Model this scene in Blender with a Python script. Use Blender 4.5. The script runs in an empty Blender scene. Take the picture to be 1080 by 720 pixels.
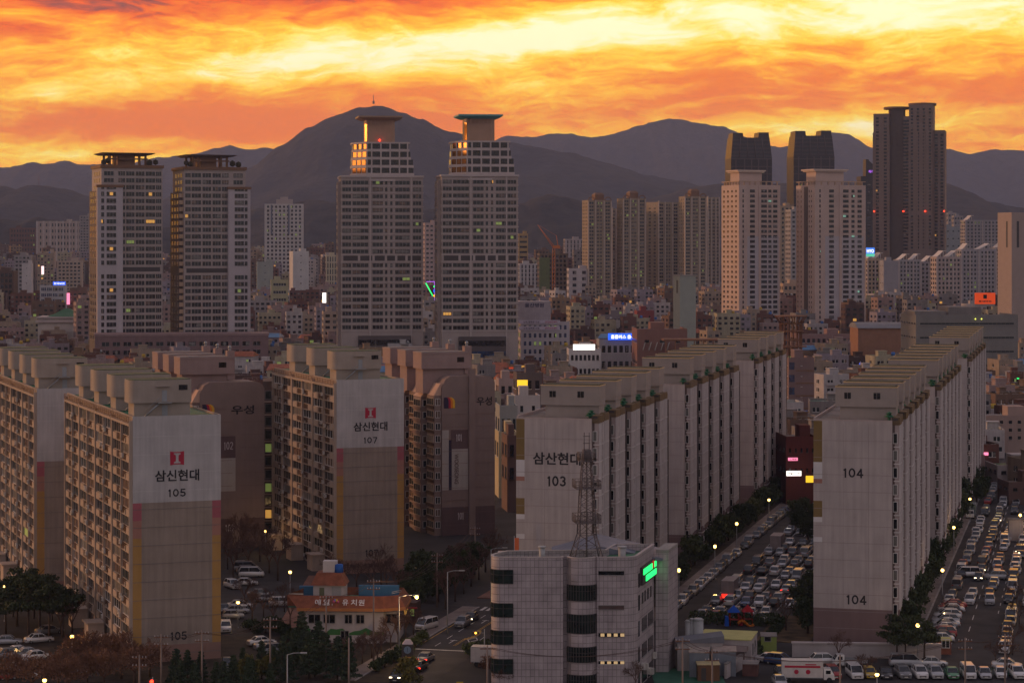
import bpy, math, random
from mathutils import Vector, noise
R = math.radians
rnd = random.Random(7)
SC = bpy.context.scene
COL = SC.collection

# ------------------------------------------------------------------ camera
F, HV, H0 = 2400.0, 258.0, 64.0            # focal length in photo pixels, horizon row, eye height (m)
cam = bpy.data.cameras.new('camera')
cam.sensor_width = 36.0
cam.lens = 36.0 * F / 1080.0
cam.shift_y = -(360.0 - HV) / 1080.0
cam.clip_start = 1.0
cam.clip_end = 60000.0
camo = bpy.data.objects.new('camera', cam)
camo.location = (0, 0, H0)
camo.rotation_euler = (R(90), 0, 0)
COL.objects.link(camo)
SC.camera = camo

# ------------------------------------------------------------------ world
SC.view_settings.view_transform = 'Standard'
SC.view_settings.look = 'None'
SC.view_settings.exposure = 0.0
SC.view_settings.gamma = 1.0
SC.cycles.use_denoising = True
SC.cycles.max_bounces = 5
SC.cycles.diffuse_bounces = 2
SC.cycles.glossy_bounces = 2
SC.cycles.volume_bounces = 1
SC.cycles.use_adaptive_sampling = True
SC.cycles.adaptive_threshold = 0.02
SC.cycles.sample_clamp_indirect = 4.0

SUN_AZ, SUN_EL = -78.0, 7.0                 # degrees from the view direction (left is negative)
world = bpy.data.worlds.new('World')
SC.world = world
world.use_nodes = True
NT = world.node_tree
NT.nodes.clear()
def N(t, **kw):
    n = NT.nodes.new(t)
    for k, v in kw.items():
        setattr(n, k, v)
    return n
def L(a, b): NT.links.new(a, b)
def M(op, a, b=None, c=None, clamp=False):
    n = N('ShaderNodeMath', operation=op, use_clamp=clamp)
    for i, x in enumerate((a, b, c)):
        if x is None: continue
        if isinstance(x, (int, float)): n.inputs[i].default_value = x
        else: L(x, n.inputs[i])
    return n.outputs[0]
def MIX(f, a, b):
    n = N('ShaderNodeMix', data_type='RGBA')
    if isinstance(f, (int, float)): n.inputs[0].default_value = f
    else: L(f, n.inputs[0])
    for s, x in ((6, a), (7, b)):
        if isinstance(x, tuple): n.inputs[s].default_value = x + (1,)
        else: L(x, n.inputs[s])
    return n.outputs[2]
tc = N('ShaderNodeTexCoord')
sep = N('ShaderNodeSeparateXYZ'); L(tc.outputs['Generated'], sep.inputs[0])
az = M('ARCTAN2', sep.outputs[0], sep.outputs[1])            # radians, 0 = straight ahead
el = M('ARCSINE', sep.outputs[2])
A = M('MULTIPLY', az, 24.0)                                  # units of 1/24 rad
E = M('MULTIPLY', el, 24.0)
cmb = N('ShaderNodeCombineXYZ'); L(A, cmb.inputs[0]); L(E, cmb.inputs[1])
P = cmb.outputs[0]
# warped coordinates so the cloud bands drift and curl
wn = N('ShaderNodeTexNoise'); wn.inputs['Scale'].default_value = 0.55; wn.inputs['Detail'].default_value = 3
L(P, wn.inputs['Vector'])
ws = N('ShaderNodeVectorMath', operation='SUBTRACT'); L(wn.outputs['Color'], ws.inputs[0]); ws.inputs[1].default_value = (.5, .5, .5)
wm = N('ShaderNodeVectorMath', operation='MULTIPLY'); L(ws.outputs[0], wm.inputs[0]); wm.inputs[1].default_value = (1.2, 0.55, 0)
wa = N('ShaderNodeVectorMath', operation='ADD'); L(P, wa.inputs[0]); L(wm.outputs[0], wa.inputs[1])
PW = wa.outputs[0]
def streak(sx, sy, rot, det, seed, rough=.55, dist=0.0):
    mp = N('ShaderNodeMapping'); mp.inputs['Scale'].default_value = (sx, sy, 1); mp.inputs['Rotation'].default_value = (0, 0, rot)
    mp.inputs['Location'].default_value = (seed, seed * .37, 0)
    L(PW, mp.inputs[0])
    n = N('ShaderNodeTexNoise'); n.inputs['Scale'].default_value = 1; n.inputs['Detail'].default_value = det
    n.inputs['Roughness'].default_value = rough; n.inputs['Distortion'].default_value = dist
    L(mp.outputs[0], n.inputs['Vector'])
    return n.outputs['Fac']
def blob(u, v, su, sv, w, tilt=0.0):
    """a broad bright or dim patch of the cloud deck, at azimuth / elevation of the patch"""
    mp = N('ShaderNodeMapping', vector_type='TEXTURE')
    mp.inputs['Location'].default_value = ((u - 540) / 100.0, (HV - v) / 100.0, 0)
    mp.inputs['Rotation'].default_value = (0, 0, tilt)
    mp.inputs['Scale'].default_value = (su / 100.0, sv / 100.0, 1)
    L(PW, mp.inputs[0])
    d = N('ShaderNodeVectorMath', operation='DOT_PRODUCT'); L(mp.outputs[0], d.inputs[0]); L(mp.outputs[0], d.inputs[1])
    e = M('EXPONENT', M('MULTIPLY', d.outputs['Value'], -1.0))
    return M('MULTIPLY', e, w)
s1 = streak(.34, 1.7, R(-6), 7, 3.1, .58, .25)
s2 = streak(.9, 4.0, R(-14), 6, 11.7, .6, .8)
s4 = streak(2.2, 9.0, R(-16), 5, 41.0, .65, 1.2)
s3 = streak(.22, 1.1, R(4), 3, 23.4, .5)
fld = M('ADD', M('MULTIPLY', M('SUBTRACT', s1, .5), .95), 0.50)
fld = M('ADD', fld, M('MULTIPLY', M('SUBTRACT', s2, .5), .85))
fld = M('ADD', fld, M('MULTIPLY', M('SUBTRACT', s3, .5), .35))
fld = M('ADD', fld, M('MULTIPLY', M('SUBTRACT', s4, .5), .52))
for b in [(700, 28, 280, 32, .42, R(3)), (480, 56, 240, 20, .20, R(6)), (180, 84, 150, 16, .15, R(8)), (90, 88, 60, 8, .14, 0), (140, 130, 260, 30, -.10, 0),
          (330, 70, 130, 22, .22, 0), (1010, 15, 200, 40, .30, 0),
          (300, 130, 260, 18, -.10, 0), (480, 115, 150, 26, -.12, 0), (640, 122, 170, 12, -.16, R(4)),
          (980, 92, 240, 16, -.18, R(-4)), (760, 96, 200, 12, -.12, R(-6)),
          (860, 135, 130, 16, .30, R(3)), (80, 152, 180, 9, .16, 0), (1040, 150, 90, 14, -.05, 0), (120, 120, 160, 16, -.12, 0)]:
    fld = M('ADD', fld, blob(*b))
fld = M('SMOOTH_MAX', fld, .30, .22)
for b in [(90, 8, 200, 20, -.42, R(-4)), (20, 40, 120, 12, -.18, R(-5)), (330, 4, 160, 10, -.22, 0)]:
    fld = M('ADD', fld, blob(*b))
ramp = N('ShaderNodeValToRGB')
cr = ramp.color_ramp
stops = [(0.0, (.14, .055, .05)), (.10, (.36, .065, .035)), (.22, (.74, .10, .004)), (.36, (.86, .205, .002)), (.50, (.96, .38, .004)),
         (.63, (1.0, .55, .02)), (.77, (1.0, .72, .12)), (.97, (1.0, .88, .52))]
cr.elements[0].position, cr.elements[0].color = stops[0][0], stops[0][1] + (1,)
cr.elements[1].position, cr.elements[1].color = stops[-1][0], stops[-1][1] + (1,)
for p, c in stops[1:-1]:
    e = cr.elements.new(p); e.color = c + (1,)
L(fld, ramp.inputs[0])
ssc = N('ShaderNodeVectorMath', operation='SCALE'); L(ramp.outputs[0], ssc.inputs[0]); ssc.inputs['Scale'].default_value = 1.5
sunset = ssc.outputs[0]
# the clear dome: Nishita twilight blended into the pink counter-glow opposite the sunset
sky = N('ShaderNodeTexSky', sky_type='NISHITA')
sky.sun_disc = False
sky.sun_elevation = R(SUN_EL)
sky.sun_rotation = R(SUN_AZ)
sky.altitude = 60
skm = N('ShaderNodeVectorMath', operation='SCALE'); L(sky.outputs[0], skm.inputs[0]); skm.inputs['Scale'].default_value = 0.035
back = MIX(M('MULTIPLY', el, .8, clamp=True), (.45, .365, .365), (.29, .255, .31))
bs = N('ShaderNodeVectorMath', operation='ADD'); L(skm.outputs[0], bs.inputs[0]); L(back, bs.inputs[1])
dome = bs.outputs[0]
# how much of the burning cloud deck shows: full ahead and to the left, gone overhead and behind
fe = N('ShaderNodeMapRange', interpolation_type='SMOOTHSTEP'); L(el, fe.inputs[0])
for i, v in ((1, .17), (2, .42), (3, 1.0), (4, 0.0)): fe.inputs[i].default_value = v
fa = N('ShaderNodeMapRange', interpolation_type='SMOOTHSTEP')
L(M('ABSOLUTE', M('ADD', az, .45)), fa.inputs[0])
for i, v in ((1, .95), (2, 1.75), (3, 1.0), (4, 0.0)): fa.inputs[i].default_value = v
mask = M('MULTIPLY', fe.outputs[0], fa.outputs[0])
col = MIX(mask, dome, sunset)
bg = N('ShaderNodeBackground'); L(col, bg.inputs[0]); bg.inputs[1].default_value = 1.0
wo = N('ShaderNodeOutputWorld'); L(bg.outputs[0], wo.inputs[0])
world.cycles.sampling_method = 'MANUAL'
world.cycles.sample_map_resolution = 512

sun = bpy.data.lights.new('sun', 'SUN')
sun.energy = 1.6
sun.color = (1.0, .52, .25)
sun.angle = R(3)
suno = bpy.data.objects.new('sun', sun)
d = Vector((math.sin(R(SUN_AZ)) * math.cos(R(SUN_EL)), math.cos(R(SUN_AZ)) * math.cos(R(SUN_EL)), math.sin(R(SUN_EL))))
suno.rotation_euler = d.to_track_quat('Z', 'Y').to_euler()
suno.location = (-300, 200, 400)
COL.objects.link(suno)

# ------------------------------------------------------------------ materials
MATS = {}
def nmat(name):
    m = bpy.data.materials.new(name); m.use_nodes = True
    nt = m.node_tree
    b = nt.nodes['Principled BSDF']
    MATS[name] = m
    return m, nt, b
def paint(name, rgb, rough=.8, var=.16, sc=.35, streaks=.5, spec=.25, metal=0.0):
    """weathered paint / plaster: large blotches plus vertical rain streaks"""
    if name in MATS: return MATS[name]
    m, nt, b = nmat(name)
    tc = nt.nodes.new('ShaderNodeTexCoord')
    n1 = nt.nodes.new('ShaderNodeTexNoise'); n1.inputs['Scale'].default_value = sc; n1.inputs['Detail'].default_value = 6
    nt.links.new(tc.outputs['Object'], n1.inputs['Vector'])
    mp = nt.nodes.new('ShaderNodeMapping'); mp.inputs['Scale'].default_value = (1.6, 1.6, .09)
    nt.links.new(tc.outputs['Object'], mp.inputs[0])
    n2 = nt.nodes.new('ShaderNodeTexNoise'); n2.inputs['Scale'].default_value = 1.0; n2.inputs['Detail'].default_value = 5
    nt.links.new(mp.outputs[0], n2.inputs['Vector'])
    mx = nt.nodes.new('ShaderNodeMath'); mx.operation = 'MULTIPLY_ADD'
    nt.links.new(n2.outputs['Fac'], mx.inputs[0]); mx.inputs[1].default_value = streaks
    nt.links.new(n1.outputs['Fac'], mx.inputs[2])
    mr = nt.nodes.new('ShaderNodeMapRange')
    nt.links.new(mx.outputs[0], mr.inputs[0])
    mr.inputs[1].default_value = .35; mr.inputs[2].default_value = .65 + streaks
    mr.inputs[3].default_value = 1 - var * 1.4; mr.inputs[4].default_value = 1 + var
    sc_ = nt.nodes.new('ShaderNodeVectorMath'); sc_.operation = 'SCALE'
    sc_.inputs[0].default_value = rgb
    nt.links.new(mr.outputs[0], sc_.inputs['Scale'])
    nt.links.new(sc_.outputs[0], b.inputs['Base Color'])
    b.inputs['Roughness'].default_value = rough
    b.inputs['Specular IOR Level'].default_value = spec
    b.inputs['Metallic'].default_value = metal
    return m
def glass(name, rgb, rough=.12, ior=1.9):
    if name in MATS: return MATS[name]
    m, nt, b = nmat(name)
    tc = nt.nodes.new('ShaderNodeTexCoord')
    n1 = nt.nodes.new('ShaderNodeTexNoise'); n1.inputs['Scale'].default_value = .9
    nt.links.new(tc.outputs['Object'], n1.inputs['Vector'])
    mr = nt.nodes.new('ShaderNodeMapRange'); nt.links.new(n1.outputs['Fac'], mr.inputs[0])
    mr.inputs[1].default_value = .3; mr.inputs[2].default_value = .7; mr.inputs[3].default_value = .5; mr.inputs[4].default_value = 1.6
    s = nt.nodes.new('ShaderNodeVectorMath'); s.operation = 'SCALE'; s.inputs[0].default_value = rgb
    nt.links.new(mr.outputs[0], s.inputs['Scale']); nt.links.new(s.outputs[0], b.inputs['Base Color'])
    b.inputs['Roughness'].default_value = rough
    b.inputs['IOR'].default_value = ior
    return m
def emis(name, rgb, st, base=None):
    if name in MATS: return MATS[name]
    m, nt, b = nmat(name)
    b.inputs['Base Color'].default_value = (base or rgb) + (1,)
    b.inputs['Emission Color'].default_value = rgb + (1,)
    b.inputs['Emission Strength'].default_value = st
    return m
HAZE = 4.4e-5
G_DARK = glass('glass dark', (.009, .010, .012), .12, 1.45)
G_MID = glass('glass grey green', (.020, .027, .027), .16, 1.4)
G_CUR = glass('glass with pale curtain', (.13, .12, .11), .3, 1.5)
G_GLEAM = None
G_WARM = glass('glass with brown blind', (.11, .065, .045), .25, 1.6)
def sunset_tinted():  # gold base colour paints the sunset reflection into the glass
    m, nt, b = nmat('sunset tinted glass'); b.inputs['Base Color'].default_value = (.55, .27, .07, 1); b.inputs['Metallic'].default_value = .9; b.inputs['Roughness'].default_value = .16
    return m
G_GLEAM = sunset_tinted()
G_BLUE = glass('blue tinted glass', (.015, .035, .09), .12)
G_LIT = emis('lit window warm', (1.0, .50, .10), .42)
G_LITG = emis('lit window greenish', (.40, .55, .14), .17)
G_LITW = emis('lit window cool', (.35, .75, .55), .25)
GL = dict(d=G_DARK, m=G_MID, c=G_CUR, w=G_WARM, b=G_BLUE, l=G_LIT, g=G_LITG, k=G_LITW)
FR_WHITE = paint('white window frame', (.62, .58, .56), .5, .08)
FR_BEIGE = paint('beige window frame', (.42, .33, .27), .5, .08)
FR_DARK = paint('dark window frame', (.06, .05, .05), .5, .08)
FR_GREY = paint('grey window frame', (.25, .23, .23), .5, .08)
FRS = dict(w=FR_WHITE, b=FR_BEIGE, d=FR_DARK, g=FR_GREY)
CONC = paint('raw concrete', (.30, .27, .25), .85, .2)
METAL = paint('galvanised metal', (.30, .30, .31), .45, .12, 1.0, .3, .5, .6)
GALV = paint('painted pole', (.34, .34, .35), .5, .15, 1.0)
RUST = paint('rusty steel', (.20, .09, .05), .8, .3, 1.5)
BLACK = paint('black lettering paint', (.022, .02, .024), .6, .05)
GREENROOF = paint('green waterproof roof paint', (.03, .13, .065), .6, .3, .25, .1)
GREENPAL = paint('pale green roof paint', (.12, .26, .17), .6, .3, .25, .1)
GREYROOF = paint('grey concrete roof', (.22, .19, .18), .85, .3, .3, .1)
REDROOF = paint('terracotta roof', (.30, .09, .045), .7, .25, .5, .1)
BLUEROOF = paint('blue metal roof', (.06, .16, .30), .5, .2, .4, .1)
REDL = emis('red lamp lens lit', (1.0, .03, .01), 6.0)
HEADL = emis('headlamp lit', (1.0, .80, .5), 5.0)
LAMP = emis('street lamp glow', (1.0, .60, .15), 7.0)

# ------------------------------------------------------------------ mesh builder
class MB:
    def __init__(s): s.v = []; s.f = []; s.m = []; s.sm = []
    def face(s, pts, m=0):
        i = len(s.v); s.v += [tuple(p) for p in pts]; s.f.append(tuple(range(i, i + len(pts)))); s.m.append(m); s.sm.append(False)
    def box(s, x0, y0, z0, x1, y1, z1, m=0, bottom=True):
        i = len(s.v)
        s.v += [(x0, y0, z0), (x1, y0, z0), (x1, y1, z0), (x0, y1, z0), (x0, y0, z1), (x1, y0, z1), (x1, y1, z1), (x0, y1, z1)]
        fs = [(0, 1, 5, 4), (1, 2, 6, 5), (2, 3, 7, 6), (3, 0, 4, 7), (4, 5, 6, 7)] + ([(3, 2, 1, 0)] if bottom else [])
        for f in fs: s.f.append(tuple(i + k for k in f)); s.m.append(m); s.sm.append(False)
        return s
    def prism(s, poly, z0, z1, m=0, mt=None, mfun=None, smooth=False, caps=True):
        n = len(poly); i = len(s.v)
        s.v += [(p[0], p[1], z0) for p in poly] + [(p[0], p[1], z1) for p in poly]
        for k in range(n):
            j = (k + 1) % n
            s.f.append((i + k, i + j, i + n + j, i + n + k)); s.m.append(m); s.sm.append(smooth)
        if caps:
            s.f.append(tuple(i + n + k for k in range(n))); s.m.append(m if mt is None else mt); s.sm.append(False)
            s.f.append(tuple(i + k for k in reversed(range(n)))); s.m.append(m); s.sm.append(False)
        return s
    def frustum(s, a, b, m=0, mt=None):
        """two rings of equal length, points (x,y,z), with caps"""
        n = len(a); i = len(s.v); s.v += [tuple(p) for p in a] + [tuple(p) for p in b]
        for k in range(n):
            j = (k + 1) % n
            s.f.append((i + k, i + j, i + n + j, i + n + k)); s.m.append(m); s.sm.append(False)
        s.f.append(tuple(i + n + k for k in range(n))); s.m.append(m if mt is None else mt); s.sm.append(False)
        s.f.append(tuple(i + k for k in reversed(range(n)))); s.m.append(m); s.sm.append(False)
        return s
    def cyl(s, cx, cy, z0, z1, r0, r1=None, n=12, m=0, smooth=True):
        r1 = r0 if r1 is None else r1
        a = [(cx + r0 * math.cos(2 * math.pi * k / n), cy + r0 * math.sin(2 * math.pi * k / n), z0) for k in range(n)]
        b = [(cx + r1 * math.cos(2 * math.pi * k / n), cy + r1 * math.sin(2 * math.pi * k / n), z1) for k in range(n)]
        k0 = len(s.f); s.frustum(a, b, m)
        if smooth:
            for k in range(k0, k0 + n): s.sm[k] = True
        return s
    def tube(s, p, q, r0, r1=None, n=5, m=0, caps=True):
        r1 = r0 if r1 is None else r1
        p = Vector(p); q = Vector(q); d = q - p
        if d.length < 1e-6: return s
        d.normalize(); a = d.orthogonal().normalized(); b = d.cross(a)
        i = len(s.v)
        for c, r in ((p, r0), (q, r1)):
            for k in range(n):
                t = 2 * math.pi * k / n
                s.v.append(tuple(c + a * (r * math.cos(t)) + b * (r * math.sin(t))))
        for k in range(n):
            j = (k + 1) % n
            s.f.append((i + k, i + j, i + n + j, i + n + k)); s.m.append(m); s.sm.append(True)
        if caps:
            s.f.append(tuple(i + n + k for k in range(n))); s.m.append(m); s.sm.append(False)
            s.f.append(tuple(i + k for k in reversed(range(n)))); s.m.append(m); s.sm.append(False)
        return s
    def sphere(s, c, r, n=8, m=0, sz=1.0):
        i = len(s.v); h = n // 2
        for a in range(h + 1):
            t = math.pi * a / h
            for b in range(n):
                p = 2 * math.pi * b / n
                s.v.append((c[0] + r * math.sin(t) * math.cos(p), c[1] + r * math.sin(t) * math.sin(p), c[2] + r * sz * math.cos(t)))
        for a in range(h):
            for b in range(n):
                c2 = (b + 1) % n
                s.f.append((i + a * n + b, i + (a + 1) * n + b, i + (a + 1) * n + c2, i + a * n + c2)); s.m.append(m); s.sm.append(True)
        return s
    def mesh(s, name, mats):
        me = bpy.data.meshes.new(name)
        me.from_pydata(s.v, [], s.f)
        for m in (mats if isinstance(mats, (list, tuple)) else [mats]): me.materials.append(m)
        me.polygons.foreach_set('material_index', s.m)
        me.polygons.foreach_set('use_smooth', s.sm)
        me.update()
        return me
    def build(s, name, mats, parent=None, loc=None, rz=0):
        return ob(name, s.mesh(name, mats), parent, loc, rz)
    def add(s, me_v, me_f, me_m, loc, rz):
        """bake a small piece (verts, faces, mats) at a place"""
        i = len(s.v); c, sn = math.cos(rz), math.sin(rz)
        s.v += [(loc[0] + x * c - y * sn, loc[1] + x * sn + y * c, loc[2] + z) for x, y, z in me_v]
        s.f += [tuple(i + k for k in f) for f in me_f]; s.m += me_m; s.sm += [False] * len(me_f)
def ob(name, me, parent=None, loc=None, rz=0):
    o = bpy.data.objects.new(name, me)
    COL.objects.link(o)
    if parent is not None: o.parent = parent
    if loc is not None: o.location = loc
    if rz: o.rotation_euler = (0, 0, rz)
    return o
def tag(o, label, cat, group=None):
    o['label'] = label; o['category'] = cat
    if group: o['group'] = group
    return o
def thing(name, label, cat, loc, rz=0, group=None):
    o = ob(name, None, None, loc, rz)
    o.empty_display_size = 1
    return tag(o, label, cat, group)
def structure(o): o['kind'] = 'structure'; return o
def copy_tree(src, loc, rz=0, label=None, group=None):
    r = src.copy(); COL.objects.link(r); r.location = loc; r.rotation_euler = (0, 0, rz)
    if label: r['label'] = label
    if group: r['group'] = group
    for ch in src.children:
        c = ch.copy(); COL.objects.link(c); c.parent = r
        for g in ch.children:
            e = g.copy(); COL.objects.link(e); e.parent = c
    return r
def WX(u, D): return (u - 540.0) / F * D
def WZ(v, D): return H0 - (v - HV) / F * D
def DG(v, z=0.0): return (H0 - z) * F / (v - HV)
AZR, AZL = math.atan2(610, 2400), math.atan2(896, 2400)      # the two street grids
CR, SR = math.cos(AZR), math.sin(AZR)
def G(t, s, z=0.0):                                          # right-hand grid: t across, s along
    return (CR * t + SR * s, -SR * t + CR * s, z)
def invG(X, Y): return (CR * X - SR * Y, SR * X + CR * Y)

FONT_CACHE = {}
def text_mesh(body, w, h, mat, depth=.05, bold=.012):
    cu = bpy.data.curves.new('lettering', 'FONT')
    cu.body = body; cu.size = 1.0; cu.extrude = 0.02; cu.offset = bold; cu.resolution_u = 3
    o = bpy.data.objects.new('lettering', cu)
    me = bpy.data.meshes.new_from_object(o)
    bpy.data.objects.remove(o)
    xs = [v.co.x for v in me.vertices]; ys = [v.co.y for v in me.vertices]
    if not xs: return me
    x0, x1, y0, y1 = min(xs), max(xs), min(ys), max(ys)
    for v in me.vertices:
        x = (v.co.x - x0) / (x1 - x0) * w - w / 2; y = (v.co.y - y0) / (y1 - y0) * h - h / 2
        v.co = (x, -(.5 + v.co.z / .04) * depth, y)     # upright, facing -y
    me.materials.clear(); me.materials.append(mat)
    me.flip_normals() if False else None
    return me
def darc(cx, cy, rx, ry, a0, a1, n=10): return [(cx + rx * math.cos(R(a0 + (a1 - a0) * k / n)), cy + ry * math.sin(R(a0 + (a1 - a0) * k / n))) for k in range(n + 1)]
DIG = {'0': [darc(.5, .5, .40, .42, 0, 360, 18)], '1': [[(.12, .78), (.5, .92), (.5, .0)]], '2': [darc(.5, .70, .38, .22, 160, -30) + [(.12, .08), (.92, .08)]],
       '3': [darc(.47, .72, .36, .20, 150, -80), darc(.47, .29, .40, .22, 85, -150)], '4': [[(.68, .0), (.68, .92), (.08, .28), (.95, .28)]],
       '5': [[(.85, .92), (.22, .92), (.17, .52)] + darc(.47, .31, .40, .25, 110, -150)], '7': [[(.10, .92), (.90, .92), (.38, .0)]]}
def digit_mesh(body, w, h, mat, th=.17):
    b = MB(); ws = [.55 if c == '1' else 1.0 for c in body]; gap = .24; k = w / (sum(ws) + gap * (len(body) - 1)); cx = -w / 2; q = 0
    for ch, wd in zip(body, ws):
        for pl in DIG[ch]:
            P_ = [(cx + p[0] * wd * k, (p[1] - .5) * h) for p in pl]
            for p, r_ in zip(P_, P_[1:]):
                dx, dz = r_[0] - p[0], r_[1] - p[1]; l = math.hypot(dx, dz) or 1; t = th * h / 2; nx, nz = -dz / l * t, dx / l * t; ex, ez = dx / l * t * .55, dz / l * t * .55; q += 1; y = -.03 - .002 * (q % 9)
                c = [(p[0] - ex + nx, p[1] - ez + nz), (p[0] - ex - nx, p[1] - ez - nz), (r_[0] + ex - nx, r_[1] + ez - nz), (r_[0] + ex + nx, r_[1] + ez + nz)]
                b.frustum([(v[0], 0, v[1]) for v in c][::-1], [(v[0], y, v[1]) for v in c][::-1])
        cx += (wd + gap) * k
    return b.mesh('number', mat)
def text(body, w, h, mat, parent, x, y, z, rz=0, name='lettering', bold=.021):
    if body.isdigit(): return ob(name, digit_mesh(body, w, h, mat, .17 if bold else .10), parent, (x, y, z), rz)
    return ob(name, text_mesh(body, w, h, mat, bold=bold), parent, (x, y, z), rz)

# windows: individual parts up to 100 per building, the rest one part marked stuff
WCACHE = {}
def win_geo(w, h, n, style, g, fr):
    key = (round(w, 2), round(h, 2), n, style, g, fr, rnd.randrange(3) if g in 'lgkcw' else 0)
    if key in WCACHE: return WCACHE[key]
    b = MB()
    if style == 'near':
        t = .09
        b.box(-w / 2, -.06, 0, w / 2, -.01, h, 1)
        b.box(-w / 2 - t, -.14, -t, w / 2 + t, 0, 0, 0); b.box(-w / 2 - t, -.14, h, w / 2 + t, 0, h + t, 0)
        b.box(-w / 2 - t, -.13, 0, -w / 2, 0, h, 0); b.box(w / 2, -.13, 0, w / 2 + t, 0, h, 0)
        for k in range(1, n):
            x = -w / 2 + w * k / n; b.box(x - .05, -.11, 0, x + .05, -.062, h, 0)
    else:
        if g in 'lgkcw':
            b.box(-w / 2, -.05, 0, w / 2, -.01, h, 2); q = rnd.choice([(.0, .5), (.5, 1.0), (.3, .7), (.05, .95)]); b.box(-w / 2 + w * q[0], -.065, h * .12, -w / 2 + w * q[1], -.052, h * .9, 1)
        else: b.box(-w / 2, -.05, 0, w / 2, -.01, h, 1)
        for k in range(1, n):
            x = -w / 2 + w * k / n; b.box(x - .09, -.10, 0, x + .09, -.052, h, 0)
        b.box(-w / 2 - .1, -.22, -.16, w / 2 + .1, 0, -.01, 0)
    me = b.mesh('window', [FRS[fr], GL[g], G_DARK])
    WCACHE[key] = (b, me)
    return WCACHE[key]
class Wins:
    def __init__(s, root, name='window', limit=100): s.root = root; s.it = []; s.name = name; s.limit = limit
    def add(s, x, y, z, rz, w, h, n=2, style='far', g='d', fr='w', pri=0.0):
        s.it.append((pri, len(s.it), x, y, z, rz, w, h, n, style, g, fr))
    def finish(s):
        s.it.sort()
        for it in s.it[:s.limit]:
            _, _, x, y, z, rz, w, h, n, st, g, fr = it
            ob(s.name, win_geo(w, h, n, st, g, fr)[1], s.root, (x, y, z), rz)
        rest = s.it[s.limit:]
        if rest:
            b = MB(); mats = []
            for it in rest:
                _, _, x, y, z, rz, w, h, n, st, g, fr = it
                gb = win_geo(w, h, n, st, g, fr)[0]
                ids = []
                for mm in (FRS[fr], GL[g], G_DARK):
                    if mm not in mats: mats.append(mm)
                    ids.append(mats.index(mm))
                b.add(gb.v, gb.f, [ids[k] for k in gb.m], (x, y, z), rz)
            o = b.build(s.name, mats, s.root); o['kind'] = 'stuff'
def pick(prof):
    r = rnd.random(); a = 0
    for g, p in prof:
        a += p
        if r < a: return g
    return prof[0][0]
# ================================================================== SETTING
ASPH = paint('asphalt', (.032, .028, .029), .85, .35, .12, .1)
ASPH2 = paint('fresh asphalt', (.044, .039, .040), .85, .35, .2, .1)
PAVE = paint('paving', (.20, .16, .145), .85, .25, .3, .1)
PAVER = paint('red paving', (.20, .095, .07), .85, .25, .3, .1)
KERB = paint('kerb stone', (.30, .27, .26), .85, .2, .5, .1)
GRASSM = paint('dry winter grass', (.10, .065, .035), .95, .5, .35, .1)
SOIL = paint('soil and leaf litter', (.045, .032, .022), .95, .4, .4, .1)
ROADW = paint('road paint white', (.55, .52, .50), .7, .25, .8, .1)
ROADY = paint('road paint yellow', (.50, .28, .05), .7, .25, .8, .1)
FOREST = None

b = MB(); b.box(-6500, -400, -1.5, 6500, 13000, 0)
structure(b.build('ground', ASPH))
def gstrip(name, t0, t1, s0, s1, z0, z1, mat, kind='structure', nseg=1):
    m = MB(); m.box(t0, s0, z0, t1, s1, z1)
    o = m.build(name, mat, None, (0, 0, 0), -AZR)
    if kind: o['kind'] = kind
    return o
# right-hand grid lines: row 103 facade at t=-78, row 104 between t=-43.6 and t=-30.8
S0, S1r = 300, 720
gstrip('verge_soil', -78.5, -74.4, 345, 700, -.2, .10, SOIL)
gstrip('pavement', -74.4, -72.2, 345, 700, -.2, .13, PAVE)
gstrip('kerb', -72.2, -71.9, 345, 700, -.2, .15, KERB)
gstrip('verge_soil', -30.8, -28.9, 362, 700, -.2, .10, SOIL)
gstrip('pavement', -28.9, -27.3, 362, 700, -.2, .13, PAVE)
gstrip('kerb', -27.3, -27.0, 362, 700, -.2, .15, KERB)
gstrip('verge_grass', -52.5, -43.7, 366, 392, -.2, .12, GRASSM)
gstrip('road', -27.0, 6, 345, 700, -.2, .008, ASPH2)
gstrip('car_park', -71.9, -46.0, 370, 700, -.2, .006, ASPH2)
# bay lines in the car park and on the road
m = MB()
for s in range(398, 640, 17):
    for k in range(9):
        t = -66.0 + 2.55 * k
        m.box(t - .06, s - .2, .004, t + .06, s + 10.6, .012)
structure(m.build('painted_bay_lines', ROADW, None, (0, 0, 0), -AZR))
m = MB()
for s in range(372, 640, 12):
    m.box(-19.6, s, .004, -19.45, s + 5, .014)
m.box(-21.7, 366, .004, -21.55, 402, .014)
for s in range(404, 600, 9):
    m.box(-15.6, s, .004, -15.45, s + 3, .014)
structure(m.build('painted_lane_lines', ROADW, None, (0, 0, 0), -AZR))
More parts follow.
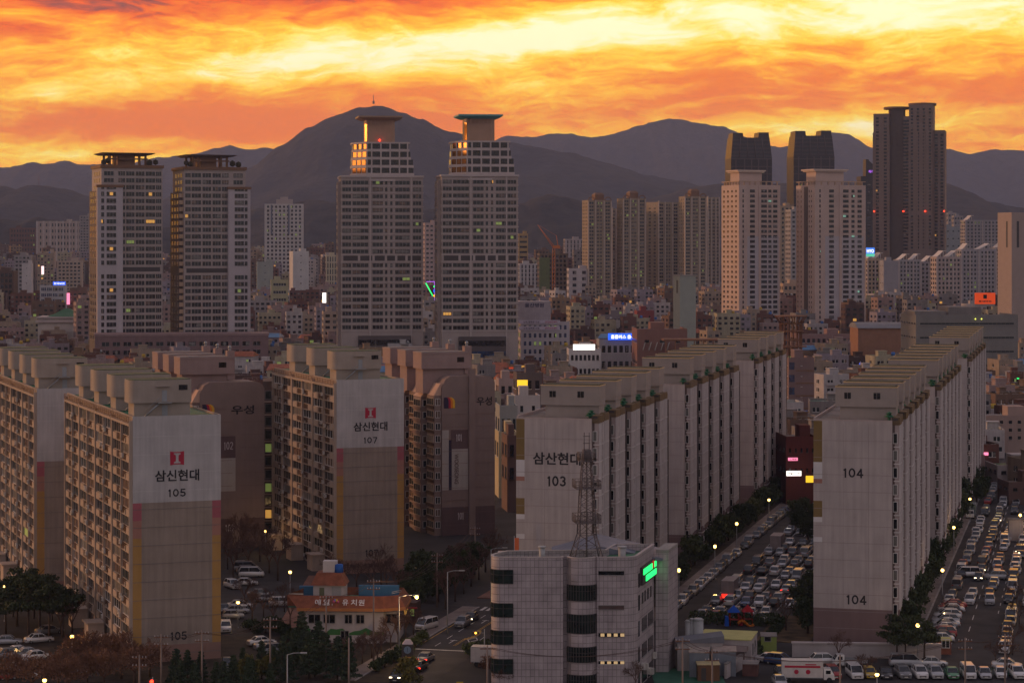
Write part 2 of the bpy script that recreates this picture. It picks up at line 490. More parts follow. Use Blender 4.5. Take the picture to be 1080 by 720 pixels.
# the street left of the tiled office block
XT, XS = invG(WX(415, 352), 352)
LT = XT                                           # left kerb of the street
RT = invG(WX(487, 352), 352)[0]                   # right kerb
gstrip('street', LT, RT + 1.0, 318, 700, -.2, .010, ASPH2)
gstrip('kerb', LT - .3, LT, 318, 388, -.2, .15, KERB)
gstrip('pavement', LT - 3.2, LT - .3, 318, 388, -.2, .13, PAVE)
gstrip('kerb', LT - .3, LT, 398, 700, -.2, .15, KERB)
gstrip('pavement', LT - 3.2, LT - .3, 398, 700, -.2, .13, PAVER)
gstrip('kerb', RT + 1.0, RT + 1.3, 352, 700, -.2, .15, KERB)
gstrip('pavement', RT + 1.3, RT + 4.0, 352, 700, -.2, .13, PAVE)
gstrip('side_street', LT - 60, LT, 388.2, 397.8, -.2, .007, ASPH2)
m = MB()
W_ = RT + 1 - LT
for k in range(9):                                  # crossing
    t = LT + .7 + k * (W_ - 1.2) / 9
    m.box(t, 385, .01, t + .55, 389, .018)
m.box(LT + .4, 345.6, .01, RT + .6, 346.1, .018)       # stop line
for s in range(349, 384, 7):
    m.box(LT + W_ * .27, s, .01, LT + W_ * .27 + .14, s + 3.2, .018)
    m.box(LT + W_ * .76, s, .01, LT + W_ * .76 + .14, s + 3.2, .018)
# arrows and a lozenge
for t, s in ((LT + W_ * .40, 352), (LT + W_ * .40, 372), (LT + W_ * .63, 375)):
    m.box(t, s, .01, t + .18, s + 3.2, .018); m.box(t - .5, s + 2.6, .012, t + .68, s + 2.9, .019)
t, s = LT + W_ * .66, 356
for a, c_ in (((t - .8, s), (t, s + 2.2)), ((t, s + 2.2), (t + .8, s)), ((t + .8, s), (t, s - 2.2)), ((t, s - 2.2), (t - .8, s))):
    dx, dy = c_[0] - a[0], c_[1] - a[1]; l_ = math.hypot(dx, dy); nx, ny = -dy / l_ * .09, dx / l_ * .09
    m.frustum([(a[0] + nx, a[1] + ny, .011), (a[0] - nx, a[1] - ny, .011), (c_[0] - nx, c_[1] - ny, .011), (c_[0] + nx, c_[1] + ny, .011)],
              [(a[0] + nx, a[1] + ny, .019), (a[0] - nx, a[1] - ny, .019), (c_[0] - nx, c_[1] - ny, .019), (c_[0] + nx, c_[1] + ny, .019)])
structure(m.build('painted_street_marks', ROADW, None, (0, 0, 0), -AZR))
m = MB()
for off in (0, .3):
    pts = [(LT + W_ * .52 + off + (1.0 * math.sin((s - 356) / 9 * math.pi) if 356 < s < 365 else 0), s) for s in range(350, 385, 1)]
    for a, c_ in zip(pts, pts[1:]):
        m.box(min(a[0], c_[0]) - .05, a[1], .01, max(a[0], c_[0]) + .05, c_[1], .02)
m.box(LT + .35, 352, .01, LT + .5, 384, .02)
m.box(RT + .2, 356, .01, RT + .35, 380, .02)
structure(m.build('painted_yellow_lines', ROADY, None, (0, 0, 0), -AZR))
# grounds of the left-hand estate
def lstrip(name, x0, x1, y0, y1, z, mat):
    m = MB(); m.box(x0, y0, -.2, x1, y1, z); return structure(m.build(name, mat))
lstrip('estate_grounds', -104, -16, 333, 372, .05, SOIL)
lstrip('estate_road', -75, -39.5, 374, 432, .012, ASPH2)
lstrip('estate_pavement', -39.3, -34.6, 378, 440, .12, PAVER)

# ------------------------------------------------------------------ mountains
def forest_mat(name, c0, c1):
    m, nt, bb = nmat(name)
    tc = nt.nodes.new('ShaderNodeTexCoord')
    n1 = nt.nodes.new('ShaderNodeTexNoise'); n1.inputs['Scale'].default_value = .02; n1.inputs['Detail'].default_value = 8
    n1.inputs['Roughness'].default_value = .7
    nt.links.new(tc.outputs['Object'], n1.inputs['Vector'])
    r = nt.nodes.new('ShaderNodeValToRGB')
    r.color_ramp.elements[0].position = .35; r.color_ramp.elements[0].color = c0 + (1,)
    r.color_ramp.elements[1].position = .65; r.color_ramp.elements[1].color = c1 + (1,)
    nt.links.new(n1.outputs['Fac'], r.inputs[0]); nt.links.new(r.outputs[0], bb.inputs['Base Color'])
    bb.inputs['Roughness'].default_value = .95; bb.inputs['Specular IOR Level'].default_value = .1
    bp = nt.nodes.new('ShaderNodeBump'); bp.inputs['Strength'].default_value = .6; bp.inputs['Distance'].default_value = 14; n2 = nt.nodes.new('ShaderNodeTexNoise'); n2.inputs['Scale'].default_value = .035; n2.inputs['Detail'].default_value = 6
    nt.links.new(tc.outputs['Object'], n2.inputs['Vector']); nt.links.new(n2.outputs['Fac'], bp.inputs['Height']); nt.links.new(bp.outputs[0], bb.inputs['Normal'])
    return m
FOREST = forest_mat('winter forest', (.018, .017, .019), (.050, .045, .044))
def ridge(name, D, prof, front, back, rough, seed, nx=260, ny=26):
    """one mountain range: crest line at distance D, long spurs coming down towards the city"""
    u0, u1 = prof[0][0], prof[-1][0]
    V = []; Fc = []
    for j in range(ny + 1):
        q = j / ny                                  # 0 = foot in front, .7 = crest, 1 = foot behind
        cq = .72
        for i in range(nx + 1):
            u = u0 + (u1 - u0) * i / nx
            for k in range(len(prof) - 1):
                if prof[k][0] <= u <= prof[k + 1][0]: break
            f_ = (u - prof[k][0]) / (prof[k + 1][0] - prof[k][0])
            f_ = f_ * f_ * (3 - 2 * f_) * .5 + f_ * .5
            v = prof[k][1] + (prof[k + 1][1] - prof[k][1]) * f_
            X = WX(u, D)
            crest = max(0.0, WZ(v, D))
            if q <= cq: g = q / cq; Y = D - front * (1 - g); sh = g ** 1.15
            else: g = (q - cq) / (1 - cq); Y = D + back * g; sh = (1 - g) ** 1.3
            p = Vector((X / 420.0, Y / 420.0, seed))
            n_ = noise.fractal(p, .9, 2.1, 5)
            spur = abs(noise.noise(Vector((X / 330.0 + .4 * n_, Y / 1400.0, seed + 7))))
            edge = min(1, 3.2 * (1 - abs(q - cq) / cq)) if q <= cq else 1
            flat = 1 - (1 - min(1, abs(q - cq) * 5)) * .97
            z = crest * sh * (1 + flat * (.22 * n_ - .42 * spur * (1 - sh) * 1.6))
            z += rough * noise.fractal(Vector((X / 40.0, Y / 40.0, seed)), 1.0, 2.0, 4) * (1 if j == round(cq * ny) else 1.5) * min(1, sh * 3)
            if j in (0, ny): z = -1.0
            V.append((X, Y, max(z, -1.0)))
    for j in range(ny):
        for i in range(nx):
            a = j * (nx + 1) + i
            Fc.append((a, a + 1, a + nx + 2, a + nx + 1))
    me = bpy.data.meshes.new(name); me.from_pydata(V, [], Fc); me.materials.append(FOREST)
    me.polygons.foreach_set('use_smooth', [True] * len(Fc)); me.update()
    return structure(ob(name, me))
ridge('mountain_range', 10500, [(-260, 185), (-60, 176), (0, 172), (15, 173), (38, 167), (52, 170), (72, 167), (88, 171), (104, 171), (130, 169), (170, 163), (200, 158),
      (232, 151), (246, 149), (256, 152), (266, 153), (282, 151), (296, 153), (350, 172), (420, 190)], 2200, 1500, 3, 1.3)
ridge('mountain_range', 11200, [(470, 168), (515, 146), (535, 139), (560, 140), (590, 136), (622, 138), (645, 134), (668, 127), (690, 123), (703, 121), (716, 122), (736, 127), (760, 131),
      (790, 143), (820, 152), (850, 146), (876, 138), (892, 141), (915, 153), (940, 163), (975, 158), (1000, 153), (1018, 157), (1040, 152), (1085, 153), (1250, 160)], 2400, 1500, 3, 4.2)
ridge('mountain', 6800, [(120, 222), (180, 206), (230, 186), (268, 171), (300, 149), (328, 128), (352, 116), (374, 107), (386, 105), (396, 104), (410, 107), (426, 111), (445, 119), (470, 130),
      (500, 139), (530, 144), (565, 152), (600, 158), (640, 168), (680, 180), (715, 187), (745, 192), (800, 207), (900, 230)], 1900, 1300, 3, 8.8)
ridge('hill_range', 5600, [(-260, 200), (-40, 193), (0, 194), (18, 197), (42, 193), (62, 196), (95, 205), (140, 214), (200, 226), (260, 238)], 1500, 900, 3, 2.2, 200, 22)
ridge('hill_range', 5200, [(640, 222), (700, 203), (730, 194), (760, 190), (840, 190), (900, 188), (930, 196), (960, 200), (985, 193), (1000, 190), (1015, 196), (1038, 209), (1060, 214), (1085, 217), (1250, 228)], 1300, 900, 3, 5.7, 200, 22)
ridge('wooded_hill', 3900, [(200, 238), (255, 224), (272, 217), (300, 211), (330, 209), (356, 210), (400, 214), (470, 218), (520, 219), (548, 211), (566, 205), (582, 203), (600, 205), (622, 213), (660, 222), (720, 240)],
      700, 500, 5, 9.9, 260, 22)
ridge('wooded_hill', 3700, [(-220, 236), (-40, 232), (0, 231), (30, 229), (70, 232), (104, 231), (150, 236), (220, 246)], 500, 400, 5, 3.3, 160, 18)
# transmitter mast on the main summit
m = MB(); X, Y, Z = WX(394, 6800), 6800, WZ(105.5, 6800)
m.tube((0, 0, -12), (0, 0, 15), 1.4, .7, 6); m.box(-3, -3, -12, 3, 3, -4)
tag(m.build('transmitter_mast', paint('mast steel', (.2, .12, .1)), None, (X, Y, Z)), 'small transmitter mast on the summit of the highest mountain', 'mast')
m = MB(); X, Z = WX(41, 5600), WZ(195, 5600)
m.tube((0, 0, -6), (0, 0, 22), 1.0, .4, 5); m.box(-4, -.5, 12, 4, .5, 13); m.box(-3, -.5, 17, 3, .5, 18)
tag(m.build('pylon', paint('mast steel', (.2, .12, .1)), None, (X, 5600, Z)), 'thin pylon on the low ridge at far left', 'pylon')

# ================================================================== THE ESTATE WITH SIDE FACADES ON THE LEFT (105, 107, 106)
CREAM = paint('cream facade paint', (.37, .285, .23), .8, .16)
CREAM2 = paint('beige facade paint', (.42, .32, .26), .8, .2)
GABLE_W = paint('off white gable panel', (.45, .415, .41), .8, .28, .3, 1.1)
GABLE_B = paint('warm grey gable paint', (.29, .228, .19), .8, .28, .3, 1.1)
PINK = paint('dusty pink stripe', (.36, .10, .12), .8, .12)
PINK2 = paint('salmon stripe', (.36, .17, .13), .8, .12)
YELL = paint('ochre stripe', (.40, .22, .07), .8, .12)
BASEP = paint('pinkish brown base coat', (.27, .16, .13), .8, .15)
OLIVE = paint('olive stripe', (.20, .13, .05), .8, .12)
WHITEP = paint('white stripe', (.60, .56, .57), .8, .10)
JOINT = paint('panel joint', (.19, .16, .15), .8, .1)
RAIL = paint('bronze railing', (.17, .095, .06), .5, .2, 2.0, .3, .4, .3)
AC = paint('air conditioner casing', (.52, .48, .45), .6, .2, 2.0)
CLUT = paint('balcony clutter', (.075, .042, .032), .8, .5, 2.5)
TANKW = paint('rooftop house paint', (.34, .28, .24), .8, .14)
ORG = paint('logo orange', (.75, .20, .02), .6, .05); LYEL = paint('logo yellow', (.75, .42, .04), .6, .05)
LRED = paint('logo red', (.40, .02, .05), .6, .05); LNAVY = paint('logo navy', (.03, .02, .05), .6, .05)
PW = [('d', .46), ('m', .27), ('c', .10), ('w', .165), ('g', .005)]
PR = [('d', .35), ('m', .30), ('c', .35)]

GREENPAL2 = paint('faded green roof paint', (.075, .095, .052), .7, .3, .25, .1); DARKROOF = paint('dark olive roof', (.055, .06, .04), .8, .3, .3, .1); SUN_LIP = paint('sunlit gold box lip', (.66, .46, .26), .7, .12)  # the lip colour paints in sunlight on the roof box edges
def ac_unit():
    b = MB(); b.box(-.42, -.34, 0, .42, 0, .62, 0); b.box(-.2, -.345, .12, .2, -.34, .5, 1); return b.mesh('air_conditioner', [AC, FR_DARK])
AC_ME = ac_unit()
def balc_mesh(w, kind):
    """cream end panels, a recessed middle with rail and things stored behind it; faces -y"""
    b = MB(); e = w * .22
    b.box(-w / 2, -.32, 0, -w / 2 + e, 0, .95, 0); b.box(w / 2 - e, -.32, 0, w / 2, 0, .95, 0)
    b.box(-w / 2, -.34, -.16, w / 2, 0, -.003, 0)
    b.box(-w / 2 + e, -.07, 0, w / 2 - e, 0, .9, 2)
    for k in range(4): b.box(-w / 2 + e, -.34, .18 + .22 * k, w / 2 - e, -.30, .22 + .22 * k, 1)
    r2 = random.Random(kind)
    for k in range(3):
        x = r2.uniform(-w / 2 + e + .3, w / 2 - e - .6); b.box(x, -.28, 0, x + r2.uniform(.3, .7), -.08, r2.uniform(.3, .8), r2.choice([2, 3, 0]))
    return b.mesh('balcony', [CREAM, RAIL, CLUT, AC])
BALC = {}
def rooftop_house(root, x, y, wx, wy, zr, rounded=True, kind='estate', mat=None, ov=.8, zb=2.2, zt=3.5):
    """lift machine room with the wider water-tank box standing on it"""
    mat = mat or TANKW
    b = MB(); b.box(x + ov, y + ov * .6, zr + .003, x + wx - ov * .2, y + wy - ov * .3, zr + zb)
    if rounded:
        rr = 1.3; poly = []
        for cx, cy, a0 in ((x + rr, y + rr, 180), (x + wx - .3, y + .3, 270), (x + wx - .3, y + wy - .3, 0), (x + rr, y + wy - rr, 90)):
            r_ = rr if cx < x + wx / 2 else .3
            for k in range(6): poly.append((cx + r_ * math.cos(R(a0 + 18 * k)), cy + r_ * math.sin(R(a0 + 18 * k))))
        b.prism(poly, zr + zb, zr + zb + zt)
        c_ = MB(); c_.prism([((px - x - wx / 2) * .96 + x + wx / 2, (py - y - wy / 2) * .96 + y + wy / 2) for px, py in poly], zr + zb + zt, zr + zb + zt + .1)
    else:
        b.box(x, y, zr + zb, x + wx, y + wy, zr + zb + zt)
        b.box(x - .06, y - .06, zr + zb + zt - .16, x + wx + .06, y + wy + .06, zr + zb + zt - .0, 1)
        c_ = MB(); c_.box(x + .25, y + .25, zr + zb + zt, x + wx - .25, y + wy - .25, zr + zb + zt + .08)
    h = b.build('rooftop_house', [mat, SUN_LIP], root)
    c_.build('roof', GREENPAL2 if rounded else DARKROOF, h)
    d_ = MB()
    if kind == 'estate':
        d_.box(x + wx * .52, y - .05, zr + zb + .15, x + wx * .60, y - .0, zr + zb + 1.9); d_.box(x + wx * .53, y + ov * .6 - .05, zr + .1, x + wx * .62, y + ov * .6 - .01, zr + 1.8)
        d_.build('door', paint('steel door', (.30, .31, .33)), h)
        s = MB(); s.box(x + wx * .44, y - .9, zr + zb - .05, x + wx * .66, y - .06, zr + zb + .08)
        s.tube((x + wx * .47, y - .5, zr + zb), (x + wx * .22, y - .5, zr + .05), .16, .16, 4)
        s.tube((x + wx * .47, y - .85, zr + zb + .9), (x + wx * .22, y - .85, zr + .95), .04, .04, 4)
        s.build('stair', METAL, h)
        w = MB(); w.box(x + wx * .79, y - .05, zr + zb + 1.9, x + wx * .93, y - .005, zr + zb + 2.7); w.build('window', G_DARK, h)
        a = MB(); a.box(x + wx * .42, y - .5, zr + zb + 2.5, x + wx * .64, y - .0, zr + zb + 2.62); a.build('canopy', mat, h)
    return h
def emblem_i(root, x, y, z, s):
    b = MB()
    q = [(-.5, -.5), (-.2, -.44), (.2, -.44), (.5, -.5), (.5, .5), (.2, .44), (-.2, .44), (-.5, .5)]
    b.frustum([(p[0] * s, 0, p[1] * s) for p in q], [(p[0] * s, -.05, p[1] * s) for p in q], 0)
    i = len(b.v)
    for q in ([(-.24, .36), (-.24, .28), (-.1, .22), (-.09, 0), (.09, 0), (.1, .22), (.24, .28), (.24, .36)], [(-.24, -.36), (.24, -.36), (.24, -.28), (.1, -.22), (.09, 0), (-.09, 0), (-.1, -.22), (-.24, -.28)]):
        b.frustum([(p[0] * s, -.052, p[1] * s) for p in q], [(p[0] * s, -.075, p[1] * s) for p in q], 1)
    b.build('emblem', [LRED, GABLE_W], root, (x, y, z))

def slab_left(u, vtop, h, Lg, nsec, label, number, w=13.7, pent=None, cut_upper=12.9, lamp=True, letter=True):
    D = (H0 - h) * F / (vtop - HV)
    root = thing('apartment_block', label, 'apartment block', (WX(u, D), D, 0), AZL, 'slab apartment blocks with stripe painted gables')
    b = MB(); b.box(0, 0, -.3, w, Lg, h, 0)
    b.box(-.02, .0, h - .9, 0, Lg, h, 1)
    b.box(0, 0, h, w, .25, h + .35, 2); b.box(0, .25, h, .25, Lg, h + .35, 1); b.box(w - .25, .25, h, w, Lg, h + .35, 1)
    b.build('wall', [CREAM2, CREAM, GABLE_W], root)
    r = MB(); r.box(.26, .26, h + .001, w - .26, Lg, h + .05); r.build('roof', GREENROOF, root)
    # painted gable
    g = MB(); zc = h - cut_upper
    g.box(0, -.05, zc, w, -.001, h, 0); g.build('gable_panel', GABLE_W, root)
    g = MB(); g.box(1.35, -.03, 2.6, w - 1.35, -.001, zc); g.build('gable_panel', GABLE_B, root)
    for x0, x1 in ((0, 1.35), (w - 1.35, w)):
        g = MB(); g.box(x0, -.03, zc - 2.7, x1, -.001, zc, 0); g.box(x0, -.03, zc - 5.4, x1, -.001, zc - 2.7, 1); g.box(x0, -.03, 2.6, x1, -.001, zc - 5.4, 2)
        g.build('stripe', [PINK, PINK2, YELL], root)
    g = MB(); g.box(0, -.03, -.2, w, -.001, 2.6); g.build('gable_base', BASEP, root)
    g = MB(); fh = 2.78
    for k in range(1, 14):
        z = h - k * fh
        g.box(.02, -.075, z - .035, w - .02, -.051, z + .035, 0 if z > zc else 1)
    g.build('panel_joint', [paint('pale joint', (.52, .49, .48)), JOINT], root)
    if letter:
        emblem_i(root, w * .50, -.051, h - 6.2, 2.15)
        text('삼신현대', 6.9, 1.75, BLACK, root, w * .50, -.052, h - 8.85)
        text(number, 2.7, 1.15, BLACK, root, w * .50, -.052, h - 11.5, name='number')
        text(number, 2.5, 1.25, BLACK, root, w * .52, -.032, 3.9, name='number')
    # facade
    W = Wins(root)
    sl = Lg / nsec
    for k in range(nsec + 1):
        p = MB(); y = k * sl
        p.box(-.55, max(0, y - .38), -.2, -.001, min(Lg, y + .38), h - .3); p.build('pilaster', CREAM, root)
    for k in range(nsec):
        y0 = k * sl + .38; y1 = (k + 1) * sl - .38; yc = (y0 + y1) / 2; wd = y1 - y0
        p = MB(); p.box(-.5, yc - .16, -.2, -.001, yc + .16, h - 1.2); p.build('pilaster', CREAM2, root)
        e = MB(); e.box(-.60, y0, h - 1.15, -.021, y1, h - .75, 0); e.build('eaves_band', CREAM, root)
        e = MB()
        for z in (h - .55, h - .2, h + .15): e.box(-.62, y0, z, -.54, y1, z + .1, 0)
        for q in range(9): yy = y0 + wd * q / 8; e.box(-.61, yy - .04, h - .6, -.55, yy + .04, h + .2, 0)
        e.build('roof_railing', RAIL, root)
        for f in range(13):
            z = h - 1.15 - (f + 1) * fh + .05
            if z < 0: continue
            bw = wd - .1
            key = (round(bw, 1), (f * 3 + k * 5) % 6)
            if key not in BALC: BALC[key] = balc_mesh(bw, key[1])
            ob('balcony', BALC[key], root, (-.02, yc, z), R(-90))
            ww = (wd - .32) / 2 - .35
            for q in (-1, 1):
                W.add(-.02, yc + q * (wd / 4 + .03), z + 1.1, R(-90), ww, 1.45, 4, 'near', pick(PW), rnd.choice('bbwg'), pri=f)
            for q in range(rnd.choice([0, 1, 1, 2])):
                ob('air_conditioner', AC_ME, root, (-.36, yc + rnd.uniform(-1.9, 1.9), z + rnd.uniform(.1, .7)), R(-90))
    W.finish()
    e = MB()                                        # entrance canopies and low stair blocks
    for k in range(nsec):
        yc = (k + .5) * sl; e = MB(); e.box(-3.2, yc - 1.9, -.1, -.6, yc + 1.9, 3.0); e.box(-3.5, yc - 2.1, 3.003, -.6, yc + 2.1, 3.25)
        e.build('entrance_porch', CREAM2, root)
    for (x, y, wx, wy) in (pent or []): rooftop_house(root, x, y, wx, wy, h + .05)
    return root, D
r105, D105 = slab_left(140, 441.6, 37.4, 60, 4, 'cream slab block with 105 and a red emblem on its gable, nearest on the left', '105',
                       pent=[(-.2, 1.6 + 15 * k, 9.7, 5.2) for k in range(4)])
r107, D107 = slab_left(355, 402.5, 37.4, 48, 3, 'cream slab block with 107 and a red emblem on its gable', '107',
                       pent=[(-.2, 1.8 + 15.5 * k, 9.9, 5.2) for k in range(3)])
r106, D106 = slab_left(39, 412, 37.4, 60, 4, 'cream slab block at the left edge, its plain white gable half hidden by block 105', '', letter=False,
                       pent=[(-.2, 1.6 + 15 * k, 9.7, 5.2) for k in range(4)])

# ================================================================== BROWN-PINK BLOCKS WITH SHAFTS (101, 102)
MAUV = paint('mauve brown gable paint', (.25, .18, .16), .8, .12, .3)
MAUV2 = paint('dark mauve base paint', (.135, .085, .085), .8, .15, .3)
ROSE = paint('rose rooftop paint', (.30, .21, .195), .8, .12)
MAUVR = paint('mauve balcony rail', (.24, .155, .125), .8, .2)
PEACH = paint('peach roof slope', (.55, .36, .27), .7, .12)
CREAMP = paint('cream sign panel', (.42, .37, .34), .8, .1)
NUMW = paint('white number paint', (.48, .42, .42), .7, .05)
def slab_brown(u, vtop, h, number, label, w=12.4, latin=True):
    D = (H0 - h) * F / (vtop - HV)
    root = thing('apartment_block', label, 'apartment block', (WX(u, D), D, 0), AZL, 'brown apartment blocks with chamfered tops')
    Lg = 38; n = 3; sl = Lg / n
    b = MB(); b.box(0, 0, -.3, w, Lg, h - 2.3, 0)
    # gable head with chamfered left shoulder and rounded right shoulder
    pts = [(0, h - 2.3), (w, h - 2.3), (w, h - 1.5), (w - .35, h - .8), (w - 1.0, h - .25), (w - 2.2, h), (2.0, h), (0.9, h - .6)]
    b.frustum([(x, 0, z) for x, z in pts], [(x, 9.0, z) for x, z in pts], 0)
    pts2 = [(.9, h - 2.3), (w - .6, h - 2.3), (w - .6, h - .9), (.9, h - .9)]
    b.frustum([(x, 9.01, z) for x, z in pts2], [(x, Lg, z) for x, z in pts2], 0)
    b.build('wall', MAUV, root)
    if latin: s = MB(); s.box(w * .50, -.55, -.2, w * .62, -.001, h + 1.6); s.build('service_shaft', MAUV, root)
    g = MB(); g.box(0, -.04, -.2, w * .5 - .01, -.001, 6.2); g.box(w * .62 + .01, -.04, -.2, w, -.001, 6.2); g.build('gable_base', MAUV2, root)
    j = MB()
    for k in range(1, 12):
        z = h - 3 - k * 2.7
        j.box(.02, -.06, z - .03, w * .5 - .02, -.042, z + .03); j.box(w * .62 + .02, -.06, z - .03, w - .02, -.042, z + .03)
    j.build('panel_joint', paint('brown joint', (.20, .125, .11)), root)
    # logo arches
    lg = MB()
    def arch(x0, wd, ht, m):
        q = [(x0, 0), (x0 + wd, 0), (x0 + wd, ht * .62), (x0 + wd * .9, ht * .85), (x0 + wd * .7, ht), (x0, ht)]
        y = -.05 - .012 * m
        lg.frustum([(px, y, pz) for px, pz in q], [(px, y - .01, pz) for px, pz in q], m)
    for m_, wd in ((3, 2.6), (2, 2.1), (1, 1.6), (0, 1.1)): arch(0, wd, 2.4, {3: 0, 2: 1, 1: 2, 0: 3}[m_])
    lg.build('emblem', [LYEL, ORG, LRED, LNAVY], root, (.45, 0, h - 7.0))
    if latin: text('우성', 3.6, 1.9, BLACK, root, w * .80, -.01, h - 5.6)
    else:
        text('우성', 4.9, 1.9, BLACK, root, w * .66, -.01, h - 5.9)
    zs = h - 15
    if latin:
        p = MB(); p.box(2.1, -.04, zs - 1, 6.1, -.041 + .03, zs + 3.2); p.build('number_panel', MAUV2, root)
        text(number, 1.3, 1.6, NUMW, root, 4.0, -.045, zs + 1.5, name='number', bold=0)
        p = MB(); p.box(.05, -.04, zs - 10.0, 1.6, -.002, zs + 3.2); p.box(2.3, -.045, zs - 10.0, 6.1, -.002, zs - 1.01); p.build('sign_panel', CREAMP, root)
        p = MB(); p.box(1.61, -.04, zs - 10.0, 2.28, -.002, zs + 1.0); p.build('sign_panel', LNAVY, root)
        me = text_mesh('WOOSEONG', 6.6, .95, MAUV2)
        o = ob('lettering', me, root, (3.4, -.055, zs - 5.4)); o.rotation_euler = (0, R(90), 0)
        text(number, 1.3, 1.6, NUMW, root, 4.4, -.045, 4.2, name='number', bold=0)
    else:
        p = MB(); p.box(3.0, -.04, zs - 1, 7.6, -.041 + .03, zs + 3.6); p.build('number_panel', MAUV2, root)
        text(number, 1.9, 1.7, NUMW, root, 6.1, -.045, zs + 1.6, name='number', bold=0)
        p = MB(); p.box(3.0, -.04, zs - 8.0, 7.6, -.002, zs - 1.01); p.build('sign_panel', CREAMP, root)
        text(number, 1.9, 1.7, NUMW, root, 6.4, -.045, 4.2, name='number', bold=0)
    # stepped facade: bays with sloped peach tops
    W = Wins(root, limit=100)
    for k in range(n * 2):
        y0 = k * sl / 2 + .5; y1 = y0 + sl / 2 - 1.2; dp = 1.6 if k % 2 == 0 else 2.6
        zt = h - 4.2 - (0 if k % 2 == 0 else .6)
        by = MB(); by.box(-dp, y0, -.2, -.001, y1, zt)
        by.build('bay', MAUV, root)
        tp = MB(); tp.frustum([(-dp - .1, y0 - .1, zt + .003), (0.85, y0 - .1, zt + .003), (0.85, y1 + .1, zt + .003), (-dp - .1, y1 + .1, zt + .003)],
                              [(-.2, y0 - .1, zt + 2.6), (0.85, y0 - .1, zt + 2.6), (0.85, y1 + .1, zt + 2.6), (-.2, y1 + .1, zt + 2.6)])
        tp.build('bay_roof', PEACH, root)
        for f in range(12):
            z = zt - 2.1 - f * 2.7
            if z < .5: continue
            g_ = pick(PW)
            W.add(-dp - .01, (y0 + y1) / 2, z, R(-90), y1 - y0 - .7, 1.4, 3, 'near', g_, 'b', pri=f)
            W.add(-dp / 2, y0 - .01, z, 0, dp * .62, 1.35, 2, 'near', pick(PW), 'w', pri=f)
            l = MB() if f == 0 and k == 0 else None
        ls = MB()
        for f in range(12):
            z = zt - 2.35 - f * 2.7
            ls.box(-dp - .28, y0 - .12, z - .55, -dp - .002, y1 + .12, z)
        ls.build('balcony_rail', MAUVR if k % 2 else CLUT, root)
    W.finish()
    for k in range(3):
        x, y = -3.4, 4 + 11.5 * k; wx, wy = 11.6, 6.0
        b = MB(); b.box(x + .6, y + .8, h - 4, x + wx - .8, y + wy, h + 1.5); b.box(x, y, h + 1.5, x + wx, y + wy, h + 5.1); b.box(x - .08, y - .08, h + 4.8, x + wx + .08, y + wy + .08, h + 5.15)
        hh = b.build('rooftop_house', ROSE, root)
        c = MB(); c.box(x + wx - 1.3, y + .4, h + .2, x + wx + .3, y + 2.2, h + 6.4); c.build('chimney', ROSE, hh)
        c = MB(); c.cyl(x + wx - .6, y + 1.2, h + 6.4, h + 6.8, .3, .3, 8); c.sphere((x + wx - .6, y + 1.2, h + 7.1), .42, 8); c.build('roof_vent', METAL, hh)
        c = MB(); c.box(x + wx * .72, y - .05, h + 2.9, x + wx * .86, y - .005, h + 4.0); c.build('window', G_DARK, hh)
        c = MB(); c.box(x + .3, y + .3, h + 5.15, x + wx - .3, y + wy - .3, h + 5.25); c.build('roof', GREYROOF, hh)
    return root, D
r101, D101 = slab_brown(466, 397, 35.0, '101', 'mauve brown block with an arched emblem and a tall cream sign panel on its gable')
r102, D102 = slab_brown(211, 403.5, 35.0, '102', 'mauve brown block numbered 102 behind the gable of block 105', w=13.9, latin=False)
# the narrow stair front of a further block seen in the gap beside 102
root = thing('apartment_block', 'narrow dark stair front seen between block 102 and block 107', 'apartment block', (WX(277, 500), 500, 0), R(6))
b = MB(); b.box(0, 0, 0, 4.2, 12, 34); b.build('wall', paint('dark brown facade', (.12, .08, .07)), root)
W = Wins(root)
for f in range(11):
    W.add(1.9, -.01, 33 - 2.9 * (f + 1), 0, 2.6, 1.8, 2, 'near', 'l' if f == 9 else ('g' if f in (4, 7) else 'm'), 'g', pri=f)
    l = MB(); l.box(-.1, -.35, 32.3 - 2.9 * (f + 1), 4.3, -.002, 32.6 - 2.9 * (f + 1)); l.build('floor_band', CREAM2, root)
W.finish()

# ================================================================== LONG ROWS 103 AND 104 ON THE RIGHT
LILAC = paint('pale lilac grey gable paint', (.43, .37, .36), .8, .26, .25, 1.1)
LILACF = paint('pale mauve facade paint', (.40, .325, .31), .8, .15)
SHAFT = paint('brown shaft paint', (.13, .092, .085), .8, .2)
BEIGEG = paint('beige lower gable paint', (.33, .26, .20), .8, .12)
ROWTOP = paint('rooftop box paint', (.31, .265, .245), .8, .12)
MAUVB = paint('mauve ground storey paint', (.19, .125, .125), .8, .12, .3)
RWHITE = paint('white balcony frame', (.64, .58, .57), .7, .12)
GOLD = paint('golden brown top cap', (.14, .095, .055), .7, .2)
def vent_mesh():
    b = MB(); b.cyl(0, 0, 0, .55, .14, .14, 6); b.cyl(0, 0, .5, .75, .62, .30, 8, 0); b.cyl(0, 0, .75, .95, .22, .22, 6, 0); b.cyl(0, 0, .95, 1.12, .42, .12, 8, 0)
    return b.mesh('roof_vent', paint('green painted ventilator', (.015, .10, .05), .5, .2))
VENT = vent_mesh()
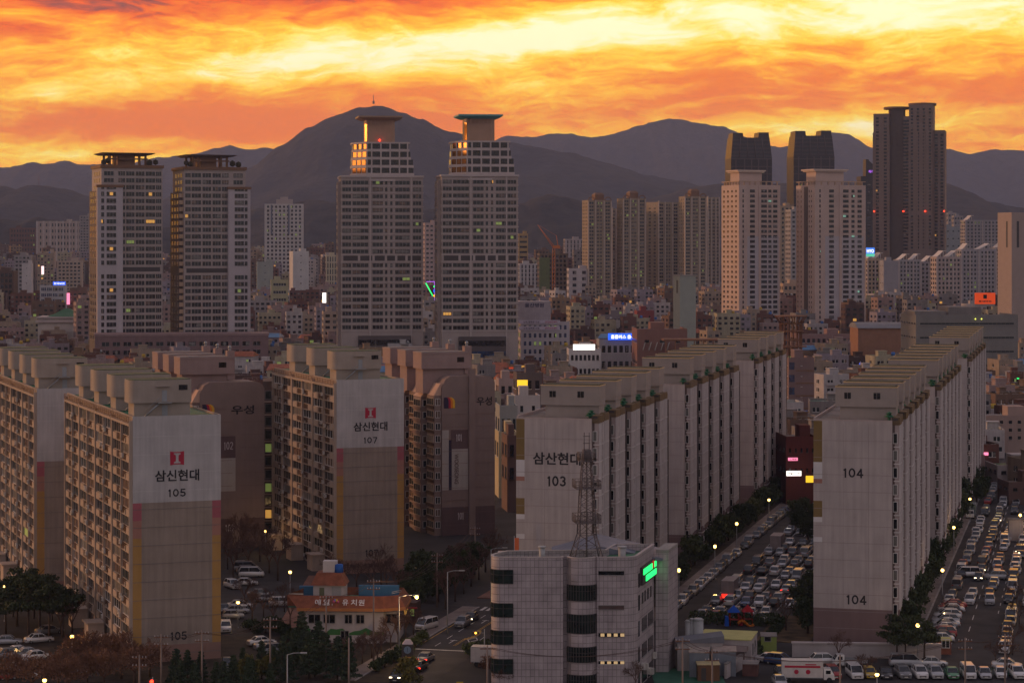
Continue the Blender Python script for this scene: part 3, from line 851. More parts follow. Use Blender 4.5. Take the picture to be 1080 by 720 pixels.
def row_parts():
    fh = 2.72; nf = 13
    d = {}
    h = 35.8
    def bay(y0, y1, dp):
        b = MB(); b.box(.001, y0 + .002, 5.9, dp - .002, y1 - .002, h - .5, 0); b.box(.002, y0 - .03, 5.9, dp * .35, y0 + .001, h - .5, 5); b.box(.001, y0, -.2, dp, y1, 5.9, 1)
        for f in range(nf):
            z = h - 1.2 - (f + 1) * fh
            b.box(dp + .001, y0 - .1, z - .14, dp + .16, y1 + .1, z + .02, 2)     # white slab edge at each floor
            b.box(dp * .2, y0 - .14, z - .14, dp, y0 - .001, z + .02, 2)
        b.box(-.1, y0 - .12, h - .5, dp + .12, y1 + .12, h + .7, 3)
        for yy in (y0 + .35, y0 + 1.5, y1 - .5): b.box(dp + .001, yy - .07, 6, dp + .22, yy + .07, h - .5, 2)
        b.box(0, y0 - .14, h + .2, dp - .15, y0 - .12, h + .6, 4)
        return b.mesh('bay', [LILACF, MAUVB, RWHITE, GOLD, FR_DARK, SHAFT])
    d['bayA'] = bay(0, 3.6, 1.05); d['bayB'] = bay(0, 3.3, .85)
    b = MB(); b.box(.001, 0, -.2, .38, 1.5, h + .1); d['shaft'] = b.mesh('shaft', SHAFT)
    b = MB()
    b.box(.002, .3, .9, .30, .6, h - 1)
    for f in range(nf): b.box(.002, 0, 1.0 + f * fh, .45, .9, 2.3 + f * fh)
    b = MB(); b.box(.002, .1, .9, .44, .8, h - 1)
    d['grille'] = b.mesh('louvre', [FR_DARK])
    return d
RP = row_parts()
def row_block(u, vtop, h, Lg, cores, label, number, gable_text=None, w=12.5, grp='long slab blocks in rows', green=0):
    D = (H0 - h) * F / (vtop - HV)
    root = thing('apartment_block', label, 'apartment block', (WX(u, D), D, 0), -AZR, grp)
    b = MB(); b.box(-w, 0, -.3, 0, Lg, h, 0); b.box(-w, 0, h, 0, .25, h + .25, 0); b.box(-w, .25, h, -w + .25, Lg, h + .5, 0)
    b.build('wall', LILACF, root)
    r = MB(); r.box(-w + .26, .26, h + .001, -.02, Lg, h + .04); r.build('roof', GREYROOF, root)
    g = MB(); g.box(-w + 1.4, -.05, 5.9, 0, -.001, h); g.build('gable_panel', LILAC, root)
    g = MB(); g.box(-w, -.05, -.2, 0, -.001, 5.898); g.build('gable_base', MAUVB, root)
    g = MB(); x0, x1 = -w, -w + 1.398
    g.box(x0, -.05, h - 6.6, x1, -.001, h, 0); g.box(x0, -.05, h - 9.3, x1, -.001, h - 6.602, 1); g.box(x0, -.05, h - 10.0, x1, -.001, h - 9.302, 2); g.box(x0, -.05, h - 12.8, x1, -.001, h - 10.002, 1 if False else 3)
    g.box(x0, -.05, h - 15.4, x1, -.001, h - 12.802, 0); g.box(x0, -.05, h - 16.2, x1, -.001, h - 15.402, 1); g.box(x0, -.05, h - 18.6, x1, -.001, h - 16.202, 3); g.box(x0, -.05, h - 19.4, x1, -.001, h - 18.602, 1); g.box(x0, -.05, 5.9, x1, -.001, h - 19.402, 3)
    g.build('stripe', [OLIVE, WHITEP, PINK2, LILAC], root)
    g = MB()
    for k in range(1, 13): z = h - .4 - k * 2.72; g.box(-w + .02, -.072, z - .03, -.02, -.051, z + .03)
    for x in (-w * .62, -w * .30): g.box(x - .02, -.0715, 6, x + .02, -.0512, h - .4)
    g.build('panel_joint', paint('lilac joint', (.29, .235, .235)), root)
    if gable_text: text(gable_text, 7.9, 2.0, BLACK, root, -w * .46, -.052, h - 6.3)
    if number == '103':
        text(number, 3.0, 1.6, BLACK, root, -w * .46, -.052, h - 9.9, name='number')
    elif number == '104':
        text(number, 3.1, 1.45, BLACK, root, -w * .49, -.052, h - 8.2, name='number'); text(number, 3.1, 1.45, BLACK, root, -w * .45, -.052, 7.4, name='number')
    W = Wins(root, limit=100)
    c = Lg / cores; fh = 2.72
    for k in range(cores):
        y = k * c
        for nm, me, yy in (('bay', RP['bayA'], .5), ('bay', RP['bayB'], .5 + 3.6 + 1.5), ('shaft', RP['shaft'], c - 2.4), ('louvre', RP['grille'], c - .85)):
            if yy < c - .5: ob(nm, me, root, (0, y + yy, 0))
        for q in range(4 if not green else 6): ob('roof_vent', VENT, root, (-.5 - .4 * (q % 2), y + .8 + q * c / (4.2 if not green else 6.2), h + .1)).scale = (1.3, 1.3, .9 + .5 * rnd.random())
        for f in range(13):
            z = h - 1.2 - (f + 1) * fh + .55
            if z < .8: continue
            W.add(.45, y + .5 - .005, z, 0, .56, 1.5, 1, 'near', pick(PR), 'w', pri=k * 13 + f)
            W.add(1.07, y + 2.3, z + .3, R(90), .55, .8, 1, 'near', 'd', 'w', pri=k * 13 + f + 30)
            W.add(.42, y + 5.6 - .005, z, 0, .6, 1.6, 1, 'near', pick(PR), 'w', pri=k * 13 + f + 10)
            W.add(-.0, y + 4.85, z, R(90), 1.2, 1.7, 2, 'near', pick(PR), 'w', pri=k * 13 + f + 60)
    W.finish()
    for k in range(cores):
        y = 4.6 + k * c
        h_ = rooftop_house(root, -w + 3.0, y, 9.8, 4.6, h, rounded=False, kind='row', mat=ROWTOP, ov=.7, zb=2.0, zt=3.3)
        ww = MB()
        for x in (-w + 3.0 + 1.9, -w + 3.0 + 6.6):
            if k > 0 and x < -w + 6: continue
            ww.box(x - .45, y - .05, h + 3.3, x + .0, y - .005, h + 4.3); ww.box(x + .08, y - .05, h + 3.3, x + .6, y - .005, h + 4.3)
        ww.build('window', G_DARK, h_)
    return root, D
row_block(624, 443, 35.8, 66.6, 5, 'nearest block of the middle row, 103 and large lettering on its pale gable', '103', '삼산현대')
row_block(722, 406.5, 35.8, 71.8, 5, 'second block of the middle row, stepped to the right behind block 103', '')
row_block(795, 381.3, 35.8, 58.6, 4, 'farthest block of the middle row, ending at the car park shops', '')
row_block(941, 445, 35.8, 76.5, 6, 'nearest block of the right row, 104 painted twice on its pale gable', '104', green=0)
row_block(986, 409, 35.8, 81, 6, 'second block of the right row, with green clumps along its roof edge', '', green=1)
row_block(1020, 379, 35.8, 86, 6, 'farthest block of the right row, with green clumps along its roof edge', '', green=1)
# ================================================================== TOWERS AND TALL BLOCKS OF THE CITY
FIXED = []        # (u0, u1, vtop, D, depth) of everything placed by hand, for the filler pass
def reg(u0, u1, v, D, dep=30): FIXED.append((u0, u1, v, D, dep))
T_GREY = paint('tower grey beige cladding', (.36, .295, .275), .7, .10, .1, .3)
T_LIL = paint('tower lilac cladding', (.43, .38, .40), .7, .10, .1, .3)
T_WARM = paint('tower warm cladding', (.42, .29, .20), .7, .10, .1, .3)
T_DARK = paint('tower dark cladding', (.095, .075, .075), .6, .12, .1, .3)
T_BAND = paint('tower slab edge', (.46, .385, .37), .7, .10, .2, .3)
T_PINK = paint('pink beige cladding', (.50, .37, .32), .7, .10, .1, .3)
T_BROWN = paint('brown roof trim', (.19, .10, .055), .6, .12)
T_GL = [('d', .56), ('m', .24), ('c', .08), ('w', .095), ('g', .012), ('l', .013)]
T_GR = [('d', .50), ('m', .34), ('c', .07), ('g', .08), ('l', .01)]
T_NO = [('d', .55), ('m', .33), ('c', .12)]

def face_cols(W, x0, x1, y, zs, cols, wh, h, g, fr, face='f', ylen=0, n=2, pri0=0, x=None):
    """a column list (centre as a fraction of the face, width in metres) repeated on every floor"""
    for k, z in enumerate(zs):
        for c, w in cols:
            if face == 'f': W.add(x0 + (x1 - x0) * c, y - .01, z, 0, w, h, n, 'far', pick(g), fr, pri=pri0 + k)
            elif face == 'l': W.add(x0 - .01, y + ylen * c, z, R(-90), w, h, n, 'far', pick(g), fr, pri=pri0 + k)
            else: W.add(x1 + .01, y + ylen * c, z, R(90), w, h, n, 'far', pick(g), fr, pri=pri0 + k)
def even(n, w, m=.0): return [((k + .5) / n * (1 - 2 * m) + m, w) for k in range(n)]

# --- twin towers with roof canopies, far left
def canopy_tower(u, D, wd, dep, vtop, label, mirror=False):
    h = WZ(vtop, D)
    root = thing('residential_tower', label, 'tower', (WX(u, D), D, 0), AZL, 'pair of towers with flat roof canopies')
    x0, x1 = 0.0, wd
    b = MB(); b.box(0, 0, 0, wd, dep, h, 0); b.box(-1.8, 3, 0, -.001, dep - 3, h - 11, 1)
    b.box(-2.4 if not mirror else wd - 9, -2.2, 0, 10 if not mirror else wd + 2.0, -.001, h - 9.5, 2)
    w_ = b.build('wall', [T_GREY, T_DARK, T_LIL], root)
    t = MB(); t.box(-.6, -.6, h + .003, wd + .6, dep + .6, h + 1.5)
    if mirror: t.box(wd - 9.4, -2.6, h - 9.4, wd + 2.4, -.601, h - 8.2)
    else: t.box(-2.8, -2.6, h - 9.4, 10.4, -.601, h - 8.2)
    t.build('cornice', T_BROWN, root)
    # crown: drum, columns and overhanging flat canopy
    cx0, cx1 = (wd * .10, wd * .82) if not mirror else (wd * .12, wd * .80)
    c = MB(); c.box(cx0 + 6, 6, h + 1.5, cx1 - 7, dep - 6, h + 6.6, 0)
    for x in (cx0 + 2, cx0 + 4.5, cx1 - 5, cx1 - 2):
        for y in (5, dep - 5): c.box(x - .5, y - .5, h + 1.5, x + .5, y + .5, h + 6.6, 0)
    c.box(cx0 + 1, 4, h + 4.2, cx1 - 1, 4.6, h + 4.9, 0)
    c.build('crown', T_BROWN, root)
    c = MB(); c.frustum([(cx0 - .5, 2.5, h + 6.6), (cx1 + .5, 2.5, h + 6.6), (cx1 + .5, dep - 2.5, h + 6.6), (cx0 - .5, dep - 2.5, h + 6.6)],
                        [(cx0 - 2.5, .6, h + 7.5), (cx1 + 2.5, .6, h + 7.5), (cx1 + 2.5, dep - .6, h + 7.5), (cx0 - 2.5, dep - .6, h + 7.5)])
    c.build('roof_canopy', paint('canopy grey', (.20, .15, .14)), root)
    W = Wins(root)
    zs = [h - 3.6 - 3.32 * k for k in range(int((h - 18) / 3.32))]
    cols = [(.33, 3.2), (.47, 4.0), (.63, 4.2), (.80, 4.6), (.935, 2.6)]
    if mirror: cols = [(1 - c, w) for c, w in cols]
    for k, z in enumerate(zs):
        if k == 14:
            m_ = MB(); m_.box(wd * .04, -.06, z - .1, wd * .96, -.005, z + 2.0); m_.build('service_floor', FR_DARK, root); continue
        for c, w in cols: W.add(wd * c, -.01, z, 0, w, 1.95, 3, 'far', pick(T_GL), 'g', pri=k)
        if k >= 2:
            xx = 4.4 if not mirror else wd - 3.6
            W.add(xx, -2.21, z, 0, 4.6, 1.95, 3, 'far', 'l' if k in (3, 11, 17) and not mirror else pick(T_GL), 'g', pri=k)
            W.add(xx - 4.2 if not mirror else xx + 3.4, -2.21, z, 0, 1.4, 1.95, 1, 'far', pick(T_GL), 'g', pri=k)
        else: W.add(wd * (.12 if not mirror else .88), -.01, z, 0, 4.6, 1.95, 3, 'far', pick(T_GL), 'g', pri=k)
        for y in (6, 12, 18): W.add(-1.81 if k >= 3 else -.01, y, z, R(-90), 3.0, 1.9, 2, 'far', pick(T_NO), 'b', pri=k + 12)
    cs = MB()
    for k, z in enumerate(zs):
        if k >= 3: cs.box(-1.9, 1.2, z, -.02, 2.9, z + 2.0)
    cs.build('corner_glazing', G_GLEAM if not mirror else T_WARM, root)  # sunset gleam on the left edge is put into these colours
    for k, z in enumerate(zs):
        if k % 1 == 0:
            l = None
    l = MB()
    for z in zs: l.box(wd * .26, -.12, z - .75, wd * .985, -.004, z - .45) if not mirror else l.box(wd * .015, -.12, z - .75, wd * .74, -.004, z - .45)
    l.build('floor_band', T_BAND, root)
    W.finish()
    q = random.Random(int(u))
    for k in range(4):
        s = MB(); x = [1.5, 3.5, wd - 3, wd - 6][k]; s.sphere((x, 2.0, h + 2.6 + q.random()), 1.3 + .4 * q.random(), 7)
        s.build('roof_shrub', paint('roof shrub', (.05, .04, .02), .9, .5, 2), root)
    reg(u - 10, u + wd * 2.2, vtop - 12, D, dep + 10)
    return root
canopy_tower(107, 1100, 29.8, 26, 177, 'left tower of the pair with roof canopies, a pale corner bay and several lit windows')
canopy_tower(194, 1108, 30.6, 26, 179, 'right tower of the pair with roof canopies', True)
root = thing('podium_building', 'long mauve podium under the two canopy towers', 'podium building', (WX(100, 1080), 1080, 0), R(8))
b = MB(); b.box(0, 0, 0, 82, 20, 20.5, 0); b.build('wall', paint('mauve podium stone', (.20, .125, .125), .8), root)
t = MB(); t.box(-.3, -.3, 20.51, 82.3, 20, 21.6); t.build('cornice', paint('mauve cornice', (.27, .18, .175)), root)
W = Wins(root)
for f in range(4):
    for k in range(15): W.add(5 + 5.1 * k, -.01, 15.8 - 4 * f, 0, 3.4, 1.9, 2, 'far', pick(T_NO), 'g', pri=f)
W.finish(); reg(98, 268, 352, 1078, 60)

# --- centre pair with stepped heads
def stepped_tower(u, D, vtop, label, cyan):
    h = WZ(vtop, D); wd = 39.6 if not cyan else 36.8; dep = 28
    root = thing('residential_tower', label, 'tower', (WX(u, D), D, 0), R(7), 'pair of stepped towers with flared roof caps')
    b = MB(); b.box(0, 0, 0, wd, dep, h, 0); b.box(13.6, -.7, 0, 14.3, 0, h, 1); b.box(wd - 6, -.5, 0, wd - 5.3, 0, h, 1)
    b.box(-1.4, 6, 0, -.001, dep - 5, h - 2, 0)
    b.build('wall', [T_GREY, T_BAND], root)
    W = Wins(root); fh = 3.33
    zs = [h - 3.4 - fh * k for k in range(int((h - 22) / fh))]
    l = MB()
    for k, z in enumerate(zs):
        l.box(-.25, -.32, z - 1.0, wd + .25, -.004, z - .55)
        if k == 11:
            m_ = MB(); m_.box(1, -.1, z - .3, wd - 1, -.005, z + 2.1); m_.build('service_floor', FR_DARK, root)
            m_ = MB()
            for x in (8, 15, 21, 26, 31): m_.box(x, -.2, z - .4, x + 1.1, -.101, z + 2.2)
            m_.build('service_pier', T_BAND, root); continue
        for x, w, n in ((2.6, 4.2, 3), (9.2, 7.6, 4), (17.6, 5.0, 3), (21.7, 1.1, 1), (24.2, 1.1, 1), (29.6 - (wd < 38) * .7, 7.0 - (wd < 38) * 1.4, 4), (wd - 2.9, 4.0, 3)):
            g = pick(T_GL)
            W.add(x, -.01, z, 0, w, 1.75, n, 'far', g, 'g', pri=k)
        for y in (5, 12, 19, 25): W.add(-1.41 if 6 < y < 23 else -.01, y, z, R(-90), 4.2, 1.75, 2, 'far', pick(T_NO), 'b', pri=k + 14)
    l.build('floor_band', T_BAND, root)
    c = MB(); c.box(-.5, -.5, h + .003, wd + .5, dep + .4, h + .9); c.box(wd * .34, -.9, h - 1.8, wd * .66, -.51, h - .9); c.build('cornice', T_BAND, root)
    # stepped glass head with a chamfered corner that faces the sunset
    def chpoly(x0, x1, y0, y1, ch): return [(x0 + ch, y0), (x1, y0), (x1, y1), (x0, y1), (x0, y0 + ch * 1.6)]
    h1 = h + .9
    a = MB(); z = h1
    for k, (x0, x1) in enumerate(((5.5, 35.5), (5.5, 35.3), (5.8, 34.0), (6.2, 33.2))):
        a.prism(chpoly(x0, x1, 3, dep - 3, 6.6), z, z + 1.3, 0); a.prism(chpoly(x0 + .3, x1 - .3, 3.3, dep - 3.3, 6.5), z + 1.3, z + 3.9, 1); z += 3.9
    a.prism(chpoly(5.6, 33.6, 3, dep - 3, 6.6), z, z + .8, 0)
    a.build('stepped_head', [T_BAND, G_DARK], root)
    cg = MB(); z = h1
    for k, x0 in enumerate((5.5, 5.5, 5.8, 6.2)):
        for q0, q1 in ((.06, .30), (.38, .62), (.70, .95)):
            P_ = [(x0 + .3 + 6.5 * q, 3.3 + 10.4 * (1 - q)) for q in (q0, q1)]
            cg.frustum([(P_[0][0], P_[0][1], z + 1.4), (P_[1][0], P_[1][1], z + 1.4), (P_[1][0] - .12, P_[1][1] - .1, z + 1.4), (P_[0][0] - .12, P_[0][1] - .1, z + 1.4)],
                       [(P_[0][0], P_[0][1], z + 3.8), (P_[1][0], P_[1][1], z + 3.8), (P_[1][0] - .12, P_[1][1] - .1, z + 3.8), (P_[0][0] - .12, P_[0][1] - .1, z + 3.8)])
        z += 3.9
    cg.build('sunlit_glazing', G_GLEAM, root)
    pr = MB()
    for k in range(4):
        for x in (14.5, 19, 23.5, 28, 32): pr.box(x, 2.9, h1 + 3.9 * k + 1.2, x + .7, 3.6, h1 + 3.9 * k + 4)
        for q in (.0, .33, .66, 1.0):
            x = 5.9 + 6.6 * q; y = 3.1 + 10.56 * (1 - q); pr.box(x - .25, y - .3, h1 + 3.9 * k + 1.2, x + .35, y + .3, h1 + 3.9 * k + 4)
    pr.build('mullion', T_BAND, root)
    hp = h1 + 15.6 + .8
    n_ = MB(); poly = [(13, 9), (25, 8), (26.5, 9.5), (26.5, 20), (12, 20), (12, 10.5)]
    n_.prism(poly, hp, hp + 10.8, 0)
    for k in range(7): n_.box(12.6 + 2 * k, 7.5, hp + 8.8, 13.2 + 2 * k, 8.1, hp + 11.2, 0)
    n_.build('neck', paint('warm neck cladding', (.36, .22, .15), .5, .1), root)
    n_ = MB(); n_.frustum([(11.9, 10.4, hp + .5), (12.9, 8.9, hp + .5), (12.95, 9.0, hp + .5), (12.0, 10.5, hp + .5)], [(11.9, 10.4, hp + 9), (12.9, 8.9, hp + 9), (12.95, 9.0, hp + 9), (12.0, 10.5, hp + 9)]); n_.build('sunlit_glazing', G_GLEAM, root)
    k_ = MB(); p0 = [(12, 8), (26.5, 7), (27.5, 21), (11, 21)]; p1 = [(8.6, 5.2), (30.0, 4.6), (30.5, 23.5), (8.0, 23.5)]
    k_.frustum([(x, y, hp + 10.8) for x, y in p0], [(x, y, hp + 12.0) for x, y in p1])
    k_.prism(p1, hp + 12.003, hp + 12.8); k_.build('roof_cap', paint('cap teal' if cyan else 'cap bronze', (.10, .34, .36) if cyan else (.30, .19, .13), .4, .1), root)
    s = MB(); s.sphere((19, 7.2, hp + 1.0), .55, 6); s.build('warning_lamp', REDL, root) if not cyan else None
    # podium floors
    g_ = MB(); g_.box(8, -1.6, 0, wd - 6, -.001, 20, 0); g_.box(8.2, -1.7, 10, wd - 6.2, -1.601, 13, 1); g_.box(8.2, -1.7, 15.5, wd - 6.2, -1.601, 18, 2)
    g_.build('entrance_podium', [T_DARK, G_BLUE, G_DARK], root)
    W.finish(); reg(u - 8, u + 90, vtop - 65, D, dep + 8)
    return root
stepped_tower(360, 1100, 187, 'left stepped tower with a bronze flared cap, sunlit glass on its upper corner', False)
stepped_tower(466, 1090, 186, 'right stepped tower with a teal flared cap', True)

# --- right pair with flat lit caps
def cap_tower(u0, u1, D, vtop, label, vcap, left_lit, recess=False):
    h = WZ(vtop, D); wd = (u1 - u0) * D / F / math.cos(R(26)); dep = 25
    root = thing('residential_tower', label, 'tower', (WX(u0, D), D, 0), AZL, 'pair of beige towers with flat pale caps')
    b = MB(); b.box(0, 0, 0, wd, dep, h, 0); b.box(0, -.5, 0, wd * .2, 0, h, 0)
    b.box(wd * .48, -.45, 0, wd * .53, 0, h, 0)
    b.build('wall', [T_PINK, T_DARK], root)
    b = MB(); b.box(wd * .2, -.06, 0, wd * .96, -.002, h * .68); b.build('cladding_panel', T_LIL, root)
    if recess:
        b = MB(); b.box(-.25, dep * .35, 0, -.001, dep * .55, h - 1); b.build('recess', T_DARK, root)
    W = Wins(root); fh = 3.22
    zs = [h - 4.6 - fh * k for k in range(int((h - 8) / fh))]
    for k, z in enumerate(zs):
        for c, w, n in ((.10, .9, 1), (.33, 3.4, 3), (.61, 4.0, 3), (.75, 2.2, 2), (.88, 3.0, 2)):
            y = -.51 if c < .2 else (-.065 if z < h * .66 else -.01)
            g = pick(T_NO)
            if rnd.random() < .012: g = 'k'
            W.add(wd * c, y, z, 0, w, 1.7, n, 'far', g, 'd', pri=k)
        for c in ((.15, .38, .62, .85) if not recess else (.16, .28, .72, .9)):
            W.add(-.02, dep * c, z, R(-90), 2.6 if not recess else 1.0, 1.4, 2, 'far', 'w' if rnd.random() < .7 else 'm', 'b', pri=k + .5)
    W.finish()
    hc = WZ(vcap, D)
    c = MB(); c.box(wd * .10, 5, h + .003, wd * .64, 18, hc - 1.6); c.build('rooftop_house', T_PINK, root)
    c = MB(); c.box(wd * .06, 3.5, hc - 1.6, wd * .68, 20, hc - .8); c.box(wd * .03, 3, hc - .797, wd * .71, 20.5, hc); c.build('roof_cap', paint('pale roof cap', (.62, .48, .40)), root)
    c = MB()
    for k in range(8): c.box(wd * k / 7.6, 0, h + .003, wd * k / 7.6 + .8, .7, h + 2.0)
    for k in range(6): c.box(0, dep * k / 6, h + .003, .7, dep * k / 6 + .9, h + 2.0)
    c.box(0, 0, h + 2.0, wd, .8, h + 2.5); c.box(0, .8, h + 2.0, .8, dep, h + 2.5)
    c.build('roof_pergola', T_WARM, root)
    reg(u0 - 20, u1, vcap, D, dep + 6)
cap_tower(779, 823, 1450, 195, 'beige tower with a glowing left side and a flat cap, left of its pair', 179, True)
cap_tower(859, 914, 1450, 195, 'beige tower with a dark slot down its left side, right of its pair', 178, True, True)

# --- the arched apartment towers in the middle distance
def arch_tower(u0, u1, vtop, D, rot, label, side, lit=.09, head=True):
    h = WZ(vtop, D); wd = (u1 - u0) * D / F; dep = 20
    root = thing('apartment_tower', label, 'apartment tower', (WX(u0, D), D, 0), rot, 'tall apartment towers with gabled heads')
    b = MB(); b.box(0, 0, 0, wd, dep, h, 0)
    for x in (0, wd * .30, wd * .66, wd - .9): b.box(x, -.8, 0, x + .9, -.001, h + (1 if x in (0,) else 0), 1)
    b.build('wall', [paint('olive beige facade', (.30, .235, .17), .8), paint('pale pilaster', (.46, .37, .32), .8)], root)
    if head:
        c = MB(); c.box(wd * .35, 4, h + .003, wd * .72, 15, h + 4.5); c.frustum([(wd * .33, 3.6, h + 4.5), (wd * .74, 3.6, h + 4.5), (wd * .74, 15.4, h + 4.5), (wd * .33, 15.4, h + 4.5)],
                                                                  [(wd * .42, 6, h + 6.2), (wd * .65, 6, h + 6.2), (wd * .65, 13, h + 6.2), (wd * .42, 13, h + 6.2)])
        for x in (wd * .15, wd * .83):
            for k in range(7):
                a0, a1 = R(180 - 180 * k / 7), R(180 - 180 * (k + 1) / 7); r_ = wd * .14
                c.tube((x + r_ * math.cos(a0), -.5, h - .5 + r_ * math.sin(a0)), (x + r_ * math.cos(a1), -.5, h - .5 + r_ * math.sin(a1)), .55, .55, 4)
        c.build('gabled_head', T_BROWN, root)
    W = Wins(root); fh = 2.95
    for k in range(int((h - 6) / fh)):
        z = h - 3.4 - fh * k
        for c_, w in ((.15, wd * .17), (.42, 1.7), (.54, 1.7), (.83, wd * .17)):
            g = 'g' if rnd.random() < lit else pick(T_NO)
            W.add(wd * c_, -.01, z, 0, w, 1.7, 2, 'far', g, 'b', pri=k)
        for c_ in (.2, .5, .8):
            W.add(-.01, dep * c_, z, R(-90), 2.2, 1.5, 2, 'far', pick(T_NO), 'b', pri=k + 9)
    W.finish(); reg(u0 - 4, u1 + 4, vtop - 6, D, dep + 8)
arch_tower(620, 646, 211, 1900, R(12), 'gabled apartment tower at the left end of its group', 'l')
arch_tower(657, 682, 209, 1900, R(12), 'gabled apartment tower second from the left, above the red brick building', 'l')
arch_tower(722, 746, 207, 1880, R(10), 'gabled apartment tower behind the blank pale slab tower', 'l')
arch_tower(645, 668, 220, 1960, R(52), 'lower wing with its sunlit side between the first two gabled towers', 'l', 0, False)
arch_tower(694, 726, 213, 1960, R(42), 'apartment tower turned side on, glowing warm, left of the blank pale slab tower', 'l', 0, False)
arch_tower(746, 760, 208, 1960, R(20), 'apartment tower squeezed against the beige tower with the glowing side', 'l', 0, False)

# --- dark office pair far right
def dark_tower(u0, u1, vtop, D, label):
    h = WZ(vtop, D); wd = (u1 - u0) * D / F; dep = 32; hs = WZ(vtop + 27, D)
    root = thing('office_tower', label, 'tower', (WX(u0, D), D, 0), R(6), 'pair of dark glass towers')
    b = MB(); b.box(0, 0, 0, wd, dep, hs, 0)
    i = 2.0
    def q(s, z): return [(s, s, z), (wd - s, s, z), (wd - s, dep - s, z), (s, dep - s, z)]
    b.frustum(q(0.02, hs + .01), q(2.2, h - 5)); b.frustum([(2.4, 3, h - 5), (14, 3, h - 5), (14, dep - 5, h - 5), (2.4, dep - 5, h - 5)], [(2.8, 3.3, h), (13.4, 3.3, h), (13.4, dep - 6, h), (2.8, dep - 6, h)])
    b.frustum([(wd - 14, 3, h - 5), (wd - 2.4, 3, h - 5), (wd - 2.4, dep - 5, h - 5), (wd - 14, dep - 5, h - 5)], [(wd - 13.4, 3.3, h + .6), (wd - 2.8, 3.3, h + .6), (wd - 2.8, dep - 6, h + .6), (wd - 13.4, dep - 6, h + .6)])
    b.build('glass_shaft', glass('smoked tower glass', (.016, .013, .014), .3, 1.4), root)
    p = MB()
    for x in (wd * .12, wd * .33, wd * .5, wd * .67, wd * .88): p.box(x - .6, -.6, 0, x + .6, -.002, hs)
    for z in range(10, int(hs), 8): p.box(0, -.4, z, wd, -.003, z + .8)
    for x in (wd * .2, wd * .4, wd * .6, wd * .8): p.tube((x, -.4, hs), (wd / 2 + (x - wd / 2) * .86, 2.0, h - 5), .5, .5, 4)
    for k in range(5): p.box(.3 + .42 * k, .0 + .4 * k, hs + 4.2 * k + 2, wd - .3 - .42 * k, .7 + .42 * k, hs + 4.2 * k + 2.6)
    p.build('mullion', T_DARK, root)
    W = Wins(root)
    for k in range(4): W.add(wd * rnd.choice([.2, .42, .6, .78]), -.01, hs - 8 * k - rnd.random() * 20 - 5, 0, 2.2, 1.6, 1, 'far', rnd.choice('lgk'), 'd')
    W.finish(); reg(u0, u1, vtop, D, 40)
dark_tower(771, 815, 140, 2400, 'dark glass tower with notched head standing behind the beige tower, left of its pair')
dark_tower(837, 881, 138, 2400, 'dark glass tower with notched head, right of its pair')

# --- the tallest tower
D = 2050
root = thing('residential_tower', 'tallest tower of the skyline, two round roof drums and red warning lamps', 'tower', (WX(921, D), D, 0), R(-14))
sc_ = D / F
secs = [(0, 16.5, 120, 2, 'T'), (16.7, 31, 114, 5, 'D'), (31.2, 37, 123, 3, 'T'), (37.2, 62, 111, 0, 'T'), (62.2, 74, 138, 4, 'T')]
b = MB(); W = Wins(root); fh = 3.1
TD = paint('brown grey tower cladding', (.20, .145, .125), .7, .1, .1)
for a0, a1, v, y, m_ in secs:
    x0, x1 = a0 * sc_, a1 * sc_; h = WZ(v, D); b.box(x0, y, 0, x1, 30, h, 0 if m_ == 'T' else 1)
    nfl = int((h - 60) / fh)
    if m_ == 'T':
        nc = 2 if a1 - a0 < 18 else 4
        for k in range(nfl):
            z = h - 5 - fh * k
            for c in range(nc):
                if nc == 4 and k == 30: continue
                W.add(x0 + (x1 - x0) * (c + .5) / nc, y - .01, z, 0, 1.9 if nc == 4 else 2.6, 1.7, 1, 'far', 'l' if rnd.random() < .012 else pick(T_NO), 'd', pri=k + (0 if nc == 4 else 8))
b.build('wall', [TD, paint('dark vertical recess', (.10, .075, .065))], root)
p = MB()
for x in (0, 16.5, 37.2, 46, 53, 62, 62.2, 74): p.box(x * sc_ - .45, -.5, 0, x * sc_ + .45, .2, WZ(140, D))
p.build('pilaster', TD, root)
for cx, v, r_ in ((23, 112.5, 11.5), (50, 109, 12.5)):
    c = MB(); z = WZ(v, D); c.cyl(cx * sc_, 14, z - 7, z - 2.2, r_ * .62, None, 16); c.cyl(cx * sc_, 14, z - 2.2, z, r_, r_, 20); c.build('roof_drum', T_BROWN, root)
for x in (1, 31.5, 54, 73.5):
    c = MB(); c.sphere((x * sc_, -.9, WZ(223, D)), .75, 6); c.build('warning_lamp', REDL, root)
W.finish(); reg(921, 996, 110, D, 50)

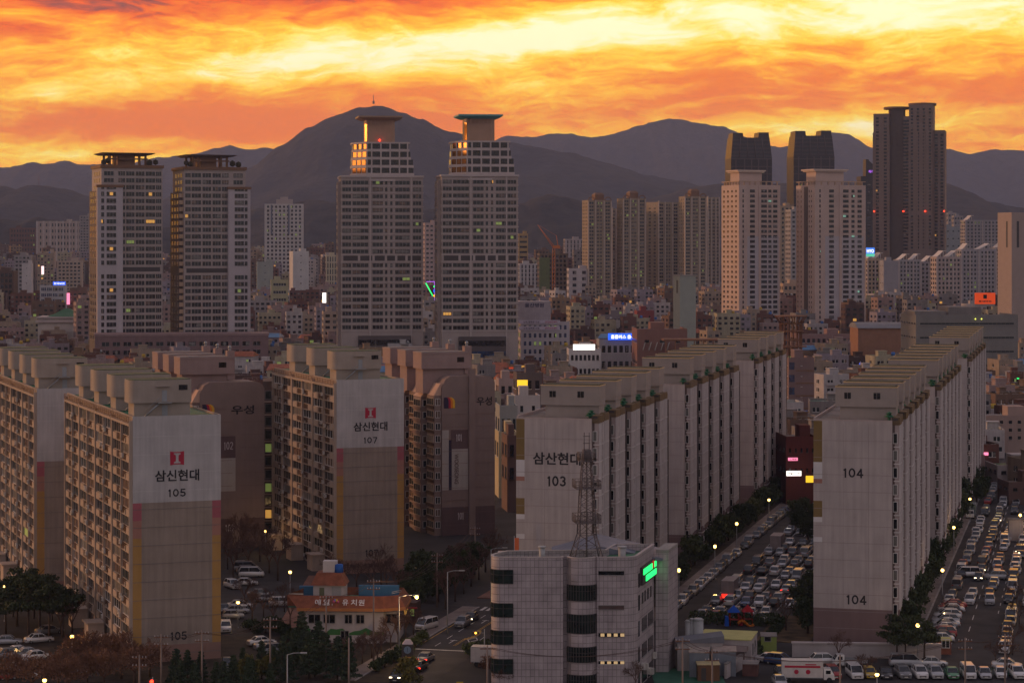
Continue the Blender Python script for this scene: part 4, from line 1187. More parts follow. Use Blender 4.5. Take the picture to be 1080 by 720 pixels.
# --- generic hand-placed city buildings
def label_sign(root, body, w, h, x, y, z, mat_l, mat_b, rz=0):
    s = MB(); s.box(-w / 2 - .4, -.3, -h / 2 - .4, w / 2 + .4, -.01, h / 2 + .4); o = s.build('sign', mat_b, root, (x, y, z), rz)
    t = text_mesh(body, w, h, mat_l); ob('lettering', t, o, (0, -.31, 0)); return o
def mid(name, u0, u1, vtop, D, colr, label, cat='building', rot=10, dep=16, floors=None, ncol=None, ww=.6, wh=.5, glassp=T_NO, fr='w', group=None, roofm=None, part_win=True, side_win=True, margin=.04, roofbox=True, zmin=3, n=1, wallm=None, band=False):
    h = WZ(vtop, D); wd = (u1 - u0) * D / F
    root = thing(name, label, cat, (WX(u0, D), D, 0), R(rot), group)
    wm = wallm or paint('wall ' + name + ' %.2f %.2f %.2f' % colr, colr, .8, .15, .15)
    b = MB(); b.box(0, 0, -.2, wd, dep, h, 0); b.build('wall', wm, root)
    r = MB(); r.box(.3, .3, h + .002, wd - .3, dep - .3, h + .12, 0)
    for a in ((0, 0, wd, .3), (0, .301, .3, dep), (wd - .3, .301, wd, dep)): r.box(a[0], a[1], h + .003, a[2], a[3], h + .9, 1)
    r.build('roof', [roofm or GREYROOF, wm], root)
    if roofbox:
        x = wd * rnd.uniform(.15, .6); k = MB(); k.box(x, dep * .3, h + .15, x + min(6, wd * .35), dep * .7, h + 3.3); k.build('rooftop_house', wm, root)
    floors = floors or max(2, int(h / 3.2)); fh = (h - 1) / floors; ncol = ncol or max(2, int(wd / 3.4))
    W = Wins(root); cw = wd * (1 - 2 * margin) / ncol
    for f in range(floors):
        z = h - (f + 1) * fh + fh * (.5 - wh / 2)
        if z < zmin: break
        for c in range(ncol): W.add(wd * margin + cw * (c + .5), -.01, z, 0, cw * ww, fh * wh, n, 'far', pick(glassp), fr, pri=f)
        if side_win:
            ns = max(1, int(dep / 4.5))
            for c in range(ns): W.add(-.01, dep * (c + .5) / ns, z, R(-90), dep / ns * .5, fh * wh, n, 'far', pick(glassp), fr, pri=f + 4)
    W.finish()
    if band:
        l = MB()
        for f in range(floors): l.box(-.1, -.4, h - (f + 1) * fh - .1, wd + .1, -.003, h - (f + 1) * fh + .5)
        l.build('floor_band', T_BAND, root)
    reg(u0, u1, vtop, D, dep + 4)
    return root, h, wd
B_WHITE = (.50, .46, .46); B_BEIGE = (.40, .31, .25); B_BROWN = (.17, .095, .07); B_GREY = (.28, .25, .25); B_BRICK = (.22, .085, .055); B_CREAM = (.48, .42, .30)
GREENSIGN = emis('green tube sign', (.02, .9, .18), 1.5); PINKSIGN = emis('pink lit sign', (1, .25, .42), 1.3); WHITESIGN = emis('white lit sign', (1, .93, .85), 1.7)
BLUESIGN = emis('blue lit sign', (.02, .12, .95), 1.2); YELSIGN = emis('yellow lit sign', (1, .62, .03), 1.0); ORSIGN = emis('orange lit sign', (.75, .07, .01), .5); PURSIGN = emis('purple tube sign', (.45, .12, .85), 1.2)
# left background
mid('apartment_block', 10, 38, 241, 2900, (.14, .075, .06), 'dark red brown slab block on the left horizon', 'apartment block', 4, 14, 14, 9, .5, .5, [('d', .8), ('g', .06), ('m', .14)], 'd')
r_, h_, w_ = mid('apartment_block', 39, 94, 234, 2800, (.40, .32, .28), 'long pale slab block with vertical stripes on the left horizon', 'apartment block', 2, 14, 12, 16, .45, .5, T_NO, 'b')
p = MB()
for k in range(9): p.box(w_ * k / 8 - .9, -.9, 0, w_ * k / 8 + .9, -.002, h_ + 1)
p.build('pilaster', T_BAND, r_)
mid('apartment_block', 84, 97, 228, 2600, B_GREY, 'grey end block partly behind the left canopy tower', 'apartment block', 4, 12)
r_, h_, w_ = mid('construction_site_building', -14, 14, 287, 1700, (.10, .06, .045), 'dark netted building under construction at the left edge', 'building', 3, 20, 10, 6, .7, .6, [('d', 1)], 'd')
mid('office_building', 42, 68, 302, 1750, (.45, .43, .45), 'white and blue glass office with a blue lit rooftop sign', 'office building', 4, 16, 7, 4, .82, .55, [('b', .9), ('c', .1)], 'w', n=3)
s = MB(); s.box(.5, 1.0, WZ(302, 1750) + .9, 10, 1.4, WZ(302, 1750) + 3.6)
sg = thing('rooftop_sign', 'blue lit sign on the blue glass office', 'sign', (WX(55, 1750), 1750, 0), R(4)); o = s.build('sign_face', BLUESIGN, sg); ob('lettering', text_mesh('한국보건', 8, 1.4, WHITESIGN), sg, (5.2, .98, WZ(302, 1750) + 2.2))
mid('apartment_block', 15, 32, 270, 1950, B_GREY, 'plain grey block beside the netted construction', 'apartment block', 5, 14)
mid('apartment_block', 23, 33, 279, 1800, B_WHITE, 'narrow blank white block left of the blue glass office', 'apartment block', 5, 12, 8, 1, .1, .1)
mid('apartment_block', 48, 58, 266, 2300, B_BEIGE, 'small warm beige block above the blue glass office', 'apartment block', 6, 12)
mid('apartment_block', 60, 86, 276, 2000, B_BEIGE, 'wide beige apartment block beside the left canopy tower', 'apartment block', 6, 14)
mid('office_building', 71, 92, 308, 1600, B_BROWN, 'brown office with a pink lit sign next to the left canopy tower', 'office building', 5, 12)
s = MB(); s.box(-1, -.5, -4, 1, .5, 4); tag(s.build('lit_sign', PINKSIGN, None, (WX(72, 1595), 1595, WZ(315, 1595))), 'upright pink lit sign on the brown office', 'sign')
s = MB(); s.box(-1, -.5, -3.5, 1, .5, 3.5); tag(s.build('lit_sign', emis('pale pink sign', (1, .7, .7), 1.4), None, (WX(45, 1890), 1890, WZ(285, 1890))), 'upright pale pink lit sign above the blue glass office', 'sign')
# temple-like hall with a green hipped roof
root = thing('traditional_hall', 'low hall with a wide green hipped roof and white walls', 'hall', (WX(40, 1330), 1330, 0), R(3))
wd = 52 * 1330 / F; z0 = WZ(336, 1330)
b = MB(); b.box(0, 0, 0, wd, 22, z0); b.build('wall', paint('white hall wall', (.5, .45, .42)), root)
b = MB(); b.box(-1.2, -1.5, z0 - 2.2, wd + 1.2, 23, z0 - 1.0); b.box(-.8, -1.2, z0 + .2, wd + .8, 23, z0 + 1.1); b.build('cornice', T_BAND, root)
b = MB(); zr = z0 + 1.1
b.frustum([(5, 0, zr), (wd - 3, 0, zr), (wd - 3, 22, zr), (5, 22, zr)], [(10, 6, zr + 2.2), (wd - 8, 6, zr + 2.2), (wd - 8, 16, zr + 2.2), (10, 16, zr + 2.2)])
b.frustum([(10, 6, zr + 2.2), (wd - 8, 6, zr + 2.2), (wd - 8, 16, zr + 2.2), (10, 16, zr + 2.2)], [(14, 10.5, zr + 4.6), (wd - 12, 10.5, zr + 4.6), (wd - 12, 11.5, zr + 4.6), (14, 11.5, zr + 4.6)])
b.build('roof', paint('jade roof tile', (.04, .12, .05), .6, .2), root); reg(38, 94, 327, 1330, 40)
# centre-left background
r_, h_, w_ = mid('apartment_tower', 279, 320, 216, 2250, (.46, .42, .41), 'tall pale grey gridded tower in front of the wooded hill', 'apartment tower', 5, 18, 26, 9, .5, .55, [('d', .7), ('m', .2), ('g', .05), ('w', .05)], 'w', roofbox=False)
p = MB(); p.box(w_ * .3, 4, h_ + .2, w_ * .72, 14, h_ + 5.5); p.box(w_ * .4, 6, h_ + 5.5, w_ * .6, 12, h_ + 8); p.build('rooftop_house', T_GREY, r_)
p = MB(); p.box(w_ * .16, -.3, h_ * .72, w_ * .2, -.002, h_); p.box(w_ * .60, -.3, h_ * .72, w_ * .64, -.002, h_); p.build('stripe', glass('stripe blue', (.04, .05, .09), .5), r_)
mid('apartment_block', 309, 326, 266, 2050, (.52, .49, .48), 'blank white slab with one bright side, before the gridded tower', 'apartment block', 16, 18, 9, 1, .1, .1, side_win=False)
mid('apartment_block', 326, 336, 272, 2150, B_GREY, 'small grey block right of the blank white slab', 'apartment block', 6, 12)
mid('apartment_block', 271, 288, 277, 2000, (.30, .31, .28), 'greenish grey blank block left of the gridded tower', 'apartment block', 8, 12, 8, 1, .1, .1)
mid('apartment_block', 344, 358, 270, 2100, B_CREAM, 'yellowish block with vertical stripes beside the left stepped tower', 'apartment block', 8, 12, 9, 5, .4, .8)
mid('office_building', 286, 304, 296, 1750, (.36, .33, .20), 'yellow green office with window bands below the gridded tower', 'office building', 8, 13, 6, 1, .8, .35, T_NO, 'w', n=5)
mid('office_building', 341, 358, 330, 1250, B_BEIGE, 'beige office leaning against the foot of the left stepped tower', 'office building', 8, 14)
mid('shop_building', 262, 292, 318, 1500, B_GREY, 'grey shop block right of the right canopy tower', 'shop building', 8, 14)
s = MB(); s.box(-1.2, -.4, -3.3, 1.2, .4, 3.3); tag(s.build('lit_sign', WHITESIGN, None, (WX(342, 1500), 1500, WZ(314, 1500))), 'upright white lit sign left of the left stepped tower', 'sign')
# between the stepped towers
mid('apartment_tower', 448, 467, 236, 2050, (.44, .32, .30), 'pink tower seen between the two stepped towers', 'apartment tower', 8, 14, 20, 4, .6, .4)
mid('apartment_block', 462, 474, 258, 1800, (.44, .34, .29), 'lower pale block squeezed between pink tower and right stepped tower', 'apartment block', 8, 14)
sg = thing('neon_sign', 'green, purple and orange neon frame between the stepped towers', 'sign', (WX(449, 1600), 1600, WZ(312, 1600)))
s = MB(); s.tube((0, 0, 9), (5, 0, 0), .5, .5, 4); s.build('tube_light', GREENSIGN, sg)
s = MB(); s.tube((.5, 0, 10), (10, 0, 10), .3, .3, 4); s.box(6, -.1, -3, 6.6, .1, 10); s.build('tube_light', PURSIGN, sg)
s = MB(); s.box(5.4, -.2, 6, 10, .2, 7.2); s.build('tube_light', GREENSIGN, sg); s = MB(); s.box(5.4, -.2, -1, 10, .2, .8); s.build('tube_light', emis('orange tube', (1, .45, .03), 1.5), sg); s = MB(); s.box(5.4, -.2, 2.6, 9, .2, 4.4); s.build('tube_light', BLUESIGN, sg)
mid('shop_building', 447, 466, 318, 1590, B_GREY, 'grey hipped shop block under the neon frame', 'shop building', 6, 14)
# right of the stepped towers
r_, h_, w_ = mid('apartment_tower', 547, 557, 247, 2350, (.36, .24, .10), 'ochre banded slab peeping out right of the right stepped tower', 'apartment tower', 8, 12, 14, 1, .85, .4, T_NO, 'b')
mid('apartment_block', 548, 569, 279, 2050, (.50, .47, .48), 'white stepped block below the ochre banded slab', 'apartment block', 6, 14, 12, 5, .35, .8)
r_, h_, w_ = mid('hospital', 549, 601, 341, 1130, (.46, .41, .44), 'white hospital with blue windows and banners across its front', 'hospital', 3, 20, 6, 9, .5, .55, [('b', .62), ('g', .2), ('d', .18)], 'w', roofbox=False)
b = MB(); b.box(-2, 2, h_ + .2, w_ * .62, 15, WZ(318, 1130)); b.build('upper_storeys', paint('hospital upper storeys', (.40, .35, .38)), r_)
text('울산병원', 9.5, 2.0, paint('navy lettering', (.03, .03, .09)), r_, 7.0, 1.95, WZ(322, 1130))
for k, z in enumerate((339.5, 346)):
    b = MB(); b.box(-.8, -.5, WZ(z, 1130) - .9, w_ * .8, -.25, WZ(z, 1130) + .9); o = b.build('banner', paint('lilac banner', (.55, .48, .58)), r_)
    ob('lettering', text_mesh('신속 정확한 진료', 8, 1.0, BLACK), o, (w_ * .22, -.51, WZ(z, 1130))); ob('lettering', text_mesh('건강검진센터', 6, 1.0, LRED), o, (w_ * .62, -.51, WZ(z, 1130)))
r_, h_, w_ = mid('construction_site_building', 569, 599, 268, 2000, (.16, .12, .085), 'unfinished concrete tower with green netting beside the orange crane', 'building', 6, 18, 14, 7, .6, .55, [('d', 1)], 'd')
b = MB(); b.box(-.2, -.5, 8, w_ * .36, -.003, h_ - 3); b.build('safety_net', paint('green safety net', (.13, .17, .07)), r_)
root = thing('tower_crane', 'orange luffing tower crane beside the netted concrete tower', 'crane', (WX(584, 1940), 1940, 0))
CR_O = paint('crane orange', (.55, .17, .04), .6, .1)
m = MB(); zt = WZ(262, 1940)
for x in (-1, 1):
    for y in (-1, 1): m.tube((x, y, 0), (x, y, zt), .3, .3, 4)
for k in range(0, int(zt), 3): m.tube((-1, -1, k), (1, -1, k + 3), .2, .2, 3); m.tube((1, -1, k), (1, 1, k + 3), .2, .2, 3)
m.build('mast', CR_O, root)
m = MB(); e = (WX(567, 1940) - WX(584, 1940), 0, WZ(237, 1940)); m.tube((0, -.6, zt), e, .5, .25, 4); m.tube((0, .6, zt), e, .5, .25, 4); m.tube((0, 0, zt + 2.5), e, .4, .2, 4); m.build('jib', CR_O, root)
m = MB(); m.box(-.5, -2, zt, 5.5, 2, zt + 2.6); m.tube((4, 0, zt), (2.2, 0, zt + 11), .5, .4, 4); m.tube((2.2, 0, zt + 11), e, .12, .12, 3); m.build('cab', CR_O, root)
mid('apartment_tower', 596, 620, 253, 2300, (.38, .32, .32), 'grey slab with white verticals right of the netted concrete tower', 'apartment tower', 6, 14, 16, 6, .3, .85)
mid('apartment_block', 600, 622, 284, 1900, (.46, .41, .42), 'white block with stacked balconies right of the crane', 'apartment block', 6, 14, 8, 2, .4, .5, band=True)
r_, h_, w_ = mid('office_building', 632, 672, 360, 1000, (.32, .30, .31), 'grey office carrying a blue lit rooftop sign', 'office building', 3, 14, 3, 6, .6, .45)
sg = thing('rooftop_sign', 'blue lit sign with white letters on the grey office', 'sign', (WX(657, 999), 999, h_ + 1.9), R(3)); s = MB(); s.box(-6.5, 0, -1.2, 6.5, .5, 1.7); s.build('sign_face', BLUESIGN, sg); text('홈플러스 울산', 10.5, 1.7, WHITESIGN, sg, 0, -.01, .2)
s = MB(); s.box(-4.6, -.3, -1.2, 4.6, .3, 1.2); tag(s.build('lit_sign', WHITESIGN, None, (WX(616, 960), 960, WZ(366, 960)), R(3)), 'bright white lit sign left of the grey office', 'sign')
mid('shop_building', 600, 634, 370, 975, B_WHITE, 'pale shop block behind the bright white sign', 'shop building', 3, 12, 3, 7, .6, .4)
mid('shop_building', 672, 690, 329, 1350, (.22, .05, .05), 'dark red building among the low roofs in the middle', 'shop building', 5, 12, 4, 2, .2, .2)
mid('shop_building', 634, 660, 333, 1400, (.19, .16, .17), 'dark grey shop block with a row of lit windows', 'shop building', 5, 12, 3, 6, .5, .4, [('g', .5), ('d', .5)])
r_, h_, w_ = mid('department_building', 672, 725, 349, 960, (.22, .11, .09), 'broad red brown building in front of the blank pale slab tower', 'building', 2, 26, 3, 3, .3, .15, T_NO, 'b')
b = MB()
for k in range(5): b.tube((w_ * (.1 + .12 * k), -3, h_ - 8), (w_ * (.2 + .12 * k), 2, h_ - 3), .3, .3, 4)
b.build('roof_truss', CONC, r_)
root = thing('steel_canopy', 'dark steel roof frame spanning the block below the blank pale slab tower', 'roof frame', (WX(700, 940), 940, 0), R(1))
b = MB(); zf = WZ(357, 940); b.box(0, 0, zf - 1, 33, 12, zf - .3)
for k in range(9): b.tube((1 + 3.9 * k, .5, 0), (1 + 3.9 * k, .5, zf - 1), .3, .3, 4)
b.build('roof', RUST, root); reg(700, 780, 357, 940, 16)
root = thing('slab_tower', 'blank pale green windowless slab tower with one bright edge', 'tower', (WX(717, 1060), 1060, 0), R(20))
b = MB(); hh = WZ(291, 1060); b.box(0, 0, 0, 8.2, 7.5, hh); b.build('wall', paint('pale green render', (.30, .31, .27), .7, .08), root)
b = MB(); b.box(-.1, -.1, hh * .52, 8.3, 7.6, hh * .525); b.box(-.3, -.3, hh + .003, 8.5, 7.8, hh + .5); b.build('band', CONC, root); b = MB(); b.box(-.14, 2.4, hh - 8, -.01, 3.6, hh - 2); b.build('number_plate', FR_DARK, root)
reg(713, 736, 291, 1060, 14)
# right
mid('apartment_tower', 823, 838, 218, 2000, (.36, .27, .19), 'slim beige tower between the two capped towers, left part', 'apartment tower', 15, 16, 24, 3, .5, .5, T_NO, 'b')
mid('apartment_tower', 834, 846, 222, 1900, (.34, .31, .31), 'slim grey tower between the two capped towers, right part', 'apartment tower', 12, 14, 24, 2, .5, .5)
mid('apartment_block', 826, 846, 300, 1600, (.42, .30, .22), 'low warm block with framed windows between the capped towers', 'apartment block', 10, 14, 7, 4, .6, .5, T_NO, 'w')
root = thing('office_tower', 'dark tower with a slanted head and a purple sign behind the tallest tower', 'tower', (WX(908, 2500), 2500, 0), R(5))
b = MB(); h = WZ(186, 2500); b.box(0, 0, 0, 18, 20, h); b.frustum([(6, 2, h), (18, 2, h), (18, 16, h), (6, 16, h)], [(6.2, 2.2, WZ(168, 2500)), (9, 2.2, WZ(168, 2500)), (9, 15, WZ(168, 2500)), (6.2, 15, WZ(168, 2500))])
b.frustum([(9, 2, h), (17.8, 2, h), (17.8, 16, h), (9, 16, h)], [(9.01, 2.2, WZ(169, 2500)), (17.4, 2.2, WZ(176, 2500)), (17.4, 15, WZ(176, 2500)), (9.01, 15, WZ(169, 2500))])
b.build('glass_shaft', glass('smoked tower glass', (.016, .013, .014), .3), root); W = Wins(root)
for k in range(22):
    for c in range(3): W.add(3.5 + 5.5 * c, -.01, h - 6 - 4 * k, 0, 4, 1.6, 1, 'far', pick(T_NO), 'd')
W.finish(); text('하이', 6, 3.4, PURSIGN, root, 12, 1.9, WZ(181, 2500)); reg(905, 921, 186, 2500)
sg = thing('video_screen', 'bright blue and white rooftop screen left of the tallest tower', 'screen', (WX(918, 1500), 1500, WZ(266, 1500)))
s = MB(); s.box(-2.8, 0, -2.9, 2.8, .5, .4, 0); s.box(-2.8, 0, .4, 2.8, .5, 3.0, 0); s.box(-2.75, -.02, -2.85, 2.75, -.001, -1.0, 1); s.build('screen', [emis('screen blue', (.05, .22, .85), 1.0), emis('screen green', (.1, .6, .35), .9)], sg)
text('HYO', 4.6, 2.2, WHITESIGN, sg, 0, -.03, .8)
def curved_top(u0, u1, vtop, D, label, cols, colr, roofs, rot=8):
    r_, h_, w_ = mid('apartment_block', u0, u1, vtop, D, colr, label, 'apartment block', rot, 14, None, cols, .5, .55, [('d', .62), ('m', .3), ('g', .05), ('c', .03)], 'w', 'apartment blocks with swept white roofs', roofbox=False)
    p = MB()
    for k in range(cols // 2 + 1): x = w_ * k / (cols // 2); p.box(x - .45, -.6, 0, x + .45, -.002, h_)
    p.build('pilaster', T_BAND, r_)
    for x0, x1 in roofs:
        p = MB(); n = 7; X0, X1 = w_ * x0, w_ * x1
        pts = [(X0 + (X1 - X0) * k / n, h_ + .4 + 4.4 * min(1.0, (k / n) ** 1.2 * 1.5)) for k in range(n + 1)]
        for a, c in zip(pts, pts[1:]):
            p.frustum([(a[0], 1, a[1]), (c[0], 1, c[1]), (c[0], 12, c[1]), (a[0], 12, a[1])], [(a[0], 1, a[1] + .5), (c[0], 1, c[1] + .5), (c[0], 12, c[1] + .5), (a[0], 12, a[1] + .5)])
        for k in range(1, n, 2): p.tube((pts[k][0], 1.5, h_), (pts[k][0], 1.5, pts[k][1]), .3, .3, 4)
        p.build('swept_roof', paint('swept white roof', (.55, .48, .45), .5, .1), r_)
    return r_
curved_top(915, 932, 274, 1700, 'beige end block of the swept roof group, beside the right capped tower', 4, (.42, .33, .24), [(.0, .45), (.5, 1)])
mid('apartment_block', 932, 948, 276, 1680, (.30, .29, .32), 'blank grey gable in the swept roof group', 'apartment block', 6, 12, 8, 1, .05, .05)
curved_top(948, 972, 275, 1750, 'grey block with two swept roofs left of the brown balcony block', 6, (.34, .32, .34), [(.05, .5), (.6, 1)])
curved_top(971, 989, 277, 1780, 'narrow grey block between two swept roof blocks', 4, (.32, .29, .30), [(.2, .8)])
r_ = curved_top(988, 1015, 272, 1650, 'pinkish block with stacked balconies and a wide swept roof', 6, (.42, .33, .31), [(.0, .4), (.45, .95)])
curved_top(1014, 1052, 264, 1720, 'widest grey block of the swept roof group, beside the right edge tower', 9, (.33, .30, .32), [(.02, .25), (.5, .95)])
curved_top(1018, 1056, 233, 2150, 'taller grey block behind the swept roof group', 9, (.33, .30, .32), [(.05, .25)])
curved_top(1050, 1064, 262, 1900, 'narrow rear block next to the right edge tower', 4, (.31, .28, .29), [(.1, .8)])
mid('office_building', 996, 1015, 240, 2500, (.26, .27, .28), 'grey blank office between the tallest tower and the tall rear block', 'office building', 4, 14, 10, 3, .3, .2)
mid('apartment_tower', 1000, 1009, 225, 3300, B_GREY, 'far pale tower right of the tallest tower, left of two', 'apartment tower', 4, 12, 16, 3)
mid('apartment_tower', 1006, 1016, 228, 3200, B_GREY, 'far pale tower right of the tallest tower, right of two', 'apartment tower', 4, 12, 16, 3)
root = thing('slab_tower', 'blank beige tower with two dark slots cut off by the right edge', 'tower', (WX(1067, 1300), 1300, 0), R(22))
b = MB(); hh = WZ(224, 1300); b.box(0, 0, 0, 20, 14, hh); b.build('wall', paint('beige tower render', (.36, .275, .24), .8, .08), root)
b = MB(); b.box(3.4, -.06, hh - 20, 5.0, -.002, hh - 5); b.box(11, -.06, hh - 20, 12.6, -.002, hh - 5); b.build('slot_window', FR_DARK, root); b = MB(); b.box(-.06, 4, hh - 20, -.002, 5.5, hh - 5); b.build('slot_window', FR_DARK, root); reg(1058, 1085, 224, 1300, 20)
r_, h_, w_ = mid('department_store', 966, 1075, 334, 1010, (.20, .185, .175), 'wide grey windowless store with green lit lamps, below the swept roof blocks', 'department store', 3, 30, 5, 22, .95, .12, [('m', 1)], 'g', roofbox=False)
b = MB(); b.box(w_ * .34, 4, h_ + .2, w_ * .66, 24, h_ + 4.2); b.box(0, 2, h_ + .2, w_ * .3, 20, h_ + 2.4); b.build('rooftop_house', paint('store plant room', (.19, .17, .165)), r_)
b = MB()
for z in (h_ - 1, h_ - 6, h_ - 11):
    for x in (w_ * .58, w_ * .64): b.sphere((x, -.5, z), .3, 6)
b.build('wall_lamp', emis('yellow green lamp', (.8, .85, .1), 2.5), r_)
sg = thing('rooftop_sign', 'orange red lit billboard standing on the grey store', 'sign', (WX(1039, 1015), 1015, h_ + 4.3), R(3))
s = MB(); s.box(-4.6, 0, 1.2, 4.6, .5, 6.2); s.build('sign_face', ORSIGN, sg); text('롯데마트', 6.0, 1.0, BLACK, sg, 0, -.02, 2.4); s = MB(); s.box(-.8, -.03, 3.6, .8, -.002, 5.4); s.build('emblem', BLACK, sg); s = MB(); s.box(-4.4, .1, .2, 4.4, .3, 1.2); s.build('support', CONC, sg)
root = thing('market_hall', 'long hall with a curved grey roof and brown walls left of the grey store', 'hall', (WX(905, 1120), 1120, 0), R(3))
b = MB(); b.box(0, 0, 0, 28, 20, WZ(346, 1120)); b.build('wall', paint('brown hall wall', (.28, .14, .085)), root)
b = MB(); z = WZ(346, 1120)
b.frustum([(-.5, -1, z), (28.5, -1, z), (28.5, 21, z), (-.5, 21, z)], [(-.5, 3, z + 1.8), (28.5, 3, z + 1.8), (28.5, 17, z + 1.8), (-.5, 17, z + 1.8)]); b.frustum([(-.5, 3, z + 1.8), (28.5, 3, z + 1.8), (28.5, 17, z + 1.8), (-.5, 17, z + 1.8)], [(-.5, 8, z + 2.6), (28.5, 8, z + 2.6), (28.5, 12, z + 2.6), (-.5, 12, z + 2.6)])
b.build('roof', paint('grey arched roof', (.20, .19, .20)), root); reg(903, 965, 342, 1120, 26)
mid('podium_building', 842, 908, 354, 1180, (.25, .15, .14), 'dusty pink podium at the foot of the right capped tower', 'podium building', 4, 22, 3, 11, .55, .4, T_NO, 'w')
# rusty ring beams of an unfinished roof
root = thing('unfinished_rotunda', 'rusty flared steel frame of an unfinished round building', 'steel frame', (WX(834, 900), 900, 0))
b = MB(); zt = WZ(333, 900)
for k in range(16):
    a = 2 * math.pi * k / 16; b.tube((4.2 * math.cos(a), 4.2 * math.sin(a), 0), (4.4 * math.cos(a), 4.4 * math.sin(a), zt - 3), .28, .28, 4); b.tube((4.4 * math.cos(a), 4.4 * math.sin(a), zt - 3), (6.4 * math.cos(a), 6.4 * math.sin(a), zt), .25, .25, 4)
for z, r_ in ((zt, 6.4), (zt - 3, 4.5), (zt - 6, 5.2), (zt - 9.5, 4.5), (zt - 12, 6.4)): b.cyl(0, 0, z - .25, z + .15, r_, r_, 16)
b.build('ring_frame', RUST, root); reg(815, 850, 333, 900, 16)
root, h_, w_ = mid('office_building', 832, 859, 380, 760, (.20, .13, .125), 'mauve office with a blue glass strip between the two long rows', 'office building', 4, 16, 7, 1, .05, .02)
b = MB()
for f in range(8): b.box(.1, -.1, h_ - 3 - 4.2 * f, 1.9, -.003, h_ - .6 - 4.2 * f)
b.build('glass_strip', G_BLUE, root); b = MB()
for f in range(7): b.box(2.3, -.12, h_ - 3.6 - 4.2 * f, w_, -.003, h_ - 3.2 - 4.2 * f)
b.build('floor_band', T_BROWN, root)
root, h_, w_ = mid('shop_building', 829, 862, 464, 560, (.11, .028, .025), 'dark red shop with pink and white lit signs at the end of the car park', 'shop building', 4, 14, 3, 5, .3, .2, [('d', 1)], 'd')
for u, v, w, h, m_, nm, tx in ((836, 484, 2.3, .7, PINKSIGN, 'pink lit sign on the dark red shop', '노래방'), (837, 499, 3.6, 1.2, WHITESIGN, 'white lit sign over the dark red shop front', '한솥도시락'), (854, 505, 2.0, 1.6, YELSIGN, 'yellow lit shop front at the end of the car park', '')):
    sg = thing('lit_sign', nm, 'sign', (WX(u, 556), 555.5, WZ(v, 555.5)), R(4)); s = MB(); s.box(-w / 2, -.2, -h / 2, w / 2, .2, h / 2); s.build('sign_face', m_, sg)
    if tx: text(tx, w * .8, h * .55, LNAVY, sg, 0, -.22, 0)
mid('apartment_block', 1040, 1092, 441, 700, (.34, .24, .21), 'pinkish block with arched window trims right of the right row', 'apartment block', 3, 16, 4, 5, .35, .4, T_NO, 'b')
mid('shop_building', 1052, 1095, 494, 600, (.45, .40, .40), 'white low building at the right edge above the road', 'shop building', 3, 14, 2, 4, .5, .4, T_NO, 'd', roofm=GREENROOF)
mid('brick_building', 1046, 1066, 407, 860, (.34, .15, .085), 'orange brick house behind the right row', 'house', 6, 12, 4, 1, .1, .1)
sg = thing('lit_sign', 'yellow lit roadside sign at the far end of the right road', 'sign', (WX(1041, 640), 640, 0)); s = MB(); s.box(-1.15, -.2, WZ(494, 640), 1.15, .2, WZ(488, 640)); s.build('sign_face', YELSIGN, sg); s = MB(); s.tube((0, 0, 0), (0, 0, WZ(494, 640)), .12); s.build('pole', GALV, sg)
mid('guard_building', 1064, 1100, 512, 560, (.12, .07, .06), 'dark low building with one lit window at the right edge', 'building', 4, 10, 2, 3, .4, .4, [('d', .8), ('l', .2)], 'd')
# right of block 101
root, h_, w_ = mid('shop_building', 527, 546, 431, 620, (.30, .30, .28), 'low building with a blue metal roof right of block 101', 'shop building', 6, 12, 2, 3, .5, .4, T_NO, 'w', roofm=BLUEROOF)
mid('shop_building', 526, 546, 459, 575, (.46, .38, .24), 'cream shop with a blue roof and coloured posters right of block 101', 'shop building', 6, 10, 2, 2, .5, .5, T_NO, 'w', roofm=BLUEROOF)
mid('shop_building', 535, 553, 463, 545, (.16, .10, .09), 'brown shop with a dark red awning left of block 103', 'shop building', 8, 10, 3, 2, .5, .5, T_NO, 'd')
mid('shop_building', 526, 550, 402, 760, (.36, .26, .24), 'pinkish house with a flat roof above the blue roof, right of block 101', 'shop building', 6, 10, 3, 3, .5, .45)
mid('shop_building', 545, 572, 396, 700, (.12, .09, .09), 'black walled shop with a yellow billboard left of the middle row roofs', 'shop building', 6, 10, 4, 3, .5, .45)
mid('shop_building', 543, 570, 420, 660, (.48, .43, .41), 'white flat house just left of the first rooftop box of block 103', 'shop building', 6, 10, 3, 2, .25, .3)
s = MB(); s.box(-1.6, -.2, -1.0, 1.6, .2, 1.0); tag(s.build('lit_sign', YELSIGN, None, (WX(551, 695), 695, WZ(404, 695))), 'small yellow billboard on the black walled shop', 'sign')

